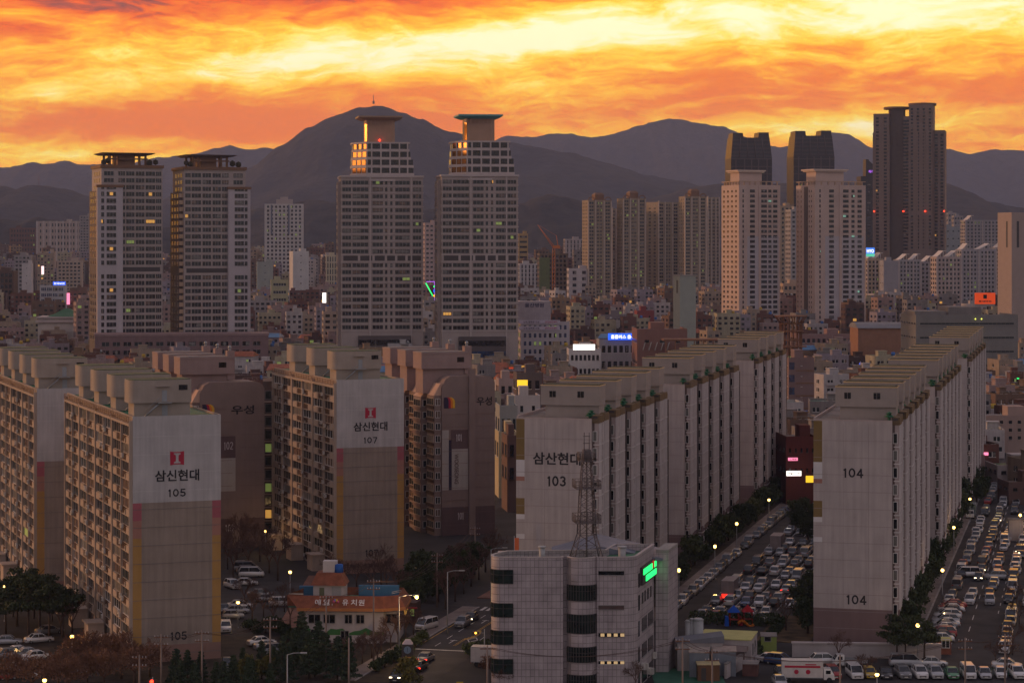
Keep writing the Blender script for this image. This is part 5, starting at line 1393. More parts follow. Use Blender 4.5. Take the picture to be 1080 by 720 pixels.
# ------------------------------------------------------------------ the carpet of low houses and shops
minv = [700.0] * 1400; OFF = 150
def cover(u0, u1, v):
    for i in range(max(0, int(u0) + OFF), min(1400, int(u1) + OFF)): minv[i] = min(minv[i], v)
for u0, u1, v in [(-150, 30, 402), (30, 90, 374), (90, 137, 388), (137, 205, 404), (173, 258, 378), (258, 278, 404), (278, 290, 480), (290, 300, 404), (300, 402, 370), (402, 428, 404), (422, 445, 354), (445, 503, 358), (503, 525, 398),
                  (525, 545, 520), (545, 569, 445), (569, 631, 412), (631, 660, 402), (660, 705, 388), (705, 760, 375), (760, 828, 358), (828, 860, 560), (860, 880, 446), (880, 942, 412), (942, 985, 388), (985, 1037, 360), (1037, 1250, 600)]:
    cover(u0, u1, v)
WALLC = [('red brick', (.165, .075, .058)), ('dark brick', (.105, .058, .05)), ('pink', (.36, .25, .235)), ('beige', (.38, .29, .22)), ('grey', (.25, .22, .215)), ('white', (.50, .45, .45)), ('brown', (.18, .11, .08)), ('cream', (.44, .38, .27)), ('lilac', (.32, .27, .31)), ('ochre', (.30, .20, .13))]
ROOFC = [('green', GREENPAL), ('grey', GREYROOF), ('red tiled', REDROOF), ('dark green', GREENROOF), ('blue', BLUEROOF)]
TANKC = [('yellow', paint('yellow water tank', (.50, .32, .04))), ('blue', paint('blue water tank', (.04, .14, .40))), ('steel', METAL)]
def zone(u):
    for a, t in [(100, 'left of the canopy towers'), (180, 'below the left canopy tower'), (266, 'below the right canopy tower'), (358, 'left of the stepped towers'), (470, 'between the stepped towers'), (548, 'behind the right stepped tower'),
                 (635, 'right of the stepped towers'), (717, 'below the gabled towers'), (780, 'near the blank pale tower'), (860, 'between the long rows'), (960, 'below the right capped tower'), (1045, 'behind the right row'), (2000, 'at the right edge')]:
        if u < a: return t
LOW = []
def overl(u0, u1, D, dep):
    for a0, a1, v, Df, df in FIXED:
        if D < Df + df and D + dep > Df and u1 > a0 * 1.0 - 1 and u0 < a1 + 1: return True
    return False
Dc = 590.0; fixed_sorted = sorted(FIXED, key=lambda f: f[3]); fi = 0
lr = random.Random(23)
cands = []
while Dc < 3600:
    pitch = 11 + Dc / 140.0
    x = -.262 * Dc
    while x < .262 * Dc:
        w = lr.uniform(5.5, 10.5) * (1 + Dc / 3400); X = x + lr.uniform(0, 3); Y = Dc + lr.uniform(-.3, .3) * pitch
        cands.append((Y, X, w)); x += w + lr.uniform(2.0, 7.0)
    Dc += pitch
cands.sort()
for Y, X, w in cands:
    while fi < len(fixed_sorted) and fixed_sorted[fi][3] < Y: f = fixed_sorted[fi]; cover(f[0], f[1], f[2]); fi += 1
    if 600 < Y < 760 and invG(X, Y)[0] > -34 and invG(X, Y)[0] < -6 and Y < 690: continue      # keep the right road open
    u0, u1 = 540 + X / Y * F, 540 + (X + w) / Y * F
    if u1 < -25 or u0 > 1105: continue
    h = lr.choice([7, 8, 9.5, 11, 12.5, 14, 16]) + lr.uniform(-.7, .7)
    if Y > 1300: h += lr.choice([0, 0, 4, 8, 14])
    if Y > 2100: h += lr.choice([0, 6, 14, 24, 34])
    if Y < 1300: h -= lr.uniform(0, 3.5)
    if Y < 700: h = min(h, 10.5)
    dep = lr.uniform(9, 15)
    if overl(u0, u1, Y, dep): continue
    vt = HV + (H0 - h) * F / Y
    a, e = max(0, int(u0) + OFF), min(1400, int(u1) + 1 + OFF)
    if e <= a: continue
    gain = sum(max(0, minv[i] - vt) for i in range(a, e)) / (e - a)
    if gain < (1.35 if Y < 1300 else 1.1): continue
    cover(u0, u1, vt)
    LOW.append((Y, X, w, h, dep, gain * (u1 - u0), (u0 + u1) / 2))
print('LOW', len(LOW))
order = sorted(range(len(LOW)), key=lambda i: -LOW[i][5])
keep = set(order[:520])
far = MB(); FARM = []
seen = {}; rec = []
for i, (Y, X, w, h, dep, gain, uc) in enumerate(LOW):
    wn, wc = WALLC[lr.choices(range(10), [9, 9, 14, 12, 16, 15, 8, 8, 8, 5])[0]]; rn, rm = ROOFC[lr.choices(range(5), [4, 6, 2, 3, 1])[0]]
    rot = R(lr.choice([4, 8, 12, -6, 18])); wm = paint('house wall ' + wn, tuple(v * .84 for v in wc), .85, .26, .3)
    near = Y < 1150
    if i not in keep:
        for mm in (wm, G_DARK, rm):
            if mm not in FARM: FARM.append(mm)
        tb = MB(); tb.box(0, 0, 0, w, dep, h, 0); tb.box(.3, .3, h + .01, w - .3, dep - .3, h + .1, 2)
        nf = int(h / 3.1); nc = max(2, int(w / 3))
        for f in range(nf):
            for c in range(nc): tb.box(w * (c + .25) / nc, -.06, h - 2.6 - 3.0 * f, w * (c + .72) / nc, -.01, h - 1.2 - 3.0 * f, 1)
        ids = [FARM.index(wm), FARM.index(G_DARK), FARM.index(rm)]
        far.add(tb.v, tb.f, [ids[k] for k in tb.m], (X, Y, 0), rot); continue
    kind = 'house' if h < 10.5 else ('shop_building' if h < 18 else 'apartment_block')
    rec.append([i, kind, wn, rn, uc, Y, h])
    root = thing(kind, '', kind.replace('_', ' ').replace('apartment block', 'mid-rise block'), (X, Y, 0), rot, {'house': 'low houses of the old quarter', 'shop_building': 'shop blocks of the old quarter', 'apartment_block': 'mid-rise blocks among the low roofs'}[kind])
    rec[-1].append(root)
    b = MB(); b.box(0, 0, -.1, w, dep, h, 0)
    if not near:
        nf = int(h / 3.05); nc = max(2, int(w / 2.8))
        pl = [G_DARK, G_MID, G_CUR, G_LITG, G_LIT]
        for f in range(nf):
            for c in range(nc):
                if lr.random() < .12: continue
                k = lr.choices(range(5), [55, 22, 18, 2.5, 1.2])[0]
                b.box(w * (c + .22) / nc, -.07, h - 2.6 - 3.0 * f, w * (c + .75) / nc, -.01, h - 1.15 - 3.0 * f, 1 + k)
            b.box(-.12, -.22, h - 3.15 - 3.0 * f, w + .12, -.005, h - 2.95 - 3.0 * f, 0)
        for f in range(nf):
            for c in range(2): b.box(-.07, dep * (c + .3) / 2, h - 2.6 - 3.0 * f, -.01, dep * (c + .7) / 2, h - 1.2 - 3.0 * f, 1)
        b.build('wall', [wm] + pl, root)
    else:
        b.build('wall', wm, root)
        nf = int(h / 3.1); nc = max(2, int(w / 3.6)); wp = [('d', .42), ('m', .22), ('c', .2), ('w', .1), ('g', .04), ('l', .02)]
        Wn = Wins(root, limit=40)
        for f in range(nf):
            for c in range(nc):
                if lr.random() < .1: continue
                Wn.add(w * (c + .5) / nc, -.01, h - 2.6 - 3.05 * f, 0, w / nc * lr.choice([.4, .5, .66]), 1.35, 2, 'far', pick(wp), 'w', pri=f)
            if gain > 60: Wn.add(-.01, dep * .5, h - 2.6 - 3.05 * f, R(-90), 2.0, 1.3, 2, 'far', pick(T_NO), 'w', pri=f + .5)
        Wn.finish()
        if lr.random() < .6:
            bb = MB(); f0 = lr.randrange(0, max(1, nf - 1))
            for f in range(f0, nf): bb.box(w * .1, -1.0, h - 3.2 - 3.05 * f, w * .62, -.003, h - 3.0 - 3.05 * f); bb.box(w * .1, -1.0, h - 3.0 - 3.05 * f, w * .62, -.93, h - 2.1 - 3.05 * f)
            bb.build('balcony', wm, root)
    r = MB()
    pitched = rn in ('red tiled', 'blue') and h < 14
    if pitched:
        r.frustum([(-.4, -.5, h + .003), (w + .4, -.5, h + .003), (w + .4, dep + .4, h + .003), (-.4, dep + .4, h + .003)], [(.8, dep * .45, h + 2.1), (w - .8, dep * .45, h + 2.1), (w - .8, dep * .55, h + 2.1), (.8, dep * .55, h + 2.1)], 0)
    else:
        r.box(.25, .25, h + .002, w - .25, dep - .25, h + .08, 0)
        for a in ((0, 0, w, .25), (0, .251, .25, dep), (w - .25, .251, w, dep), (.251, dep - .25, w - .251, dep)): r.box(a[0], a[1], h + .003, a[2], a[3], h + .85, 1)
    r.build('roof', [rm, wm], root)
    tk = ''
    if not pitched:
        x = w * lr.uniform(.1, .55); sw = lr.uniform(2.4, 4.2)
        s = MB(); s.box(x, dep * .35, h + .09, x + sw, dep * .35 + 3.4, h + 2.7); s.box(x - .25, dep * .35 - .25, h + 2.7, x + sw + .25, dep * .35 + 3.6, h + 2.9); s.build('rooftop_room', wm, root)
        if lr.random() < .55:
            tn, tm = TANKC[lr.randrange(3)]; s = MB(); tx = w * lr.uniform(.68, .85)
            if tn == 'steel': s.sphere((tx, dep * .5, h + 1.6), .9, 8)
            else: s.cyl(tx, dep * .5, h + .6, h + 2.2, .95, .8, 10)
            s.cyl(tx, dep * .5, h + .08, h + .6, .5, .5, 6); s.build('water_tank', tm, root); tk = tn
        if lr.random() < .4:
            s = MB(); xa = w * lr.uniform(.1, .9); s.tube((xa, dep * .3, h), (xa, dep * .3, h + lr.uniform(2.5, 5)), .06, .05, 4); s.tube((xa - .6, dep * .3, h + 2.4), (xa + .6, dep * .3, h + 2.4), .05, .05, 3); s.build('aerial', METAL, root)
    if near:
        s = MB()
        for q in range(lr.randrange(2, 6)): x = w * lr.uniform(.05, .9); s.box(x, dep * .12, h + .09, x + .9, dep * .12 + .6, h + .8)
        if not pitched: s.build('air_conditioner', AC, root)
        if not pitched and lr.random() < .6:
            s = MB()
            for q in range(6): xx = .3 + (w - .6) * q / 5; s.tube((xx, .15, h + .85), (xx, .15, h + 1.7), .04, .04, 3)
            s.tube((.3, .15, h + 1.7), (w - .3, .15, h + 1.7), .05, .05, 3); s.build('roof_railing', METAL, root)
        if lr.random() < .24:
            s = MB(); x = w * lr.uniform(.1, .6); zz = h - lr.uniform(1, 4.5); s.box(x, -.5, zz, x + lr.uniform(.6, 2.2), -.1, zz + lr.uniform(.35, .9)); s.build('sign', lr.choice([YELSIGN, WHITESIGN, PINKSIGN, BLUESIGN, GREENSIGN, ORSIGN]), root)
    rec[-1].append(tk)
if far.v:
    o = far.build('distant_city', FARM); tag(o, 'mass of small distant buildings between the nearer blocks', 'distant buildings'); o['kind'] = 'stuff'
# labels: colour, roof and tank first, then where it stands, then its place in the depth of that quarter
def say(v, zn): return zn
ORD = ['nearest', 'second nearest', 'third nearest', 'fourth nearest', 'fifth nearest', 'sixth nearest', 'seventh nearest', 'eighth nearest', 'ninth nearest', 'tenth nearest', 'eleventh nearest', 'twelfth nearest', 'thirteenth nearest', 'fourteenth nearest', 'fifteenth nearest']
grp = {}
for q in rec:
    kw = {'house': 'house', 'shop_building': 'shop block', 'apartment_block': 'mid-rise'}[q[1]]
    base = ('%s %s, %s roof' % (q[2], kw, q[3])) + (', %s tank' % q[8] if q[8] and q[5] < 1500 else '') + ' ' + zone(q[4])
    grp.setdefault(base, []).append(q)
for base, qs in grp.items():
    qs.sort(key=lambda q: q[5])
    for k, q in enumerate(qs): q[7]['label'] = base if len(qs) == 1 else base + ', ' + (ORD[k] if k < 15 else 'farthest')
# ================================================================== FOREGROUND BUILDINGS
def tile_mat():
    m, nt, bb = nmat('pink grey wall tiles')
    tc = nt.nodes.new('ShaderNodeTexCoord'); sp = nt.nodes.new('ShaderNodeSeparateXYZ'); nt.links.new(tc.outputs['Object'], sp.inputs[0])
    def mm(op, a, b=None):
        n = nt.nodes.new('ShaderNodeMath'); n.operation = op
        for i, x in enumerate((a, b)):
            if x is None: continue
            if isinstance(x, (int, float)): n.inputs[i].default_value = x
            else: nt.links.new(x, n.inputs[i])
        return n.outputs[0]
    hx = mm('LESS_THAN', mm('FRACT', mm('MULTIPLY', mm('ADD', sp.outputs[0], mm('MULTIPLY', sp.outputs[1], .83)), 1 / .62)), .13)
    hz = mm('LESS_THAN', mm('FRACT', mm('MULTIPLY', sp.outputs[2], 1 / .98)), .10)
    j = mm('MAXIMUM', hx, hz)
    n1 = nt.nodes.new('ShaderNodeTexNoise'); n1.inputs['Scale'].default_value = .45; n1.inputs['Detail'].default_value = 6; nt.links.new(tc.outputs['Object'], n1.inputs['Vector'])
    wn = nt.nodes.new('ShaderNodeTexWhiteNoise'); wn.noise_dimensions = '2D'
    fl = nt.nodes.new('ShaderNodeCombineXYZ'); nt.links.new(mm('FLOOR', mm('MULTIPLY', mm('ADD', sp.outputs[0], mm('MULTIPLY', sp.outputs[1], .83)), 1 / .62)), fl.inputs[0]); nt.links.new(mm('FLOOR', mm('MULTIPLY', sp.outputs[2], 1 / .98)), fl.inputs[1])
    nt.links.new(fl.outputs[0], wn.inputs['Vector'])
    f = mm('ADD', mm('MULTIPLY', n1.outputs['Fac'], .85), mm('MULTIPLY', wn.outputs['Value'], .16))
    f = mm('ADD', f, .44); f = mm('SUBTRACT', f, mm('MULTIPLY', j, .42))
    s = nt.nodes.new('ShaderNodeVectorMath'); s.operation = 'SCALE'; s.inputs[0].default_value = (.39, .33, .34); nt.links.new(f, s.inputs['Scale'])
    nt.links.new(s.outputs[0], bb.inputs['Base Color']); bb.inputs['Roughness'].default_value = .5
    return m
TILE = tile_mat()
def arc(cx, cy, r, a0, a1, n): return [(cx + r * math.cos(R(a0 + (a1 - a0) * k / n)), cy + r * math.sin(R(a0 + (a1 - a0) * k / n))) for k in range(n + 1)]
OX, OY = WX(518, 327), 327.0
HT = WZ(589, 326)
root = thing('office_building', 'pink grey tiled office with a round glazed bay, roof mast and green lit side sign', 'office building', (OX, OY, 0))
def ox(u, D=326): return WX(u, D) - OX
xs = ox(518), ox(594), ox(598), ox(630), ox(675)
side_dir = (SR, CR)
rc = (xs[4] - 2.6, 2.2)
fr_l = [(xs[0] + .05, 3.2)] + arc(xs[0] + 1.6, 1.6, 1.6, 180, 270, 6) + [(xs[1], 0.0)]
bay_ = arc((xs[2] + xs[3]) / 2, 1.55, (xs[3] - xs[2]) / 2 + .25, 212, 328, 12)
fr_r = [(xs[3], 0.0)] + arc(rc[0], rc[1] + .3, 2.5, 270, 345, 7)
e0 = fr_r[-1]
e1 = (e0[0] + side_dir[0] * 13.0, e0[1] + side_dir[1] * 13.0)
foot = fr_l + [(xs[1] + .05, 1.0), (xs[2], 1.0)] + bay_ + fr_r + [e1, (e1[0] - 6.0, e1[1]), (ox(641), 8.2), (xs[0] + 2.2, 7.0)]
b = MB(); b.prism(foot, -.3, HT - .9, 0, 1)
def offs(path, d):
    out = []
    for i, p in enumerate(path):
        a = path[max(0, i - 1)]; c = path[min(len(path) - 1, i + 1)]; dx, dy = c[0] - a[0], c[1] - a[1]; l = math.hypot(dx, dy) or 1
        out.append((p[0] + dy / l * d, p[1] - dx / l * d))
    return out
def wallstrip(b, path, z0, z1, th, m=0, d=0.0):
    o = offs(path, d); q = offs(path, d - th)
    for k in range(len(path) - 1):
        b.frustum([(o[k][0], o[k][1], z0), (o[k + 1][0], o[k + 1][1], z0), (q[k + 1][0], q[k + 1][1], z0), (q[k][0], q[k][1], z0)],
                  [(o[k][0], o[k][1], z1), (o[k + 1][0], o[k + 1][1], z1), (q[k + 1][0], q[k + 1][1], z1), (q[k][0], q[k][1], z1)], m)
ring = foot + [foot[0]]
wallstrip(b, ring, HT - .9, HT, .3)
b.build('wall', [TILE, GREENROOF], root)
c = MB(); wallstrip(c, ring, HT, HT + .14, .45, 0, .05); c.build('coping', paint('pale coping', (.42, .36, .35)), root)
def zv(v): return WZ(v, 325.5)
def part_path(path, t0, t1):
    L_ = [0]
    for a, c in zip(path, path[1:]): L_.append(L_[-1] + math.hypot(c[0] - a[0], c[1] - a[1]))
    tot = L_[-1]; out = []
    for q in range(9):
        s_ = tot * (t0 + (t1 - t0) * q / 8)
        for k in range(len(path) - 1):
            if L_[k] <= s_ <= L_[k + 1] + 1e-6:
                f = (s_ - L_[k]) / max(1e-6, L_[k + 1] - L_[k]); out.append((path[k][0] + (path[k + 1][0] - path[k][0]) * f, path[k][1] + (path[k + 1][1] - path[k][1]) * f)); break
    return out
GREENGLASS = glass('dark green office glass', (.010, .020, .018), .1, 1.45)
def band(path, z0, z1, nm, lit=0):
    w = MB(); wallstrip(w, path, z0, z1, .05, 0, .06); o = w.build('window', GREENGLASS, root)
    m_ = MB(); pts = offs(path, .12)
    for k in range(0, len(pts), 1 if nm > 8 else 2): m_.box(pts[k][0] - .05, pts[k][1] - .05, z0, pts[k][0] + .05, pts[k][1] + .05, z1)
    wallstrip(m_, path, z0 - .08, z0, .1, 0, .1); wallstrip(m_, path, z1, z1 + .08, .1, 0, .1); wallstrip(m_, path, z0 + (z1 - z0) * .62, z0 + (z1 - z0) * .62 + .06, .02, 0, .09)
    m_.build('frame', FR_DARK, o)
    return o
lw = part_path(fr_l, 0.0, .44)
for v0, v1 in ((616.5, 602.5), (652, 638), (681, 667), (712, 697)): band(lw, zv(v0), zv(v1), 4)
for v0, v1 in ((634, 618), (668.5, 649), (699, 683.5), (728, 713)): band(bay_, zv(v0), zv(v1), 12)
for k, (v0, v1) in enumerate(((607.5, 603.5), (644, 640), (673, 669), (702, 698.5))):
    x0, x1 = ox(631.5), ox(658.5)
    w = MB(); w.box(x0, -.05, zv(v0), x1, -.004, zv(v1)); w.build('window', glass('brown slit glass', (.05, .02, .02), .3) if k == 1 else G_DARK, root)
    w = MB(); w.box(x0, -.12, zv(v0) - .1, x1, -.004, zv(v0)); w.box(x0, -.12, zv(v1), x1, -.004, zv(v1) + .1); w.build('frame', FR_WHITE if k == 3 else FR_GREY, root)
    if k >= 2:
        for q in range(4):
            w = MB(); w.box(x0 + .3 + .95 * q, -.09, zv(v0) + .05, x0 + .85 + .95 * q, -.052, zv(v1) - .05); w.build('window', emis('slit window light', (.9, .62, .3), .35), root)
# side face: windows and the lit sign, set out along the side wall
ang = math.atan2(side_dir[0], side_dir[1])
def side_box(nm, s0, s1, z0, z1, mat, d0=.0, d1=.08, par=None, x_off=0):
    w = MB(); nx, ny = CR, -SR
    P_ = [(e0[0] + side_dir[0] * s + nx * d, e0[1] + side_dir[1] * s + ny * d) for s, d in ((s0, d1), (s1, d1), (s1, d0), (s0, d0))]
    w.frustum([(p[0], p[1], z0) for p in P_], [(p[0], p[1], z1) for p in P_]); return w.build(nm, mat, par or root)
fl = 3.75
for k in range(5):
    zt = HT - 2.0 - k * fl
    if k in (0,): continue
    side_box('window', .5, 1.3, zt - 2.2, zt, G_DARK)
    if k == 1:
        for s in (3.2, 5.2, 7.4, 9.6): side_box('window', s, s + .9, zt - 1.6, zt, G_DARK)
    else:
        for s in (3.2, 8.0): side_box('window', s, s + 3.6, zt - 1.9, zt, G_DARK); side_box('frame', s, s + 3.6, zt - 2.1, zt - 1.91, FR_GREY, 0, .14)
side_box('window', .5, 1.3, HT - 4.6, HT - 2.6, G_DARK)
sgn = side_box('sign', 1.9, 12.6, HT - 4.5, HT - 1.9, FR_DARK, .0, .4)
side_box('sign_text', 2.3, 9.0, HT - 3.05, HT - 2.2, GREENSIGN, .41, .5, sgn); side_box('sign_text', 9.2, 10.4, HT - 3.0, HT - 1.95, REDL if False else emis('red sign text', (.6, .02, .01), .5), .41, .5, sgn)
side_box('sign_text', 10.8, 12.2, HT - 3.05, HT - 2.2, GREENSIGN, .41, .5, sgn); side_box('sign_text', 4.2, 12.2, HT - 4.2, HT - 3.35, GREENSIGN, .41, .5, sgn)
for s in (2, 4.5, 6.5, 9, 11): side_box('air_conditioner', s, s + .9, .3 + (s % 3), 1.2 + (s % 3), AC, .1, .6)
# stair tower behind, and the sloping metal roof
sx0, sy0 = WX(692, 340) - OX, 341 - OY
b = MB(); P_ = [(sx0, sy0), (sx0 + 1.9, sy0), (sx0 + 1.9 + SR * 8, sy0 + CR * 8), (sx0 + SR * 8, sy0 + CR * 8)]
b.prism(P_, -.3, WZ(583, 341)); b.build('stair_wing', TILE, root)
b = MB(); b.frustum([(p[0] , p[1], WZ(583, 341) + .003) for p in P_], [(p[0], p[1], WZ(583, 341) + .5) for p in P_]); b.build('coping', CONC, root)
b = MB(); zr = HT - 1.5
A0 = (ox(590), 10.5, zr + .2); A1 = (ox(640), 9.0, zr + 2.4); A2 = (sx0 - 1.0, 15, zr - .6)
b.frustum([(ox(585), 12, zr - .6), (ox(637), 9.3, zr - .6), (ox(637), 24, zr - .3), (ox(585), 24, zr - .3)], [(ox(585), 12, zr - .1), (ox(637), 9.3, zr + 1.9), (ox(637), 24, zr + 1.9), (ox(585), 24, zr - .1)])
b.frustum([(ox(637) + .01, 9.3, zr - .3), (sx0 + 1, 13.5, zr - .8), (sx0 + 2.5, 24, zr - .8), (ox(637) + .01, 24, zr - .3)], [(ox(637) + .01, 9.3, zr + 1.9), (sx0 + 1, 13.5, zr - .5), (sx0 + 2.5, 24, zr - .5), (ox(637) + .01, 24, zr + 1.9)])
b.build('metal_roof', paint('grey blue metal roof', (.17, .18, .23), .5, .2, .6, .2, .5, .3), root)
b = MB(); b.box(ox(524), 8.3, -.3, ox(640), 24, HT - 2.2); b.build('rear_wing', TILE, root)
for x, r_ in ((ox(572), .45), (ox(657), .55)):
    b = MB(); b.cyl(x, 1.6, HT - .89, HT + 1.3, r_, r_, 10); b.cyl(x, 1.6, HT + 1.3, HT + 1.5, r_ + .15, r_ + .1, 10); b.build('roof_duct', GALV, root)
# lattice mast on the roof
MX, MY = WX(619, 330), 331.0
mast = thing('lattice_tower', 'dark steel lattice radio tower with three platforms on the tiled office roof', 'radio tower', (MX, MY, HT - .85), R(8)); mast.scale = (1.05, 1.05, 1.13)
prof = [(0, 2.1), (3.3, 1.15), (8, .95), (12.2, .62), (14.2, .45)]
def hwz(z):
    for (a, wa_), (c, wc_) in zip(prof, prof[1:]):
        if a <= z <= c: return wa_ + (wc_ - wa_) * (z - a) / (c - a)
    return prof[-1][1]
STEEL = paint('dark mast steel', (.12, .10, .105), .6, .2, 2)
for sx in (-1, 1):
    for sy in (-1, 1):
        m = MB()
        for (a, wa_), (c, wc_) in zip(prof, prof[1:]): m.tube((sx * wa_, sy * wa_, a), (sx * wc_, sy * wc_, c), .085, .075, 5)
        m.build('leg', STEEL, mast)
m = MB(); z = 0.0
while z < 14.0:
    st = 1.1 if z > 3.3 else 1.65; z2 = min(14.2, z + st); a, c = hwz(z), hwz(z2)
    for q in range(4):
        p = [(-1, -1), (1, -1), (1, 1), (-1, 1)]; p0, p1 = p[q], p[(q + 1) % 4]
        m.tube((p0[0] * a, p0[1] * a, z), (p1[0] * c, p1[1] * c, z2), .036, .036, 4, caps=False); m.tube((p1[0] * a, p1[1] * a, z), (p0[0] * c, p0[1] * c, z2), .036, .036, 4, caps=False)
        m.tube((p0[0] * c, p0[1] * c, z2), (p1[0] * c, p1[1] * c, z2), .036, .036, 4, caps=False)
    z = z2
m.build('bracing', STEEL, mast)
for zp, r_ in ((4.9, 1.75), (9.3, 1.75), (12.8, 1.15)):
    m = MB(); m.box(-r_, -r_, zp - .06, r_, r_, zp)
    for k in range(9):
        t = -r_ + 2 * r_ * k / 8
        for y in (-r_, r_): m.tube((t, y, zp), (t, y, zp + 1.0), .035, .035, 3); m.tube((y, t, zp), (y, t, zp + 1.0), .035, .035, 3)
    for zz in (.5, 1.0):
        for y in (-r_, r_): m.tube((-r_, y, zp + zz), (r_, y, zp + zz), .04, .04, 3); m.tube((y, -r_, zp + zz), (y, r_, zp + zz), .04, .04, 3)
    m.build('platform', STEEL, mast)
m = MB()
for x in (-.35, .35): m.tube((x, 0, 14), (x, 0, 16.4), .07, .07, 4)
for z in (15, 15.9): m.tube((-.5, 0, z), (.5, 0, z), .06, .06, 4)
m.box(-.5, -.5, 12.9, .5, .5, 14.1); m.build('antenna', STEEL, mast)
m = MB(); m.tube((0, 0, 0), (0, 0, 14), .1, .1, 5)
for k in range(40): m.tube((-.25, .2, .4 + .34 * k), (.25, .2, .4 + .34 * k), .025, .025, 3)
m.build('ladder', STEEL, mast)

# ------------------------------------------------------------------ kindergarten
D = 366.0
root = thing('kindergarten', 'white kindergarten with orange mansard eaves, tiled roof room and hangul lettering', 'kindergarten', (WX(318, D), D, 0), R(-3))
kw = WX(405, D) - WX(318, D); kd = 10; ze = WZ(643, D)
KW = paint('kindergarten white wall', (.42, .38, .40)); KO = paint('orange tiled eaves', (.23, .075, .04), .7, .25, 1.0, .2); KO2 = paint('orange eaves trim', (.40, .16, .06)); KG = paint('painted green meadow', (.05, .16, .05))
b = MB(); b.box(0, 0, -.2, kw, kd, ze); b.box(kw, 1.2, -.2, kw + 2.2, kd, ze - .2); b.build('wall', KW, root)
b = MB(); zt = WZ(628, D)
o = [(-1.9, -.9), (kw + .1, -.9), (kw + 3.4, .9), (kw + 3.4, kd + .8), (-1.9, kd + .8)]; q = [(-.6, .35), (kw - .2, .35), (kw + 2.2, 1.7), (kw + 2.2, kd - .2), (-.6, kd - .2)]
q = [(-2.4, .6)] + q[1:]; o = [(-.6, -.9)] + o[1:]
n_ = len(o)
for k in range(n_):
    j = (k + 1) % n_
    b.face([(o[k][0], o[k][1], ze + .5), (o[j][0], o[j][1], ze + .5), (q[j][0], q[j][1], zt), (q[k][0], q[k][1], zt)], 0)
    b.face([(q[k][0], q[k][1], zt), (q[j][0], q[j][1], zt), (q[j][0], q[j][1], ze + .6), (q[k][0], q[k][1], ze + .6)], 0)
b.build('eaves', KO, root)
b = MB(); wallstrip(b, o + [o[0]], ze + .0, ze + .5, 1.2, 0, .05); b.build('eaves_trim', KO2, root)
b = MB(); b.prism([(p[0] * .98 + .1, p[1] * .96 + .2) for p in q], ze + .3, ze + 1.0); b.build('roof', GREENPAL, root)
b = MB(); b.box(kw * .62, kd - 1.6, ze + 1.0, kw + 1.6, kd - .8, zt + .5); b.box(-1.6, kd - 1.6, ze + 1, kw * .2, kd - .9, zt + .3); b.build('parapet', paint('blue parapet', (.06, .16, .28)), root)
b = MB(); rx0, rx1 = kw * .12, kw * .50; zz = WZ(618, D); b.box(rx0, 2.2, ze + 1.0, rx1, 6.2, zz); rr_ = b.build('rooftop_room', KW, root)
b = MB(); b.frustum([(rx0 - .4, 1.7, zz - .1), (rx1 + .3, 1.7, zz - .1), (rx1 + .3, 6.6, zz - .1), (rx0 - .4, 6.6, zz - .1)], [(rx0 + .5, 2.7, zz + 1.8), (rx1 - .6, 2.7, zz + 1.8), (rx1 - .6, 5.7, zz + 1.8), (rx0 + .5, 5.7, zz + 1.8)]); b.build('roof', KO, rr_)
b = MB(); b.box(rx0 + 1.0, 2.15, ze + 1.1, rx0 + 1.8, 2.19, zz - .5); b.build('door', paint('olive door', (.12, .13, .08)), rr_); b = MB(); b.box(rx0 + 3.0, 2.15, ze + 1.2, rx1 - .5, 2.19, zz - .3); b.build('shutter', paint('grey shutter', (.3, .3, .32)), rr_)
b = MB(); b.box(rx0 + 1.4, 3.4, zz + 1.8, rx0 + 3.6, 5.2, zz + 3.6); b.build('tank_box', paint('white tank box', (.55, .5, .5)), rr_); b = MB(); b.cyl(rx0 + 4.0, 3.6, zz + 1.8, zz + 3.1, .75, .65, 12); b.build('water_tank', paint('deep blue tank', (.02, .10, .38)), rr_)
W = Wins(root)
for x, w in ((1.9, 1.8), (4.3, 1.8), (7.4, 1.1), (9.3, 1.2)):
    W.add(x + .2, -.01, ze - 2.0, 0, w, 1.3, 2, 'near', 'd', 'g')
W.add(kw + 1.1, 1.19, ze - 2.1, 0, 1.6, 1.4, 2, 'near', 'd', 'g'); W.add(2.4, -.01, .9, 0, 1.7, 1.3, 2, 'near', 'd', 'g'); W.add(7.0, -.01, .7, 0, 1.2, 1.3, 2, 'near', 'd', 'g')
for y in (1.8, 4.2, 6.6): W.add(-.01, y, ze - 2.1, R(-90), 1.2, 1.3, 2, 'near', 'd', 'g')
W.finish()
b = MB(); pts = [(x * kw / 14, 2.1 + .35 * math.sin(x * 1.3) + .2 * math.sin(x * 2.9)) for x in range(15)]
for a, c in zip(pts, pts[1:]): b.frustum([(a[0], -.03, 1.35), (c[0], -.03, 1.35), (c[0], -.002, 1.35), (a[0], -.002, 1.35)], [(a[0], -.03, a[1]), (c[0], -.03, c[1]), (c[0], -.002, c[1]), (a[0], -.002, a[1])])
b.build('mural', KG, root)
LW = paint('white letter paint', (.72, .68, .70))
zl = (ze + .5 + zt) / 2
for tx, u in (('예', 336), ('일', 345), ('유', 365), ('치', 374), ('원', 382)):
    o_ = ob('lettering', text_mesh(tx, .95, 1.0, LW), root, (WX(u, D) - WX(318, D), -.62, zl)); o_.rotation_euler = (R(-28), 0, 0)
b = MB()
for k, m_ in enumerate((0, 1, 2, 0)):
    a = R(20 + 45 * k); b.sphere((.35 * math.cos(a), -.05, .35 * math.sin(a)), .24, 6, m_)
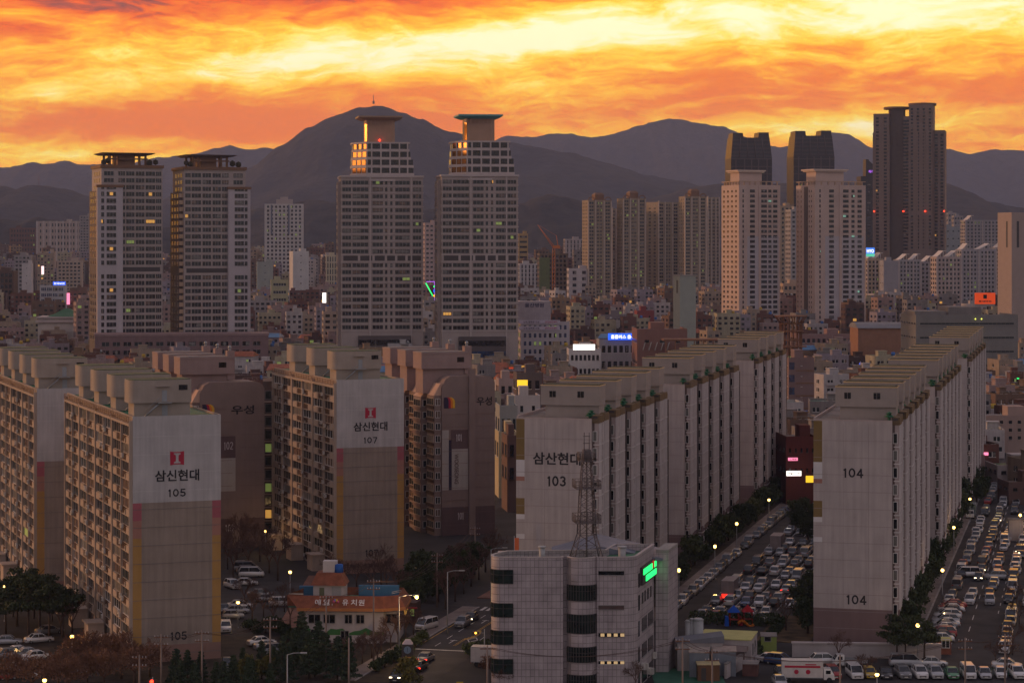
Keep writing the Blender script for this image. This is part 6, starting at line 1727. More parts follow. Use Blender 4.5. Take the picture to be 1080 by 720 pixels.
fl_ = b.build('emblem', [paint('flower pink', (.55, .1, .2)), paint('flower yellow', (.6, .42, .05)), paint('flower violet', (.25, .2, .5))], root, (WX(355, D) - WX(318, D), -.68, zl))
b = MB()
for y in (.5, .9): b.tube((-2.2, .9, zt + .3 * y), (.2, .5, zt + .3 * y), .05, .05, 4); b.tube((kw + 1.2, 1.2, zt + .6 * y), (kw + 2.5, 3.4, zt + .6 * y), .05, .05, 4)
b.build('railing', paint('pale railing', (.55, .5, .45)), root)
# lit shop kiosk behind the street corner
D = 386.0
root = thing('shop_building', 'small dark corner shop with lit windows right of the kindergarten', 'shop', (WX(411, D), D, 0), R(-8))
b = MB(); b.box(0, 0, -.1, 4.6, 4, 3.4); b.build('wall', paint('dark shop wall', (.09, .05, .045)), root)
W = Wins(root)
for k in range(4): W.add(.7 + 1.05 * k, -.01, 1.2, 0, .75, 1.2, 1, 'near', 'l' if k in (1, 2) else 'g', 'd')
W.finish(); b = MB(); b.box(-.2, -.8, 2.5, 4.8, -.003, 2.7); b.build('awning', paint('red awning', (.35, .03, .03)), root)

# ------------------------------------------------------------------ works yard right of the office
def yard(nm, label, cat, u0, u1, vtop, D, dep, colr, rot=0, extra=None, m_top=None, zb=0):
    h = WZ(vtop, D); w = (u1 - u0) * D / F
    r = thing(nm, label, cat, (WX(u0, D), D, zb), R(rot)); b = MB(); b.box(0, 0, 0, w, dep, h - zb); b.build('wall', colr, r)
    t = MB(); t.box(-.1, -.1, h - zb + .002, w + .1, dep + .1, h - zb + .14); t.build('roof', m_top or GREYROOF, r); return r, h, w
gm = MB(); gm.box(WX(690, 333), 329, -.1, WX(765, 333), 344, .03); structure(gm.build('courtyard', paint('green yard paint', (.035, .13, .085), .7, .25, .4)))
YR = paint('yellow green roof sheet', (.46, .42, .16), .7, .15, .5); PW_ = paint('pale plaster', (.40, .35, .35))
r, h, w = yard('workshop_building', 'long plastered building with a yellow green roof and tall side wall', 'building', 736, 792, 673, 347, 8, PW_, -13, m_top=YR)
W = Wins(r)
for k in range(2): W.add(w + .01, 2 + 3 * k, 1.6, R(90), .8, 1.6, 1, 'near', 'd', 'g')
W.finish(); b = MB(); b.box(w * .1, -1.6, 0, w * .9, -.003, 2.6); b.frustum([(w * .08, -2, 2.6), (w * .95, -2, 2.6), (w * .95, -.01, 2.6), (w * .08, -.01, 2.6)], [(w * .08, -1.2, 3.2), (w * .95, -1.2, 3.2), (w * .95, -.01, 3.2), (w * .08, -.01, 3.2)]); b.build('lean_to', paint('brown lean to roof', (.20, .15, .14)), r)
root = thing('workshop_building', 'grey shed with a sloping slate coloured roof beside the tiled office', 'shed', (WX(714, 343), 342, 0), 0)
b = MB(); b.box(0, 0, 0, 6.8, 4, 4.2); b.build('wall', PW_, root); b = MB(); b.frustum([(-.2, -.2, 4.2), (7.0, -.2, 4.2), (7.0, 4.2, 4.2), (-.2, 4.2, 4.2)], [(-.2, -.2, 4.4), (7.0, -.2, 5.3), (7.0, 4.2, 5.3), (-.2, 4.2, 4.4)]); b.build('roof', paint('slate shed roof', (.17, .17, .20)), root)
SCN = paint('grey blue container', (.19, .21, .25), .6, .15, .8)
for u0, u1, vt, D_, lb in ((727, 748, 688, 337, 'grey blue container on the green yard, left of two'), (752, 776, 687, 338, 'grey blue container on the green yard, right of two')):
    r, h, w = yard('container', lb, 'container', u0, u1, vt, D_, 4.5, SCN, -5, m_top=paint('rusting container roof', (.36, .28, .25), .7, .4, 1.2)); b = MB()
    for k in range(14): b.box(w * (k + .3) / 14, -.06, .1, w * (k + .65) / 14, -.003, h - .1)
    b.build('corrugation', SCN, r)
r, h, w = yard('wooden_booth', 'small wooden booth with a yellowish roof in the green yard', 'booth', 736, 759, 701, 334, 2.6, paint('brown booth wood', (.14, .07, .04)), 0, m_top=paint('ochre felt roof', (.46, .36, .20), .8, .3, 1))
b = MB(); b.box(.5, -.05, .1, 1.2, -.003, h - .4); b.build('door', FR_DARK, r)
r, h, w = yard('boundary_wall', 'long concrete wall sloping away beside the green yard', 'wall', 764, 766.5, 700, 336, 16, PW_, -22)
for u, vt, rr in ((725.5, 655, .42), (729.5, 653, .3), (736, 653, .85)):
    Dd = 348; b = MB(); b.cyl(0, 0, 0, WZ(vt, Dd), rr, rr, 12); b.cyl(0, 0, WZ(vt, Dd), WZ(vt, Dd) + .25, rr + .12, rr * .7, 12)
    tag(b.build('ventilation_stack', GALV, None, (WX(u, Dd), Dd, 0)), {725.5: 'slim grey ventilation stack, leftmost behind the shed', 729.5: 'thinnest grey ventilation stack in the middle behind the shed', 736: 'widest grey ventilation stack behind the shed'}[u], 'ventilation stack')
r, h, w = yard('booth', 'lime green booth with a small window beside the dry grass', 'booth', 803, 819, 671, 357, 3.5, paint('lime green plaster', (.24, .30, .08)), -5)
W = Wins(r); W.add(w * .42, -.01, 1.9, 0, .9, .7, 1, 'near', 'd', 'g'); W.finish()
# playground
D = 383; pg = thing('play_tower', 'blue play tower with a pointed blue roof and blue slide', 'play tower', (WX(774, D), D, 0))
def play(pg, c1, c2):
    b = MB()
    for x in (-.7, .7):
        for y in (-.7, .7): b.cyl(x, y, 0, 2.3, .08, .08, 6)
    b.build('post', c2, pg); b = MB(); b.box(-.8, -.8, 1.0, .8, .8, 1.12); b.build('platform', c2, pg)
    b = MB(); b.frustum([(-1, -1, 2.3), (1, -1, 2.3), (1, 1, 2.3), (-1, 1, 2.3)], [(-.05, -.05, 3.4), (.05, -.05, 3.4), (.05, .05, 3.4), (-.05, .05, 3.4)]); b.build('roof', c1, pg)
    b = MB(); b.frustum([(-1.6, -.9, 0), (-.9, -.9, 0), (-.9, .4, 0), (-1.6, .4, 0)], [(-1.5, -.8, 1.6), (-1.0, -.8, 1.6), (-1.0, .3, 1.6), (-1.5, .3, 1.6)]); b.build('slide', c1, pg)
play(pg, paint('play blue', (.01, .09, .50)), paint('play red', (.35, .04, .03)))
pg = thing('play_tower', 'red play tower with a pointed red roof', 'play tower', (WX(789, D), D + .5, 0)); play(pg, paint('play scarlet', (.45, .02, .03)), paint('play red', (.35, .04, .03)))
b = MB()
for k in range(6): b.tube((k * .45, 0, .2 + .5 * math.sin(k)), (k * .45 + .45, 0, .2 + .5 * math.sin(k + 1)), .25, .25, 6)
tag(b.build('play_tunnel', paint('play orange', (.55, .16, .02)), None, (WX(777.5, D), D - 1.2, .3)), 'orange crawling tunnel between the two play towers', 'play tunnel')
# long pale wall building at the foot of block 104
D = 352; r = thing('boundary_wall', 'long pale low wall with a capped top in front of block 104', 'wall', (WX(836, D + 1), D + 1.5, 0), R(-4)); w = WX(992, D) - WX(836, D); b = MB(); b.box(0, 0, 0, w, .5, 2.1); b.build('panel', PW_, r); b = MB(); b.box(-.1, -.2, 2.1, w + .1, .7, 2.35); b.build('coping', paint('pale coping', (.42, .36, .35)), r)
r, h, w = yard('guard_booth', 'small brick guard booth with a yellow green roof at the car park gate', 'guard booth', 985, 1003, 675, 356, 2.8, paint('guard booth brick', (.24, .085, .055), .85, .3, 1.5), -8, m_top=YR)
W = Wins(r); W.add(w * .68, -.01, 1.1, 0, 1.1, 1.2, 2, 'near', 'm', 'w'); W.finish()
r, h, w = yard('guard_booth', 'pale guard booth on the right road among the queue', 'guard booth', 1064, 1079, 548, 492, 3, PW_, -8)
r, h, w = yard('container', 'rusty dark container by the works yard wall', 'container', 783, 799, 700, 338, 3, paint('dark rusty container', (.11, .05, .045), .8, .4, 1), -10)
# clock pillar by the street
D = 337; ck = thing('clock_pillar', 'ornate dark clock pillar with a round face and bright top at the street corner', 'clock', (WX(430, D), D, 0))
b = MB(); b.box(-1.0, -1.0, 0, 1.0, 1.0, 2.6); b.box(-1.15, -1.15, 2.6, 1.15, 1.15, 2.8); b.frustum([(-.9, -.9, 2.8), (.9, -.9, 2.8), (.9, .9, 2.8), (-.9, .9, 2.8)], [(-.8, -.8, 5.0), (.8, -.8, 5.0), (.8, .8, 5.0), (-.8, .8, 5.0)]); b.build('body', paint('dark bronze', (.06, .045, .04), .5, .2, 2), ck)
b = MB(); b.frustum([(-.75, -.8, 5), (.75, -.8, 5), (.75, .8, 5), (-.75, .8, 5)], [(-.35, -.4, 5.6), (.35, -.4, 5.6), (.35, .4, 5.6), (-.35, .4, 5.6)]); b.build('cap', paint('pale cap', (.5, .4, .4)), ck)
b = MB(); b.frustum([(.55 * math.cos(R(30 * k)), -.86, 4.2 + .55 * math.sin(R(30 * k))) for k in range(12)], [(.55 * math.cos(R(30 * k)), -.93, 4.2 + .55 * math.sin(R(30 * k))) for k in range(12)]); b.build('clock_face', paint('blue grey dial', (.20, .26, .33)), ck)
b = MB(); b.box(-.03, -.96, 4.2, .03, -.94, 4.6); b.box(-.02, -.96, 3.95, .03, -.94, 4.2); b.build('hand', BLACK, ck)
b = MB(); b.frustum([(-.7, -.95, 3.2), (.7, -.95, 3.2), (.7, -.9, 3.2), (-.7, -.9, 3.2)], [(-.2, -.95, 2.85), (.2, -.95, 2.85), (.2, -.9, 2.85), (-.2, -.9, 2.85)]) ; b.build('ornament', paint('gold ornament', (.55, .25, .04)), ck)

# ================================================================== VEHICLES
TYRE = paint('tyre', (.02, .02, .02), .9, .05); CGL = glass('car glass', (.02, .022, .026), .06, 1.6); LENS = paint('headlamp lens', (.55, .55, .58), .15, .05, 1, 0, .8); TAIL = paint('tail lamp red', (.30, .015, .01), .3, .05)
def carpaint(n, c):
    m, nt, bb = nmat(n); bb.inputs['Base Color'].default_value = c + (1,); bb.inputs['Roughness'].default_value = .32; bb.inputs['Coat Weight'].default_value = .6; bb.inputs['Metallic'].default_value = .25
    return m
CP = {k: carpaint(k + ' car paint', v) for k, v in dict(white=(.62, .60, .60), silver=(.36, .36, .38), grey=(.16, .16, .17), black=(.02, .02, .022), red=(.30, .02, .02), blue=(.04, .07, .18), champagne=(.38, .32, .24), green=(.06, .22, .10), yellow=(.55, .36, .03)).items()}
def car_pieces(kind):
    """returns dict of part name -> MB; nose towards -y, ground at z=0"""
    P_ = {}
    Lc, Wc = {'sedan': (4.6, 1.8), 'hatch': (3.7, 1.62), 'suv': (4.6, 1.86), 'van': (4.9, 1.85)}[kind]
    hl, hw = Lc / 2, Wc / 2
    # side profile stations: y, z of belt line, half width
    st = {'sedan': [(-hl, .55, .82), (-hl + .25, .72, .95), (-hl + 1.25, .88, 1), (-.2, .95, 1), (hl - 1.0, .97, 1), (hl - .2, .93, .95), (hl, .72, .85)],
          'hatch': [(-hl, .6, .85), (-hl + .2, .8, .96), (-hl + .85, .95, 1), (0, 1.0, 1), (hl - .4, 1.0, 1), (hl - .1, .95, .95), (hl, .7, .88)],
          'suv': [(-hl, .7, .88), (-hl + .2, .95, .97), (-hl + 1.1, 1.08, 1), (0, 1.12, 1), (hl - .5, 1.12, 1), (hl - .1, 1.05, .95), (hl, .75, .9)],
          'van': [(-hl, .75, .9), (-hl + .15, 1.0, .97), (-hl + .6, 1.1, 1), (0, 1.15, 1), (hl - .5, 1.15, 1), (hl - .1, 1.1, .97), (hl, .8, .92)]}[kind]
    b = MB(); i0 = None; ring = []
    for y, z, k in st:
        w = hw * k; ring.append([(-w * .94, y, .22), (w * .94, y, .22), (w, y, .5), (w * .97, y, z - .06), (w * .88, y, z), (-w * .88, y, z), (-w * .97, y, z - .06), (-w, y, .5)])
    base = len(b.v)
    for rg in ring: b.v += rg
    n = 8
    for a in range(len(ring) - 1):
        for k in range(n):
            j = (k + 1) % n; b.f.append((base + a * n + k, base + a * n + j, base + (a + 1) * n + j, base + (a + 1) * n + k)); b.m.append(0); b.sm.append(True)
    b.f.append(tuple(base + k for k in reversed(range(n)))); b.m.append(0); b.sm.append(False)
    b.f.append(tuple(base + (len(ring) - 1) * n + k for k in range(n))); b.m.append(0); b.sm.append(False)
    # cabin: glasshouse then roof skin
    y0, y1, y2, y3, zb, zt = {'sedan': (-hl + 1.15, -.45, .95, hl - .75, .93, 1.43), 'hatch': (-hl + .75, -.45, 1.2, hl - .12, .97, 1.48), 'suv': (-hl + .95, -.5, 1.6, hl - .15, 1.09, 1.70), 'van': (-hl + .4, -1.2, 2.1, hl - .08, 1.12, 1.92)}[kind]
    wt = hw * .74 if kind != 'van' else hw * .86; wb = hw * .90
    g = MB(); g.frustum([(-wb, y0, zb - .03), (wb, y0, zb - .03), (wb, y3, zb - .03), (-wb, y3, zb - .03)], [(-wt, y1, zt), (wt, y1, zt), (wt, y2, zt), (-wt, y2, zt)])
    P_['window'] = g
    b.frustum([(-wt - .01, y1 - .02, zt + .002), (wt + .01, y1 - .02, zt + .002), (wt + .01, y2 + .02, zt + .002), (-wt - .01, y2 + .02, zt + .002)], [(-wt * .9, y1 + .15, zt + .06), (wt * .9, y1 + .15, zt + .06), (wt * .9, y2 - .15, zt + .06), (-wt * .9, y2 - .15, zt + .06)])
    for s in (-1, 1):                              # pillars
        for (ya, yb) in ((y0, y1), (y3, y2)): b.tube((s * wb, ya, zb), (s * wt, yb, zt), .05, .05, 4)
        ym = (y1 + y2) / 2; b.tube((s * (wb + .0), ym, zb), (s * (wt + .0), ym, zt), .05, .05, 4)
        b.box(s * (hw + .02) - (.09 if s < 0 else -.0), y0 + .35, zb + .02, s * (hw + .02) + (.0 if s < 0 else .09), y0 + .5, zb + .16)
    P_['body'] = b
    P_['lens'] = [(s * hw * .66, -hl + .03) for s in (-1, 1)]; P_['dims'] = (hl, hw, Lc)
    w = MB(); w.tube((-.1, 0, 0), (.1, 0, 0), .32, .32, 12, 0); w.tube((-.105, 0, 0), (.105, 0, 0), .18, .18, 8, 1); P_['wheel'] = w
    return P_
CARS = {}
for kind in ('sedan', 'hatch', 'suv', 'van'):
    P_ = car_pieces(kind); hl, hw, Lc = P_['dims']; zl = {'sedan': .62, 'hatch': .68, 'suv': .8, 'van': .85}[kind]
    hb = MB(); hb.box(-.2, -.06, -.08, .2, .04, .08); tb = MB(); tb.box(-.17, -.04, -.09, .17, .05, .09)
    parts = dict(glass=P_['window'].mesh('window', CGL), wheel=P_['wheel'].mesh('wheel', [TYRE, METAL]), head=hb.mesh('headlight', LENS), tail=tb.mesh('tail_light', TAIL), headon=hb.mesh('headlight', HEADL), tailon=tb.mesh('tail_light', REDL))
    pl = MB(); pl.box(-.26, -.02, -.06, .26, 0, .06); parts['plate'] = pl.mesh('number_plate', paint('number plate', (.6, .58, .55)))
    gr = MB(); gr.box(-.5, -.03, -.1, .5, 0, .1); parts['grille'] = gr.mesh('grille', FR_DARK)
    for c in CP:
        body = P_['body'].mesh('body', CP[c])
        allb = MB(); allb.add(P_['body'].v, P_['body'].f, [0] * len(P_['body'].f), (0, 0, 0), 0); allb.add(P_['window'].v, P_['window'].f, [1] * len(P_['window'].f), (0, 0, 0), 0)
        for sx in (-1, 1):
            for y in (-hl + .8, hl - .8): allb.add(P_['wheel'].v, P_['wheel'].f, [2] * len(P_['wheel'].f), (sx * (hw - .12), y, .32), 0)
            allb.add(hb.v, hb.f, [3] * 6, (sx * hw * .68, -hl + .1, zl), 0); allb.add(tb.v, tb.f, [4] * 6, (sx * hw * .72, hl - .06, zl + .05), 0)
        allb.add(gr.v, gr.f, [2] * 6, (0, -hl - .005, .5), 0)
        CARS[kind, c] = dict(parts, body=body, whole=allb.mesh('car', [CP[c], CGL, TYRE, LENS, TAIL]), dims=(hl, hw, zl))
KN = dict(sedan='sedan', hatch='hatchback', suv='suv', van='minivan')
def car(x, y, rz, kind, c, label, grp, detail=True, lights=None):
    d = CARS[kind, c]; hl, hw, zl = d['dims']
    if not detail and not lights:
        o = ob('parked_car' if 'queue' not in grp else 'car', d['whole'], None, (x, y, 0), rz); return tag(o, label, 'car' if kind != 'van' else 'van', grp)
    r = thing('parked_car' if 'queue' not in grp else 'car', label, 'car' if kind != 'van' else 'van', (x, y, 0), rz, grp)
    ob('body', d['body'], r); ob('window', d['glass'], r)
    for sx in (-1, 1):
        for yy in (-hl + .8, hl - .8): ob('wheel', d['wheel'], r, (sx * (hw - .12), yy, .32))
        ob('headlight', d['headon'] if lights == 'head' else d['head'], r, (sx * hw * .68, -hl + .1, zl)); ob('tail_light', d['tailon'] if lights == 'tail' else d['tail'], r, (sx * hw * .72, hl - .06, zl + .05))
    ob('grille', d['grille'], r, (0, -hl - .005, .5)); ob('number_plate', d['plate'], r, (0, -hl - .04, .42))
    return r
cr_ = random.Random(11)
CW = [('white', 30), ('silver', 22), ('grey', 18), ('black', 22), ('champagne', 2), ('blue', 3), ('red', 3)]
def rc(): return cr_.choices([c for c, _ in CW], [w for _, w in CW])[0]
def rk(): return cr_.choices(['sedan', 'hatch', 'suv', 'van'], [52, 16, 22, 10])[0]
NTH = ['first', 'second', 'third', 'fourth', 'fifth', 'sixth', 'seventh', 'eighth', 'ninth', 'tenth', 'eleventh', 'twelfth', 'thirteenth', 'fourteenth', 'fifteenth', 'sixteenth', 'seventeenth', 'eighteenth', 'nineteenth', 'twentieth'] + ['twenty-' + q for q in ('first', 'second', 'third', 'fourth', 'fifth', 'sixth', 'seventh', 'eighth', 'ninth')] + ['thirtieth'] + ['thirty-' + q for q in ('first', 'second', 'third', 'fourth', 'fifth', 'sixth', 'seventh', 'eighth', 'ninth')] + ['fortieth']
def gcar(t, s, rot, lab, grp, detail, lights=None, kind=None, c=None):
    x, y, _ = G(t, s); kind = kind or rk(); c = c or rc()
    return car(x, y, -AZR + rot + R(cr_.uniform(-2, 2)), kind, c, lab % (c, KN[kind]), grp, detail, lights)
# main car park between the rows
NC = 0
rows = []
s = 386.0; k = 0
while s < 640:
    rows.append(s); k += 1; s += 5.4 if k % 2 else 11.2
for ri, s in enumerate(rows):
    for ci in range(8):
        t = -64.6 + 2.6 * ci
        if s < 398 and t > -54: continue
        if cr_.random() < .05: continue
        if abs(s - 432) < 4 and t < -59: continue
        if abs(s - 492) < 6 and -62 < t < -52: continue
        gcar(t + cr_.uniform(-.2, .2), s + cr_.uniform(-.5, .5), 0 if cr_.random() < .6 else math.pi, '%%s %%s in %s car park row from the near hedge, %s from left' % (NTH[ri], NTH[ci]), 'cars in the car park between the long rows', s < 500, 'tail' if cr_.random() < .035 else ('head' if cr_.random() < .02 else None))
for k in range(30):
    s = 383 + 5.9 * k
    if cr_.random() < .12 or s > 560: continue
    gcar(-70.6 + cr_.uniform(-.15, .15), s, 0, '%%s %%s parked along the middle row kerb, %s from the front' % NTH[k], 'cars along the kerb of the middle row', s < 500)
# right road: nose-in cars beside block 104, lane queues beyond
for k in range(15):
    gcar(-23.6 + cr_.uniform(-.2, .2), 373 + 2.55 * k, R(-78) , '%%s %%s parked side on beside the guard booth, %s from the front' % NTH[k], 'cars parked side on by the right kerb', True, c=rc() if k % 3 else 'white')
for k in range(8):
    gcar(-13.2 + cr_.uniform(-.2, .2), 366 + 5.3 * k, 0, '%%s %%s in the end-to-end line on the right side, %s from the front' % NTH[k], 'cars in line at the right of the road', True, c=None if k else 'white')
for li, t in enumerate((-24.3, -20.9, -17.6, -14.2, -10.8)):
    s = 412 + cr_.uniform(0, 5); k = 0
    while s < 640:
        if cr_.random() < .88:
            near = s < 500; lt = None
            r_ = cr_.random()
            if r_ < .05: lt = 'head'
            elif r_ < .11: lt = 'tail'
            gcar(t + cr_.uniform(-.3, .3), s, 0 if cr_.random() < .8 else math.pi, '%%s %%s in the %s queue lane from the right row, %s from the front' % (NTH[li], NTH[k]), 'queue of cars on the right road', near, lt); k += 1
        s += cr_.choice([5.5, 5.8, 6.4, 8.5])
gcar(-19.5, 590, R(180 - 180), '%s %s with glowing tail lamps at the far end of the right road', 'queue of cars on the right road', True, 'tail', 'sedan', 'black').rotation_euler = (0, 0, -AZR + math.pi)
gcar(-23, 447, R(-80), '%s %s turned across the lanes of the right road', 'queue of cars on the right road', True, None, 'van', 'white')
gcar(-17.5, 445, R(-85), '%s %s turned across the lanes beside a white one', 'queue of cars on the right road', True, None, 'suv', 'silver')
# the front row along the bottom edge
def pcar(u, v, az_, kind, c, lab, grp, lights=None):
    D = DG(v); return car(WX(u, D), D, R(az_), kind, c, lab, grp, True, lights)
FRN = 'cars in the front row at the bottom edge'
for u, k, c, lab in ((878, 'suv', 'red', 'dark red suv at the left of the bottom front row'), (901, 'van', 'white', 'white minivan between the red suv and the yellow hatchback'), (917, 'hatch', 'yellow', 'yellow hatchback in the bottom front row'), (934, 'sedan', 'black', 'black sedan right of the yellow hatchback'),
                     (952, 'suv', 'grey', 'dark grey suv in the bottom front row'), (970, 'suv', 'white', 'white suv with two tall trees behind it, bottom front row'), (986, 'suv', 'silver', 'silver suv in the middle of the bottom front row'), (1004, 'sedan', 'green', 'green sedan in the bottom front row'),
                     (1021, 'van', 'white', 'white minivan right of the green sedan'), (1038, 'sedan', 'silver', 'silver sedan right of the second white minivan'), (1055, 'hatch', 'white', 'white hatchback in the bottom front row'), (1072, 'suv', 'white', 'white suv at the right end of the bottom front row')):
    pcar(u, 713.5, cr_.uniform(-6, 6), k, c, lab, FRN)
pcar(983, 702, 92, 'sedan', 'white', 'white sedan driving left behind the front row', 'cars near the gate'); pcar(955, 702, 88, 'van', 'silver', 'silver minivan side on in front of the pale wall', 'cars near the gate')
pcar(870, 700, 95, 'suv', 'white', 'white suv behind the red lettered truck', 'cars near the gate'); pcar(1062, 704, 80, 'sedan', 'white', 'white sedan side on at the right edge', 'cars near the gate')
pcar(812, 698, 70, 'sedan', 'white', 'white sedan parked by the lime green booth', 'cars by the works yard'); pcar(822, 700, 60, 'suv', 'blue', 'blue suv beside the lime green booth', 'cars by the works yard'); pcar(824, 712, 5, 'sedan', 'black', 'black sedan nearest the rusty container', 'cars by the works yard'); pcar(822, 722, 3, 'sedan', 'silver', 'silver sedan cut by the bottom edge near the rusty container', 'cars by the works yard')
# left estate cars
LG = 'cars on the grounds of the left estate'
for u, v, a, k, c, lab in ((8, 679, 100, 'sedan', 'silver', 'silver sedan at the left edge under the pines'), (41, 677, 118, 'sedan', 'white', 'white sedan below the pines, left of the lit lamp'), (52, 668, 120, 'sedan', 'grey', 'grey sedan behind the white sedan under the pines'),
                          (12, 694, 120, 'suv', 'grey', 'grey suv in the lower left lot'), (20, 690, 120, 'sedan', 'white', 'white sedan first of the slanted cars, lower left'), (30, 692, 120, 'sedan', 'silver', 'silver sedan among the slanted cars, lower left'), (39, 695, 120, 'sedan', 'white', 'white sedan last of the slanted cars, lower left'), (25, 706, 100, 'hatch', 'silver', 'silver hatchback under the bare trees, lower left'),
                          (245, 620, 30, 'suv', 'white', 'white suv on the estate road beside block 105'), (259, 617, 95, 'sedan', 'white', 'white sedan turned side on at the head of the estate road'), (274, 629, 95, 'sedan', 'grey', 'grey sedan under the trees beside the estate road'), (281, 634, 95, 'sedan', 'silver', 'silver sedan near the bare trees on the estate road'), (297, 639, 100, 'suv', 'white', 'white suv left of the kindergarten'),
                          (236, 645, 15, 'sedan', 'black', 'black sedan half hidden by block 105'), (238, 665, 8, 'suv', 'white', 'white suv next to the gable of block 105'), (276, 680, 112, 'sedan', 'white', 'white sedan first of three slanted below the red pavement'), (283, 684, 112, 'sedan', 'silver', 'silver sedan in the middle of three slanted cars'), (290, 689, 112, 'suv', 'grey', 'grey suv last of three slanted cars'), (240, 703, 10, 'sedan', 'black', 'black sedan behind the conifers below block 105'),
                          (434, 606, 95, 'sedan', 'white', 'white sedan at the foot of block 107'), (447, 608, 95, 'suv', 'silver', 'silver suv at the foot of block 107')):
    pcar(u, v, a, k, c, lab, LG)
LL = 'cars in the lower left car park'
for q in range(9):
    pcar(4 + 9 * q, 716 - .6 * q, 108, rk(), rc(), '%s parked car from the left in the lower left row behind the russet trees' % NTH[q], LL)
for q in range(7):
    pcar(150 + 0 * q if False else 246 + 3.2 * q, 652 - 5.5 * q if q < 3 else 590 + 3 * q, 95, rk(), rc(), '%s car from the front in the shaded line on the estate road' % NTH[q], 'cars in the shaded line on the estate road')
SG = 'cars on the street left of the tiled office'
pcar(488, 660, -14, 'suv', 'grey', 'grey suv waiting at the crossing with its lamps off', SG); pcar(497, 654, -14, 'sedan', 'black', 'black sedan with lit headlights behind the grey suv', SG, 'head')
pcar(450, 663, -30, 'van', 'white', 'white minivan parked at the side street corner', SG); pcar(421, 717, -14, 'suv', 'black', 'black suv with lit headlights at the bottom of the street', SG, 'head')
pcar(442, 706, 166, 'sedan', 'black', 'black sedan driving away with red tail lamps, front one', SG, 'tail'); pcar(449, 697, 166, 'sedan', 'grey', 'grey sedan driving away with red tail lamps', SG, 'tail')
pcar(516, 700, 80, 'sedan', 'white', 'white sedan nosing out beside the tiled office', SG)
# trucks and bigger vehicles
def truck(x, y, rz, label, boxm, h=2.6, L_=5.2, cabm=None, flat=False, mark=None, tail=False):
    r = thing('truck', label, 'truck', (x, y, 0), rz)
    cabm = cabm or CP['white']
    b = MB(); b.frustum([(-.95, -L_ / 2 - 1.7, .45), (.95, -L_ / 2 - 1.7, .45), (.95, -L_ / 2 - .1, .45), (-.95, -L_ / 2 - .1, .45)], [(-.92, -L_ / 2 - 1.6, 1.2), (.92, -L_ / 2 - 1.6, 1.2), (.92, -L_ / 2 - .1, 1.2), (-.92, -L_ / 2 - .1, 1.2)])
    b.frustum([(-.92, -L_ / 2 - 1.6, 1.2), (.92, -L_ / 2 - 1.6, 1.2), (.92, -L_ / 2 - .1, 1.2), (-.92, -L_ / 2 - .1, 1.2)], [(-.8, -L_ / 2 - 1.1, 2.0), (.8, -L_ / 2 - 1.1, 2.0), (.8, -L_ / 2 - .1, 2.0), (-.8, -L_ / 2 - .1, 2.0)]); b.build('cab', cabm, r)
    g = MB(); g.frustum([(-.85, -L_ / 2 - 1.62, 1.28), (.85, -L_ / 2 - 1.62, 1.28), (.85, -L_ / 2 - 1.5, 1.28), (-.85, -L_ / 2 - 1.5, 1.28)], [(-.75, -L_ / 2 - 1.22, 1.9), (.75, -L_ / 2 - 1.22, 1.9), (.75, -L_ / 2 - 1.1, 1.9), (-.75, -L_ / 2 - 1.1, 1.9)]); g.build('windscreen', CGL, r)
    for s in (-1, 1): g = MB(); g.box(s * .94 - .02, -L_ / 2 - 1.1, 1.3, s * .94 + .02, -L_ / 2 - .4, 1.8); g.build('window', CGL, r)
    b = MB()
    if flat: b.box(-1.0, -L_ / 2, .75, 1.0, L_ / 2, .9); [b.box(x_ - .04, -L_ / 2, .9, x_ + .04, L_ / 2, 1.35) for x_ in (-.96, .96)]; b.box(-.92, L_ / 2 - .08, .9, .92, L_ / 2, 1.35); b.box(-.92, -L_ / 2, .9, .92, -L_ / 2 + .08, 1.8)
    else: b.box(-1.12, -L_ / 2, .7, 1.12, L_ / 2, .7 + h)
    o = b.build('cargo_bed' if flat else 'cargo_box', boxm, r)
    if not flat:
        e = MB()
        for z in (.7, .7 + h - .08):
            for x_ in (-1.14, 1.06): e.box(x_, -L_ / 2 - .01, z, x_ + .08, L_ / 2 + .01, z + .09)
        e.build('edge_trim', METAL, r)
    for s in (-1, 1):
        for yy in (-L_ / 2 - .9, L_ / 2 - .9): w = MB(); w.tube((s * .85 - .13, yy, .4), (s * .85 + .13, yy, .4), .4, .4, 12); w.build('wheel', TYRE, r)
        w = MB(); w.box(s * .8 - .2, L_ / 2 + .001, .45, s * .8 + .2, L_ / 2 + .06, .7); w.build('tail_light', REDL if tail else TAIL, r)
        w = MB(); w.box(s * .68 - .16, -L_ / 2 - 1.74, .6, s * .68 + .16, -L_ / 2 - 1.7, .8); w.build('headlight', LENS, r)
    if tail:
        w = MB(); w.box(-1.0, L_ / 2 + .002, .7, 1.0, L_ / 2 + .08, 1.15); w.build('tail_light', emis('red tail glow', (1, .02, .01), 2.2), r)  # glow around the tail lamps, added as an emissive strip
    return r
WB = paint('white cargo box', (.55, .50, .48), .5, .2, .8, .5)
D = DG(718); r = truck(WX(846, D), D, R(86), 'white box truck with a red stripe and red dots on its side', WB, 2.5, 6.0)
b = MB(); b.box(-1.16, -2.6, 2.2, -1.122, 2.6, 2.5); b.box(-1.16, -2.0, 2.6, -1.122, -.4, 2.75); b.build('stripe', LRED, r)
for yy in (-.8, .9): b = MB(); b.frustum([(-1.122, yy + .35 * math.cos(R(45 * k)), 1.6 + .35 * math.sin(R(45 * k))) for k in range(8)], [(-1.16, yy + .35 * math.cos(R(45 * k)), 1.6 + .35 * math.sin(R(45 * k))) for k in range(8)]); b.build('emblem', LRED, r)
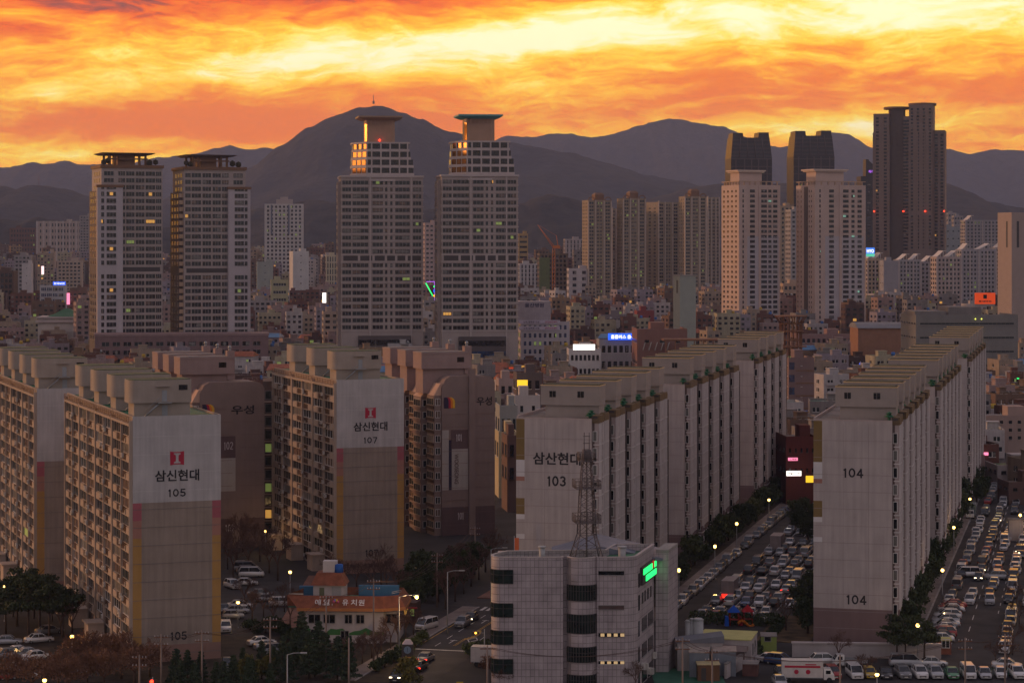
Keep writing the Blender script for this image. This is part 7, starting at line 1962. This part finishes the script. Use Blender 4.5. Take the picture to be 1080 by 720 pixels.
D = DG(703); truck(WX(902, D), D, R(-88), 'small white flatbed truck in front of the pale wall', METAL, flat=True, L_=3.4)
D = DG(632); r = truck(WX(771, D), D + 2, -AZR + math.pi, 'covered truck with glowing red tail lamps in the car park', paint('translucent grey cover', (.30, .25, .25), .5, .25, .8), 2.8, 6, tail=True)
D = DG(582); r = truck(WX(821, D), D + 2, -AZR + math.pi, 'covered truck in the upper part of the car park', paint('translucent grey cover', (.30, .25, .25), .5, .25, .8), 2.8, 6)
D = DG(545); truck(WX(1024, D), D, -AZR, 'dark box truck at the far end of the right road', paint('dark teal box', (.08, .11, .12), .6), 2.6, 5)
D = DG(703); truck(WX(512, D), D + 1, R(80), 'white box truck behind the hedge left of the tiled office', WB, 2.3, 4.2)
# ================================================================== TREES
tr = random.Random(5)
def leafmat(name, c0, c1):
    m, nt, bb = nmat(name)
    oi = nt.nodes.new('ShaderNodeObjectInfo'); tc = nt.nodes.new('ShaderNodeTexCoord')
    n1 = nt.nodes.new('ShaderNodeTexNoise'); n1.inputs['Scale'].default_value = .9; n1.inputs['Detail'].default_value = 3; nt.links.new(tc.outputs['Object'], n1.inputs['Vector'])
    a = nt.nodes.new('ShaderNodeMath'); a.operation = 'MULTIPLY_ADD'; nt.links.new(oi.outputs['Random'], a.inputs[0]); a.inputs[1].default_value = .35; nt.links.new(n1.outputs['Fac'], a.inputs[2])
    r = nt.nodes.new('ShaderNodeValToRGB'); r.color_ramp.elements[0].position = .4; r.color_ramp.elements[0].color = c0 + (1,); r.color_ramp.elements[1].position = .9; r.color_ramp.elements[1].color = c1 + (1,)
    nt.links.new(a.outputs[0], r.inputs[0]); nt.links.new(r.outputs[0], bb.inputs['Base Color']); bb.inputs['Roughness'].default_value = .8; bb.inputs['Specular IOR Level'].default_value = .2
    return m
PINE = leafmat('pine needles', (.022, .034, .018), (.055, .065, .028)); SHRUB = leafmat('evergreen leaves', (.024, .040, .018), (.06, .075, .03)); DRY = leafmat('russet twigs', (.10, .05, .035), (.20, .10, .06)); CEDAR = leafmat('cedar needles', (.025, .042, .026), (.055, .075, .038)); LIME = leafmat('yellowing leaves', (.07, .075, .02), (.14, .11, .03))
BARK = paint('bark', (.07, .045, .035), .95, .3, 2)
def leaf(b, c, s, r):
    a = r.uniform(0, 6.28); t = r.uniform(-1, 1); d = Vector((math.cos(a), math.sin(a), t)).normalized(); u = d.orthogonal().normalized() * s; v = d.cross(u).normalized() * s * r.uniform(.5, 1)
    c = Vector(c); b.face([c - u - v, c + u - v, c + u * .7 + v, c - u * .7 + v], 0)
def crown_blob(kind, seed, n=1500):
    r = random.Random(seed); b = MB()
    cl = []
    if kind == 'cone':
        for k in range(34):
            z = 1.0 + 6.6 * (k / 34); rad = (1 - k / 36) * 2.9 * r.uniform(.6, 1.1); a = k * 2.4; cl.append((rad * .62 * math.cos(a), rad * .62 * math.sin(a), z, .35 + .5 * (1 - k / 34), .35))
    elif kind == 'pine':
        for k in range(17): a = k * 2.4; rad = r.uniform(.3, 2.6) * (1 if k > 3 else .7); cl.append((rad * math.cos(a), rad * math.sin(a), 3.4 + r.uniform(0, 3.8) * (1 - rad / 5), r.uniform(.7, 1.1), .38))
    elif kind == 'round':
        for k in range(20): a = k * 2.4; rad = r.uniform(0, 1.5); cl.append((rad * math.cos(a), rad * math.sin(a), 1.2 + r.uniform(0, 2.4), r.uniform(.5, .8), .8))
    elif kind == 'bush':
        for k in range(12): a = k * 2.4; rad = r.uniform(0, .9); cl.append((rad * math.cos(a), rad * math.sin(a), .5 + r.uniform(0, .9), r.uniform(.35, .6), .8))
    for k in range(n):
        x, y, z, s, sz = cl[r.randrange(len(cl))]
        p = Vector((r.gauss(0, 1), r.gauss(0, 1), r.gauss(0, 1))); p.normalize(); p *= s * r.uniform(.4, 1.3)
        leaf(b, (x + p.x, y + p.y, z + p.z * sz), r.uniform(.07, .19), r)
    return b
def branch(b, p, d, L_, r_, dep, rr, fine):
    q = p + d * L_; b.tube(p, q, max(r_, .022), max(.016, r_ * .68), 5 if dep > 3 else 3, caps=False)
    if dep == 0: return
    for k in range(3 if dep > 1 else 4):
        ax = d.orthogonal().normalized(); ax.rotate(__import__('mathutils').Quaternion(d, rr.uniform(0, 6.28)))
        nd = (d * rr.uniform(.75, 1.0) + ax * rr.uniform(.35, .75) + Vector((0, 0, .12))).normalized()
        branch(b, p + d * L_ * rr.uniform(.55, 1.0), nd, L_ * rr.uniform(.62, .82), r_ * .6, dep - 1, rr, fine)
TREES = {}
for nm, kind, mat_, hgt in (('conifer', 'cone', CEDAR, 8), ('pine_tree', 'pine', PINE, 7.6), ('evergreen_tree', 'round', SHRUB, 4.2), ('shrub', 'bush', SHRUB, 2), ('yellowing_tree', 'round', LIME, 4.2)):
    TREES[nm] = []
    for v in range(3):
        cm = crown_blob(kind, 31 * v + len(nm), {'cone': 2600, 'pine': 2600, 'round': 2000, 'bush': 900}[kind]).mesh('crown', mat_)
        t = MB(); zt = {'cone': 7, 'pine': 6, 'round': 2.6, 'bush': .7}[kind]; t.tube((0, 0, -.1), (0, 0, zt * .5), .17, .12, 7); t.tube((0, 0, zt * .5), (.1, 0, zt), .12, .04, 6)
        if kind == 'pine':
            for k in range(9): a = k * 2.4; t.tube((0, 0, 2.8 + .3 * k), (1.6 * math.cos(a), 1.6 * math.sin(a), 3.7 + .35 * k), .06, .02, 4)
        TREES[nm].append((t.mesh('trunk', BARK), cm))
TREES['bare_tree'] = []
for v in range(4):
    rr = random.Random(70 + v); t = MB(); t.tube((0, 0, -.1), (0, 0, 2.0), .16, .12, 7)
    c = MB()
    for k in range(4):
        a = k * 1.57 + rr.uniform(-.4, .4); branch(c, Vector((0, 0, 1.7 + .15 * k)), Vector((.5 * math.cos(a), .5 * math.sin(a), .9)).normalized(), 1.55, .09, 4, rr, 0)
    TREES['bare_tree'].append((t.mesh('trunk', BARK), c.mesh('branches', paint('twig bark', (.13, .075, .06), .95, .3, 2))))
TREES['russet_tree'] = []
for v in range(3):
    rr = random.Random(90 + v); t = MB(); t.tube((0, 0, -.1), (0, 0, 1.6), .14, .11, 7); c = MB()
    for k in range(5):
        a = k * 1.26 + rr.uniform(-.3, .3); branch(c, Vector((0, 0, 1.4)), Vector((.75 * math.cos(a), .75 * math.sin(a), .7)).normalized(), 1.3, .07, 4, rr, 0)
    for k in range(1300):
        a = rr.uniform(0, 6.28); q = rr.uniform(.2, 2.6); leaf(c, (q * math.cos(a), q * math.sin(a), 2.0 + rr.uniform(0, 2.1) * (1.15 - q / 3.2)), rr.uniform(.04, .10), rr)
    TREES['russet_tree'].append((t.mesh('trunk', BARK), c.mesh('branches', DRY)))
def tree(kind, x, y, label, sc=1.0, grp=None, cat='tree'):
    tm, cm = TREES[kind][tr.randrange(len(TREES[kind]))]
    r = thing(kind, label, cat, (x, y, 0), tr.uniform(0, 6.28), grp); r.scale = (sc * tr.uniform(.9, 1.1), sc * tr.uniform(.9, 1.1), sc * tr.uniform(.9, 1.15))
    ob('trunk', tm, r); ob('crown' if kind not in ('bare_tree', 'russet_tree') else 'branches', cm, r); return r
DESC = dict(conifer='dark pointed conifer', pine_tree='dark spreading pine', evergreen_tree='rounded dark evergreen', shrub='low dark shrub', bare_tree='bare brown branching tree', russet_tree='low russet twiggy tree', yellowing_tree='yellow green leafy tree')
def ptree(kind, u, v, place, sc=1.0, grp=None):
    D = DG(v); return tree(kind, WX(u, D), D, DESC[kind] + ' ' + place, sc, grp, 'shrub' if kind == 'shrub' else 'tree')
cnt = {}
def many(kind, pts, place, sc, grp):
    pts = sorted(pts)
    for k, (u, v) in enumerate(pts):
        nth = 'only one' if len(pts) == 1 else ('leftmost' if k == 0 else ('rightmost' if k == len(pts) - 1 else NTH[k] + ' from the left'))
        ptree(kind, u, v, place + ', ' + nth if len(pts) > 1 else place, sc * tr.uniform(.85, 1.15), grp)
# evergreens along the kerb of the middle and right rows
for k in range(38):
    s = 372 + 6.5 * k + tr.uniform(-1.5, 1.5); kd = 'evergreen_tree' if tr.random() < .7 else 'shrub'
    x, y, _ = G(-76.2 + tr.uniform(-.5, .5), s); tree(kd, x, y, '%s in the verge of the middle row, %s from the front' % (DESC[kd], NTH[k]), tr.uniform(1.0, 1.6), 'evergreens along the middle row', 'tree' if kd != 'shrub' else 'shrub')
for k in range(36):
    s = 368 + 6.5 * k + tr.uniform(-1.5, 1.5); kd = 'evergreen_tree' if tr.random() < .75 else 'shrub'
    x, y, _ = G(-29.9 + tr.uniform(-.3, .3), s); tree(kd, x, y, '%s in the verge of the right row, %s from the front' % (DESC[kd], NTH[k]), tr.uniform(1.1, 1.7), 'evergreens along the right row', 'tree' if kd != 'shrub' else 'shrub')
many('evergreen_tree', [(843, 560), (852, 570), (838, 548), (848, 545), (856, 556), (846, 650), (852, 668), (855, 640)], 'against the left side of block 104', 1.3, 'evergreens left of block 104')
many('evergreen_tree', [(1030, 530), (1024, 522), (1036, 522), (1028, 512)], 'at the far end of the right row', 1.5, 'evergreens at the end of the right row')
many('bare_tree', [(829, 665)], 'standing alone on the dry grass beside the car park', .9, None)
many('pine_tree', [(955, 700), (975, 702), (946, 696)], 'by the pale wall below block 104', 1.0, 'pines in front of the pale wall')
many('bare_tree', [(885, 700), (912, 716), (1068, 690), (1075, 660), (1072, 640), (1062, 706), (1050, 700)], 'near the right road and front car row', .75, 'bare trees at lower right')
many('conifer', [(186, 726), (198, 722), (212, 726), (228, 730), (246, 728), (256, 720), (266, 724), (276, 716), (288, 718), (298, 706), (310, 710), (320, 700), (304, 722), (332, 714), (236, 736), (205, 738), (262, 736), (285, 732), (190, 738)], 'in the belt below block 105', .66, 'conifers below block 105')
many('yellowing_tree', [(262, 722), (282, 718), (430, 726)], 'at the bottom edge among the conifers', 1.0, 'yellowing trees at the bottom edge')
many('russet_tree', [(82, 706), (100, 702), (116, 708), (62, 726), (128, 716), (8, 733), (92, 724), (142, 722), (158, 714), (110, 728), (34, 734), (72, 734)], 'in the garden below the left slab blocks', 1.35, 'russet trees at lower left')
many('pine_tree', [(6, 668), (18, 660), (30, 672), (42, 664), (52, 674), (14, 650), (66, 672), (-4, 656), (36, 652)], 'in front of the block at the left edge', 1.2, 'pines at the left edge')
many('bare_tree', [(55, 655), (64, 668), (76, 672)], 'between the two left slab blocks', 1.0, 'bare trees between the left slabs')
many('bare_tree', [(240, 600), (250, 590), (262, 600), (274, 592), (284, 604), (246, 610), (293, 612), (256, 582)], 'in front of block 102', 1.25, 'bare trees in front of block 102')
many('bare_tree', [(266, 655), (278, 650), (288, 658), (300, 645), (306, 660), (258, 640)], 'on the island left of the kindergarten', .9, 'bare trees left of the kindergarten')
many('shrub', [(264, 664), (272, 668), (280, 667), (288, 665), (296, 668), (300, 672), (307, 676)], 'on the island left of the kindergarten', 1.2, 'shrubs left of the kindergarten')
many('bare_tree', [(392, 625), (376, 622), (362, 620), (408, 628), (420, 632), (402, 618), (350, 618)], 'in front of the gable of block 107', 1.1, 'bare trees below block 107')
many('evergreen_tree', [(432, 628), (442, 634), (452, 628), (462, 634), (470, 624), (436, 644), (446, 620), (480, 618), (490, 612), (500, 606), (456, 614), (476, 604)], 'between block 107 and the street', 1.5, 'evergreens between block 107 and the street')
many('bare_tree', [(470, 642), (480, 634), (489, 626), (497, 618), (505, 611), (512, 603), (519, 598), (474, 618), (486, 606)], 'lining the street towards block 103', 1.1, 'bare street trees')
many('bare_tree', [(382, 700), (392, 694), (402, 690), (412, 684), (420, 680), (372, 706), (362, 712), (350, 704), (398, 702), (428, 676), (436, 670)], 'on the bank between kindergarten and street', .85, 'bare trees on the street bank')
many('shrub', [(398, 708), (406, 703), (414, 698), (422, 693), (430, 688), (438, 682), (446, 677)], 'in the hedge along the street kerb', 1.0, 'street hedge shrubs')
many('shrub', [(500, 692), (506, 688), (512, 684), (518, 690)], 'in the bed left of the tiled office', 1.1, 'shrubs left of the office')
many('conifer', [(344, 712), (356, 718), (336, 700), (326, 716), (368, 722), (318, 690)], 'below the kindergarten wall', .85, 'conifers below the kindergarten')
many('bare_tree', [(600, 724), (628, 726), (655, 724), (670, 728)], 'in front of the tiled office', .7, 'bare trees before the office')
many('russet_tree', [(520, 716), (532, 726)], 'at the foot of the tiled office', .8, 'russet trees before the office')
def hedge(t0, t1, s0, s1, h, label):
    r = random.Random(int(s0)); b = MB(); n = int(abs(s1 - s0) * abs(t1 - t0) * 22) + 200
    for k in range(min(n, 7000)):
        x, y, _ = G(r.uniform(t0, t1), r.uniform(s0, s1)); leaf(b, (x, y, r.uniform(.1, h)), r.uniform(.12, .24), r)
    tag(b.build('hedge', SHRUB), label, 'hedge')
hedge(-66, -50.5, 380, 384.5, 1.8, 'dark hedge between the playground and the car park')
hedge(-51.2, -49.6, 352, 384, 1.3, 'dark clipped hedge along the dry grass')
# city trees seen as dark clumps between the roofs
many('evergreen_tree', [(480, 345), (700, 337), (690, 339), (706, 338), (672, 338), (920, 331), (926, 333), (990, 329), (968, 327)], 'far off among the city roofs', 3.6, 'dark trees among the city roofs')

# ================================================================== LAMPS, POLES, WIRES
def lamp_proto():
    r = thing('street_lamp', '', 'street lamp', (0, 0, 0), 0, 'lit park lamps along the blocks')
    b = MB(); b.tube((0, 0, 0), (0, 0, 5.0), .09, .06, 6); b.cyl(0, 0, 0, .3, .18, .14, 8); b.build('pole', GALV, r)
    b = MB(); b.cyl(0, 0, 5.0, 5.12, .25, .12, 8); b.cyl(0, 0, 5.72, 5.9, .34, .05, 8); b.build('lamp_cap', FR_DARK, r)
    b = MB(); b.sphere((0, 0, 5.42), .30, 10); b.build('lamp_globe', LAMP, r)
    return r
LP = lamp_proto(); first = True
def plight(x, y, z, e=260, c=(1, .62, .25)):
    l = bpy.data.lights.new('lamp_light', 'POINT'); l.energy = e; l.color = c; l.shadow_soft_size = .3; o = bpy.data.objects.new('lamp_light', l); o.location = (x, y, z); COL.objects.link(o); return o
def put_lamp(u, v, base_v, label, e=260):
    """lamp globe seen at (u, v), foot at base_v"""
    global first
    D = DG(base_v); x = WX(u, D)
    if first: r = LP; r.location = (x, D, 0); r['label'] = label; first = False
    else: r = copy_tree(LP, (x, D, 0), 0, label)
    z = WZ(v, D); r.scale = (1, 1, max(.6, z / 5.42)); 
    o = plight(0, -.0, 5.42, e); o.parent = r
    return r
for u, v, bv, lb in ((5, 618, 655, 'lit lamp under the pines at the left edge'), (76, 671, 706, 'lit lamp beside the porch of block 105'), (47, 717, 752, 'lit lamp at the bottom left edge'), (251, 635, 662, 'lit lamp on the estate road island'), (306, 603, 632, 'lit lamp left of the kindergarten roof'),
                    (754, 576, 610, 'lit lamp in the middle row verge, nearest to the office'), (777, 552, 582, 'lit lamp in the middle row verge, above the nearest one'), (811, 527, 552, 'lit lamp in the middle row verge, near its far end'), (716, 601, 640, 'lit lamp just right of the tiled office roof'),
                    (968, 659, 696, 'lit lamp in front of the right row, nearest'), (994, 601, 634, 'lit lamp in the right row verge, large and bright'), (1006, 556, 584, 'lit lamp in the right row verge, above the bright one'), (1023, 526, 550, 'lit lamp in the right row verge, farthest'), (1076, 543, 572, 'lit lamp at the right edge by the pale guard booth'),
                    (471, 585, 604, 'lit lamp between block 107 and the street'), (280, 560, 582, 'small lit lamp in front of the narrow stair front'), (925, 711, 745, 'bright lit lamp over the yellow hatchback'), (499, 577, 596, 'faint lit lamp by the street trees'), (558, 586, 604, 'x')):
    if lb == 'x': continue
    put_lamp(u, v, bv, lb, 1100 if 'faint' not in lb else 300)
def road_lamp(u, v, bv, arm, label, lit):
    D = DG(bv); x = WX(u, D); z = WZ(v, D); r = thing('road_lamp', label, 'street lamp', (x, D, 0), 0, 'tall road lamps with arms')
    b = MB(); b.tube((0, 0, 0), (0, 0, z), .11, .08, 6); b.build('pole', GALV, r); b = MB(); b.tube((0, 0, z), (arm * .5, 0, z + .25), .06, .06, 5); b.tube((arm * .5, 0, z + .25), (arm, 0, z + .25), .06, .06, 5); b.build('arm', GALV, r)
    b = MB(); s = 1 if arm > 0 else -1; b.box(min(arm, arm + s * .9), -.16, z + .18, max(arm, arm + s * .9), .16, z + .34); b.build('lamp_head', GALV, r)
    if lit: b = MB(); b.sphere((arm + s * .5, 0, z + .02), .30, 10); b.build('bulb', LAMP, r); o = plight(arm + s * .5, 0, z - .4, 1800); o.parent = r
road_lamp(472, 603, 669, 1.9, 'unlit tall road lamp at the crossing, arm to the right', False)
road_lamp(421, 629, 694, 2.2, 'lit tall road lamp between kindergarten and street', True)
road_lamp(303, 690, 750, 1.8, 'unlit road lamp below the kindergarten', False)
road_lamp(518, 579, 650, 1.9, 'unlit road lamp just left of the tiled office roof', False)
INSU = MB().cyl(0, 0, 0, .24, .07, .05, 6).mesh('insulator', KW)
def pole(u, v, bv, label, arm=True, leanr=.15):
    D = DG(bv); x = WX(u, D); z = WZ(v, D); r = thing('utility_pole', label, 'utility pole', (x, D, 0), 0, 'utility poles')
    b = MB(); b.tube((0, 0, 0), (0, 0, z), .16, .11, 7); b.build('pole', paint('concrete pole', (.24, .18, .155), .9, .2, 1), r)
    if arm:
        b = MB()
        for k, zz in enumerate((z - .5, z - 1.6)): b.box(-1.0, -.06, zz - .06, 1.0, .06, zz + .06)
        cr = b.build('crossarm', RUST, r)
        for xx in (-.9, -.45, .45, .9):
            for zz in (z - .44, z - 1.54): ob('insulator', INSU, cr, (xx, 0, zz))
    return (x, D, z)
PL = [pole(170, 668, 735, 'utility pole with crossarms in front of the gable of block 105, left'), pole(213, 664, 735, 'utility pole with crossarms in front of the gable of block 105, right'),
      pole(285, 650, 722, 'utility pole below the three slanted cars'), pole(344, 627, 712, 'rusty utility pole in front of the kindergarten, left'), pole(394, 610, 700, 'rusty utility pole in front of the kindergarten, right'),
      pole(461, 583, 640, 'tall utility pole left of the crossing'), pole(501, 555, 606, 'utility pole at the street trees near block 101'), pole(368, 672, 735, 'slim pale pole below the kindergarten', False),
      pole(514, 680, 745, 'utility pole with a transformer left of the tiled office'), pole(720, 672, 745, 'reddish utility pole in the green yard, left'), pole(751, 684, 745, 'grey utility pole in the green yard, right'),
      pole(1018, 672, 735, 'utility pole near the front row, left of two'), pole(1060, 668, 735, 'utility pole near the front row, right of two'), pole(886, 690, 745, 'short utility pole left of the yellow hatchback', False), pole(147, 690, 745, 'utility pole with crossarm under the facade of block 105')]
def wire(a, c, sag, label, n=10, r=.035, grp='overhead wires'):
    b = MB(); pts = [(a[0] + (c[0] - a[0]) * k / n, a[1] + (c[1] - a[1]) * k / n, a[2] + (c[2] - a[2]) * k / n - sag * 4 * (k / n) * (1 - k / n)) for k in range(n + 1)]
    for off in (-.45, .45):
        for p, q in zip(pts, pts[1:]): b.tube((p[0] + off, p[1], p[2]), (q[0] + off, q[1], q[2]), r, r, 3, caps=False)
    tag(b.build('overhead_wire', paint('wire sheath', (.10, .06, .05))), label, 'wire', grp)
up = lambda p, d=-.3: (p[0], p[1], p[2] + d)
for i, j, sg_, lb in ((14, 0, .8, 'pair of wires running left from the pole at block 105'), (0, 1, .5, 'pair of wires between the two poles before block 105'), (1, 2, 1.2, 'pair of wires from block 105 to the pole below the slanted cars'), (2, 3, 1.4, 'pair of wires towards the kindergarten'), (3, 4, .8, 'pair of wires in front of the kindergarten'),
                      (4, 5, 1.8, 'pair of wires from the kindergarten to the crossing pole'), (5, 6, 1.0, 'pair of wires rising along the street trees'), (4, 6, 3.2, 'long sagging wires over the street bank'), (8, 9, 1.8, 'pair of wires crossing the front of the tiled office'), (9, 10, .4, 'pair of wires over the green yard'), (10, 11, 2.2, 'long wires along the bottom right'), (11, 12, .6, 'pair of wires near the front car row')):
    wire(up(PL[i]), up(PL[j]), sg_, lb)
# traffic lights and small signs
D = DG(740); tl = thing('traffic_light', 'traffic light showing red at the bottom edge below block 105', 'traffic light', (WX(161, D), D, 0)); z = WZ(718, D)
b = MB(); b.tube((0, 0, 0), (0, 0, z + .6), .09); b.build('pole', GALV, tl); b = MB(); b.box(-.6, -.15, z - .22, .6, .15, z + .22); b.build('housing', FR_DARK, tl); b = MB(); b.sphere((-.1, -.2, z), .26, 8); b.build('red_lamp', REDL, tl)
D = DG(700); tl = thing('traffic_light', 'amber traffic light on an arm left of the tiled office', 'traffic light', (WX(511, D), D, 0)); z = WZ(667, D)
b = MB(); b.tube((0, 0, 0), (0, 0, z + .6), .09); b.tube((0, 0, z), (-1.4, 0, z), .05); b.build('pole', GALV, tl); b = MB(); b.box(-1.9, -.15, z - .16, -.8, .15, z + .2); b.build('housing', FR_DARK, tl); b = MB(); b.sphere((-1.35, -.2, z + .02), .16, 8); b.build('amber_lamp', emis('amber lens', (1, .45, .05), 5), tl)
D = DG(733); s = thing('road_sign', 'yellow and black board on the corner by the tiled office', 'sign', (WX(486, D), D - 8, 0)); b = MB(); z = WZ(705, D); b.box(-.45, 0, z - 1.1, .5, .1, z - .3); b.build('board', paint('yellow board', (.55, .36, .02)), s); b = MB(); b.tube((0, .1, 0), (0, .1, z - 1), .06); b.build('post', GALV, s)
D = 366; s = thing('banner', 'upright orange and white banner at the left corner of block 103', 'banner', (WX(545, D), D - 1, 0)); b = MB(); b.box(-.35, 0, WZ(582, D), .35, .06, WZ(566, D)); b.build('cloth', paint('orange banner cloth', (.6, .14, .05)), s); b = MB(); b.tube((-.4, 0, 0), (-.4, 0, WZ(564, D)), .05); b.build('pole', GALV, s)
# fence between the green front yard and the bottom row
fr_ = thing('fence', 'green mesh fence in front of the bottom right cars', 'fence', (WX(965, 337), 337.2, 0), 0); b = MB(); w = WX(1095, 337) - WX(965, 337)
for k in range(22): b.tube((w * k / 21, 0, 0), (w * k / 21, 0, 1.3), .04, .04, 4)
b.build('post', paint('green fence paint', (.02, .14, .10)), fr_); b = MB()
for z in (.3, .55, .8, 1.05, 1.3): b.box(0, -.02, z - .02, w, .02, z + .02)
b.build('rail', paint('green fence paint', (.02, .14, .10)), fr_)

# ================================================================== AIR
hz = MB(); hz.box(-6600, -420, -2.6, 6600, 13100, 800)
ho = hz.build('haze', [bpy.data.materials.new('haze')])
hm = ho.data.materials[0]; hm.use_nodes = True; hn = hm.node_tree; hn.nodes.clear()
pv = hn.nodes.new('ShaderNodeVolumePrincipled'); pv.inputs['Density'].default_value = HAZE; pv.inputs['Color'].default_value = (.58, .66, .98, 1); pv.inputs['Anisotropy'].default_value = 0.0
ou = hn.nodes.new('ShaderNodeOutputMaterial'); hn.links.new(pv.outputs[0], ou.inputs['Volume'])
ho['kind'] = 'stuff'
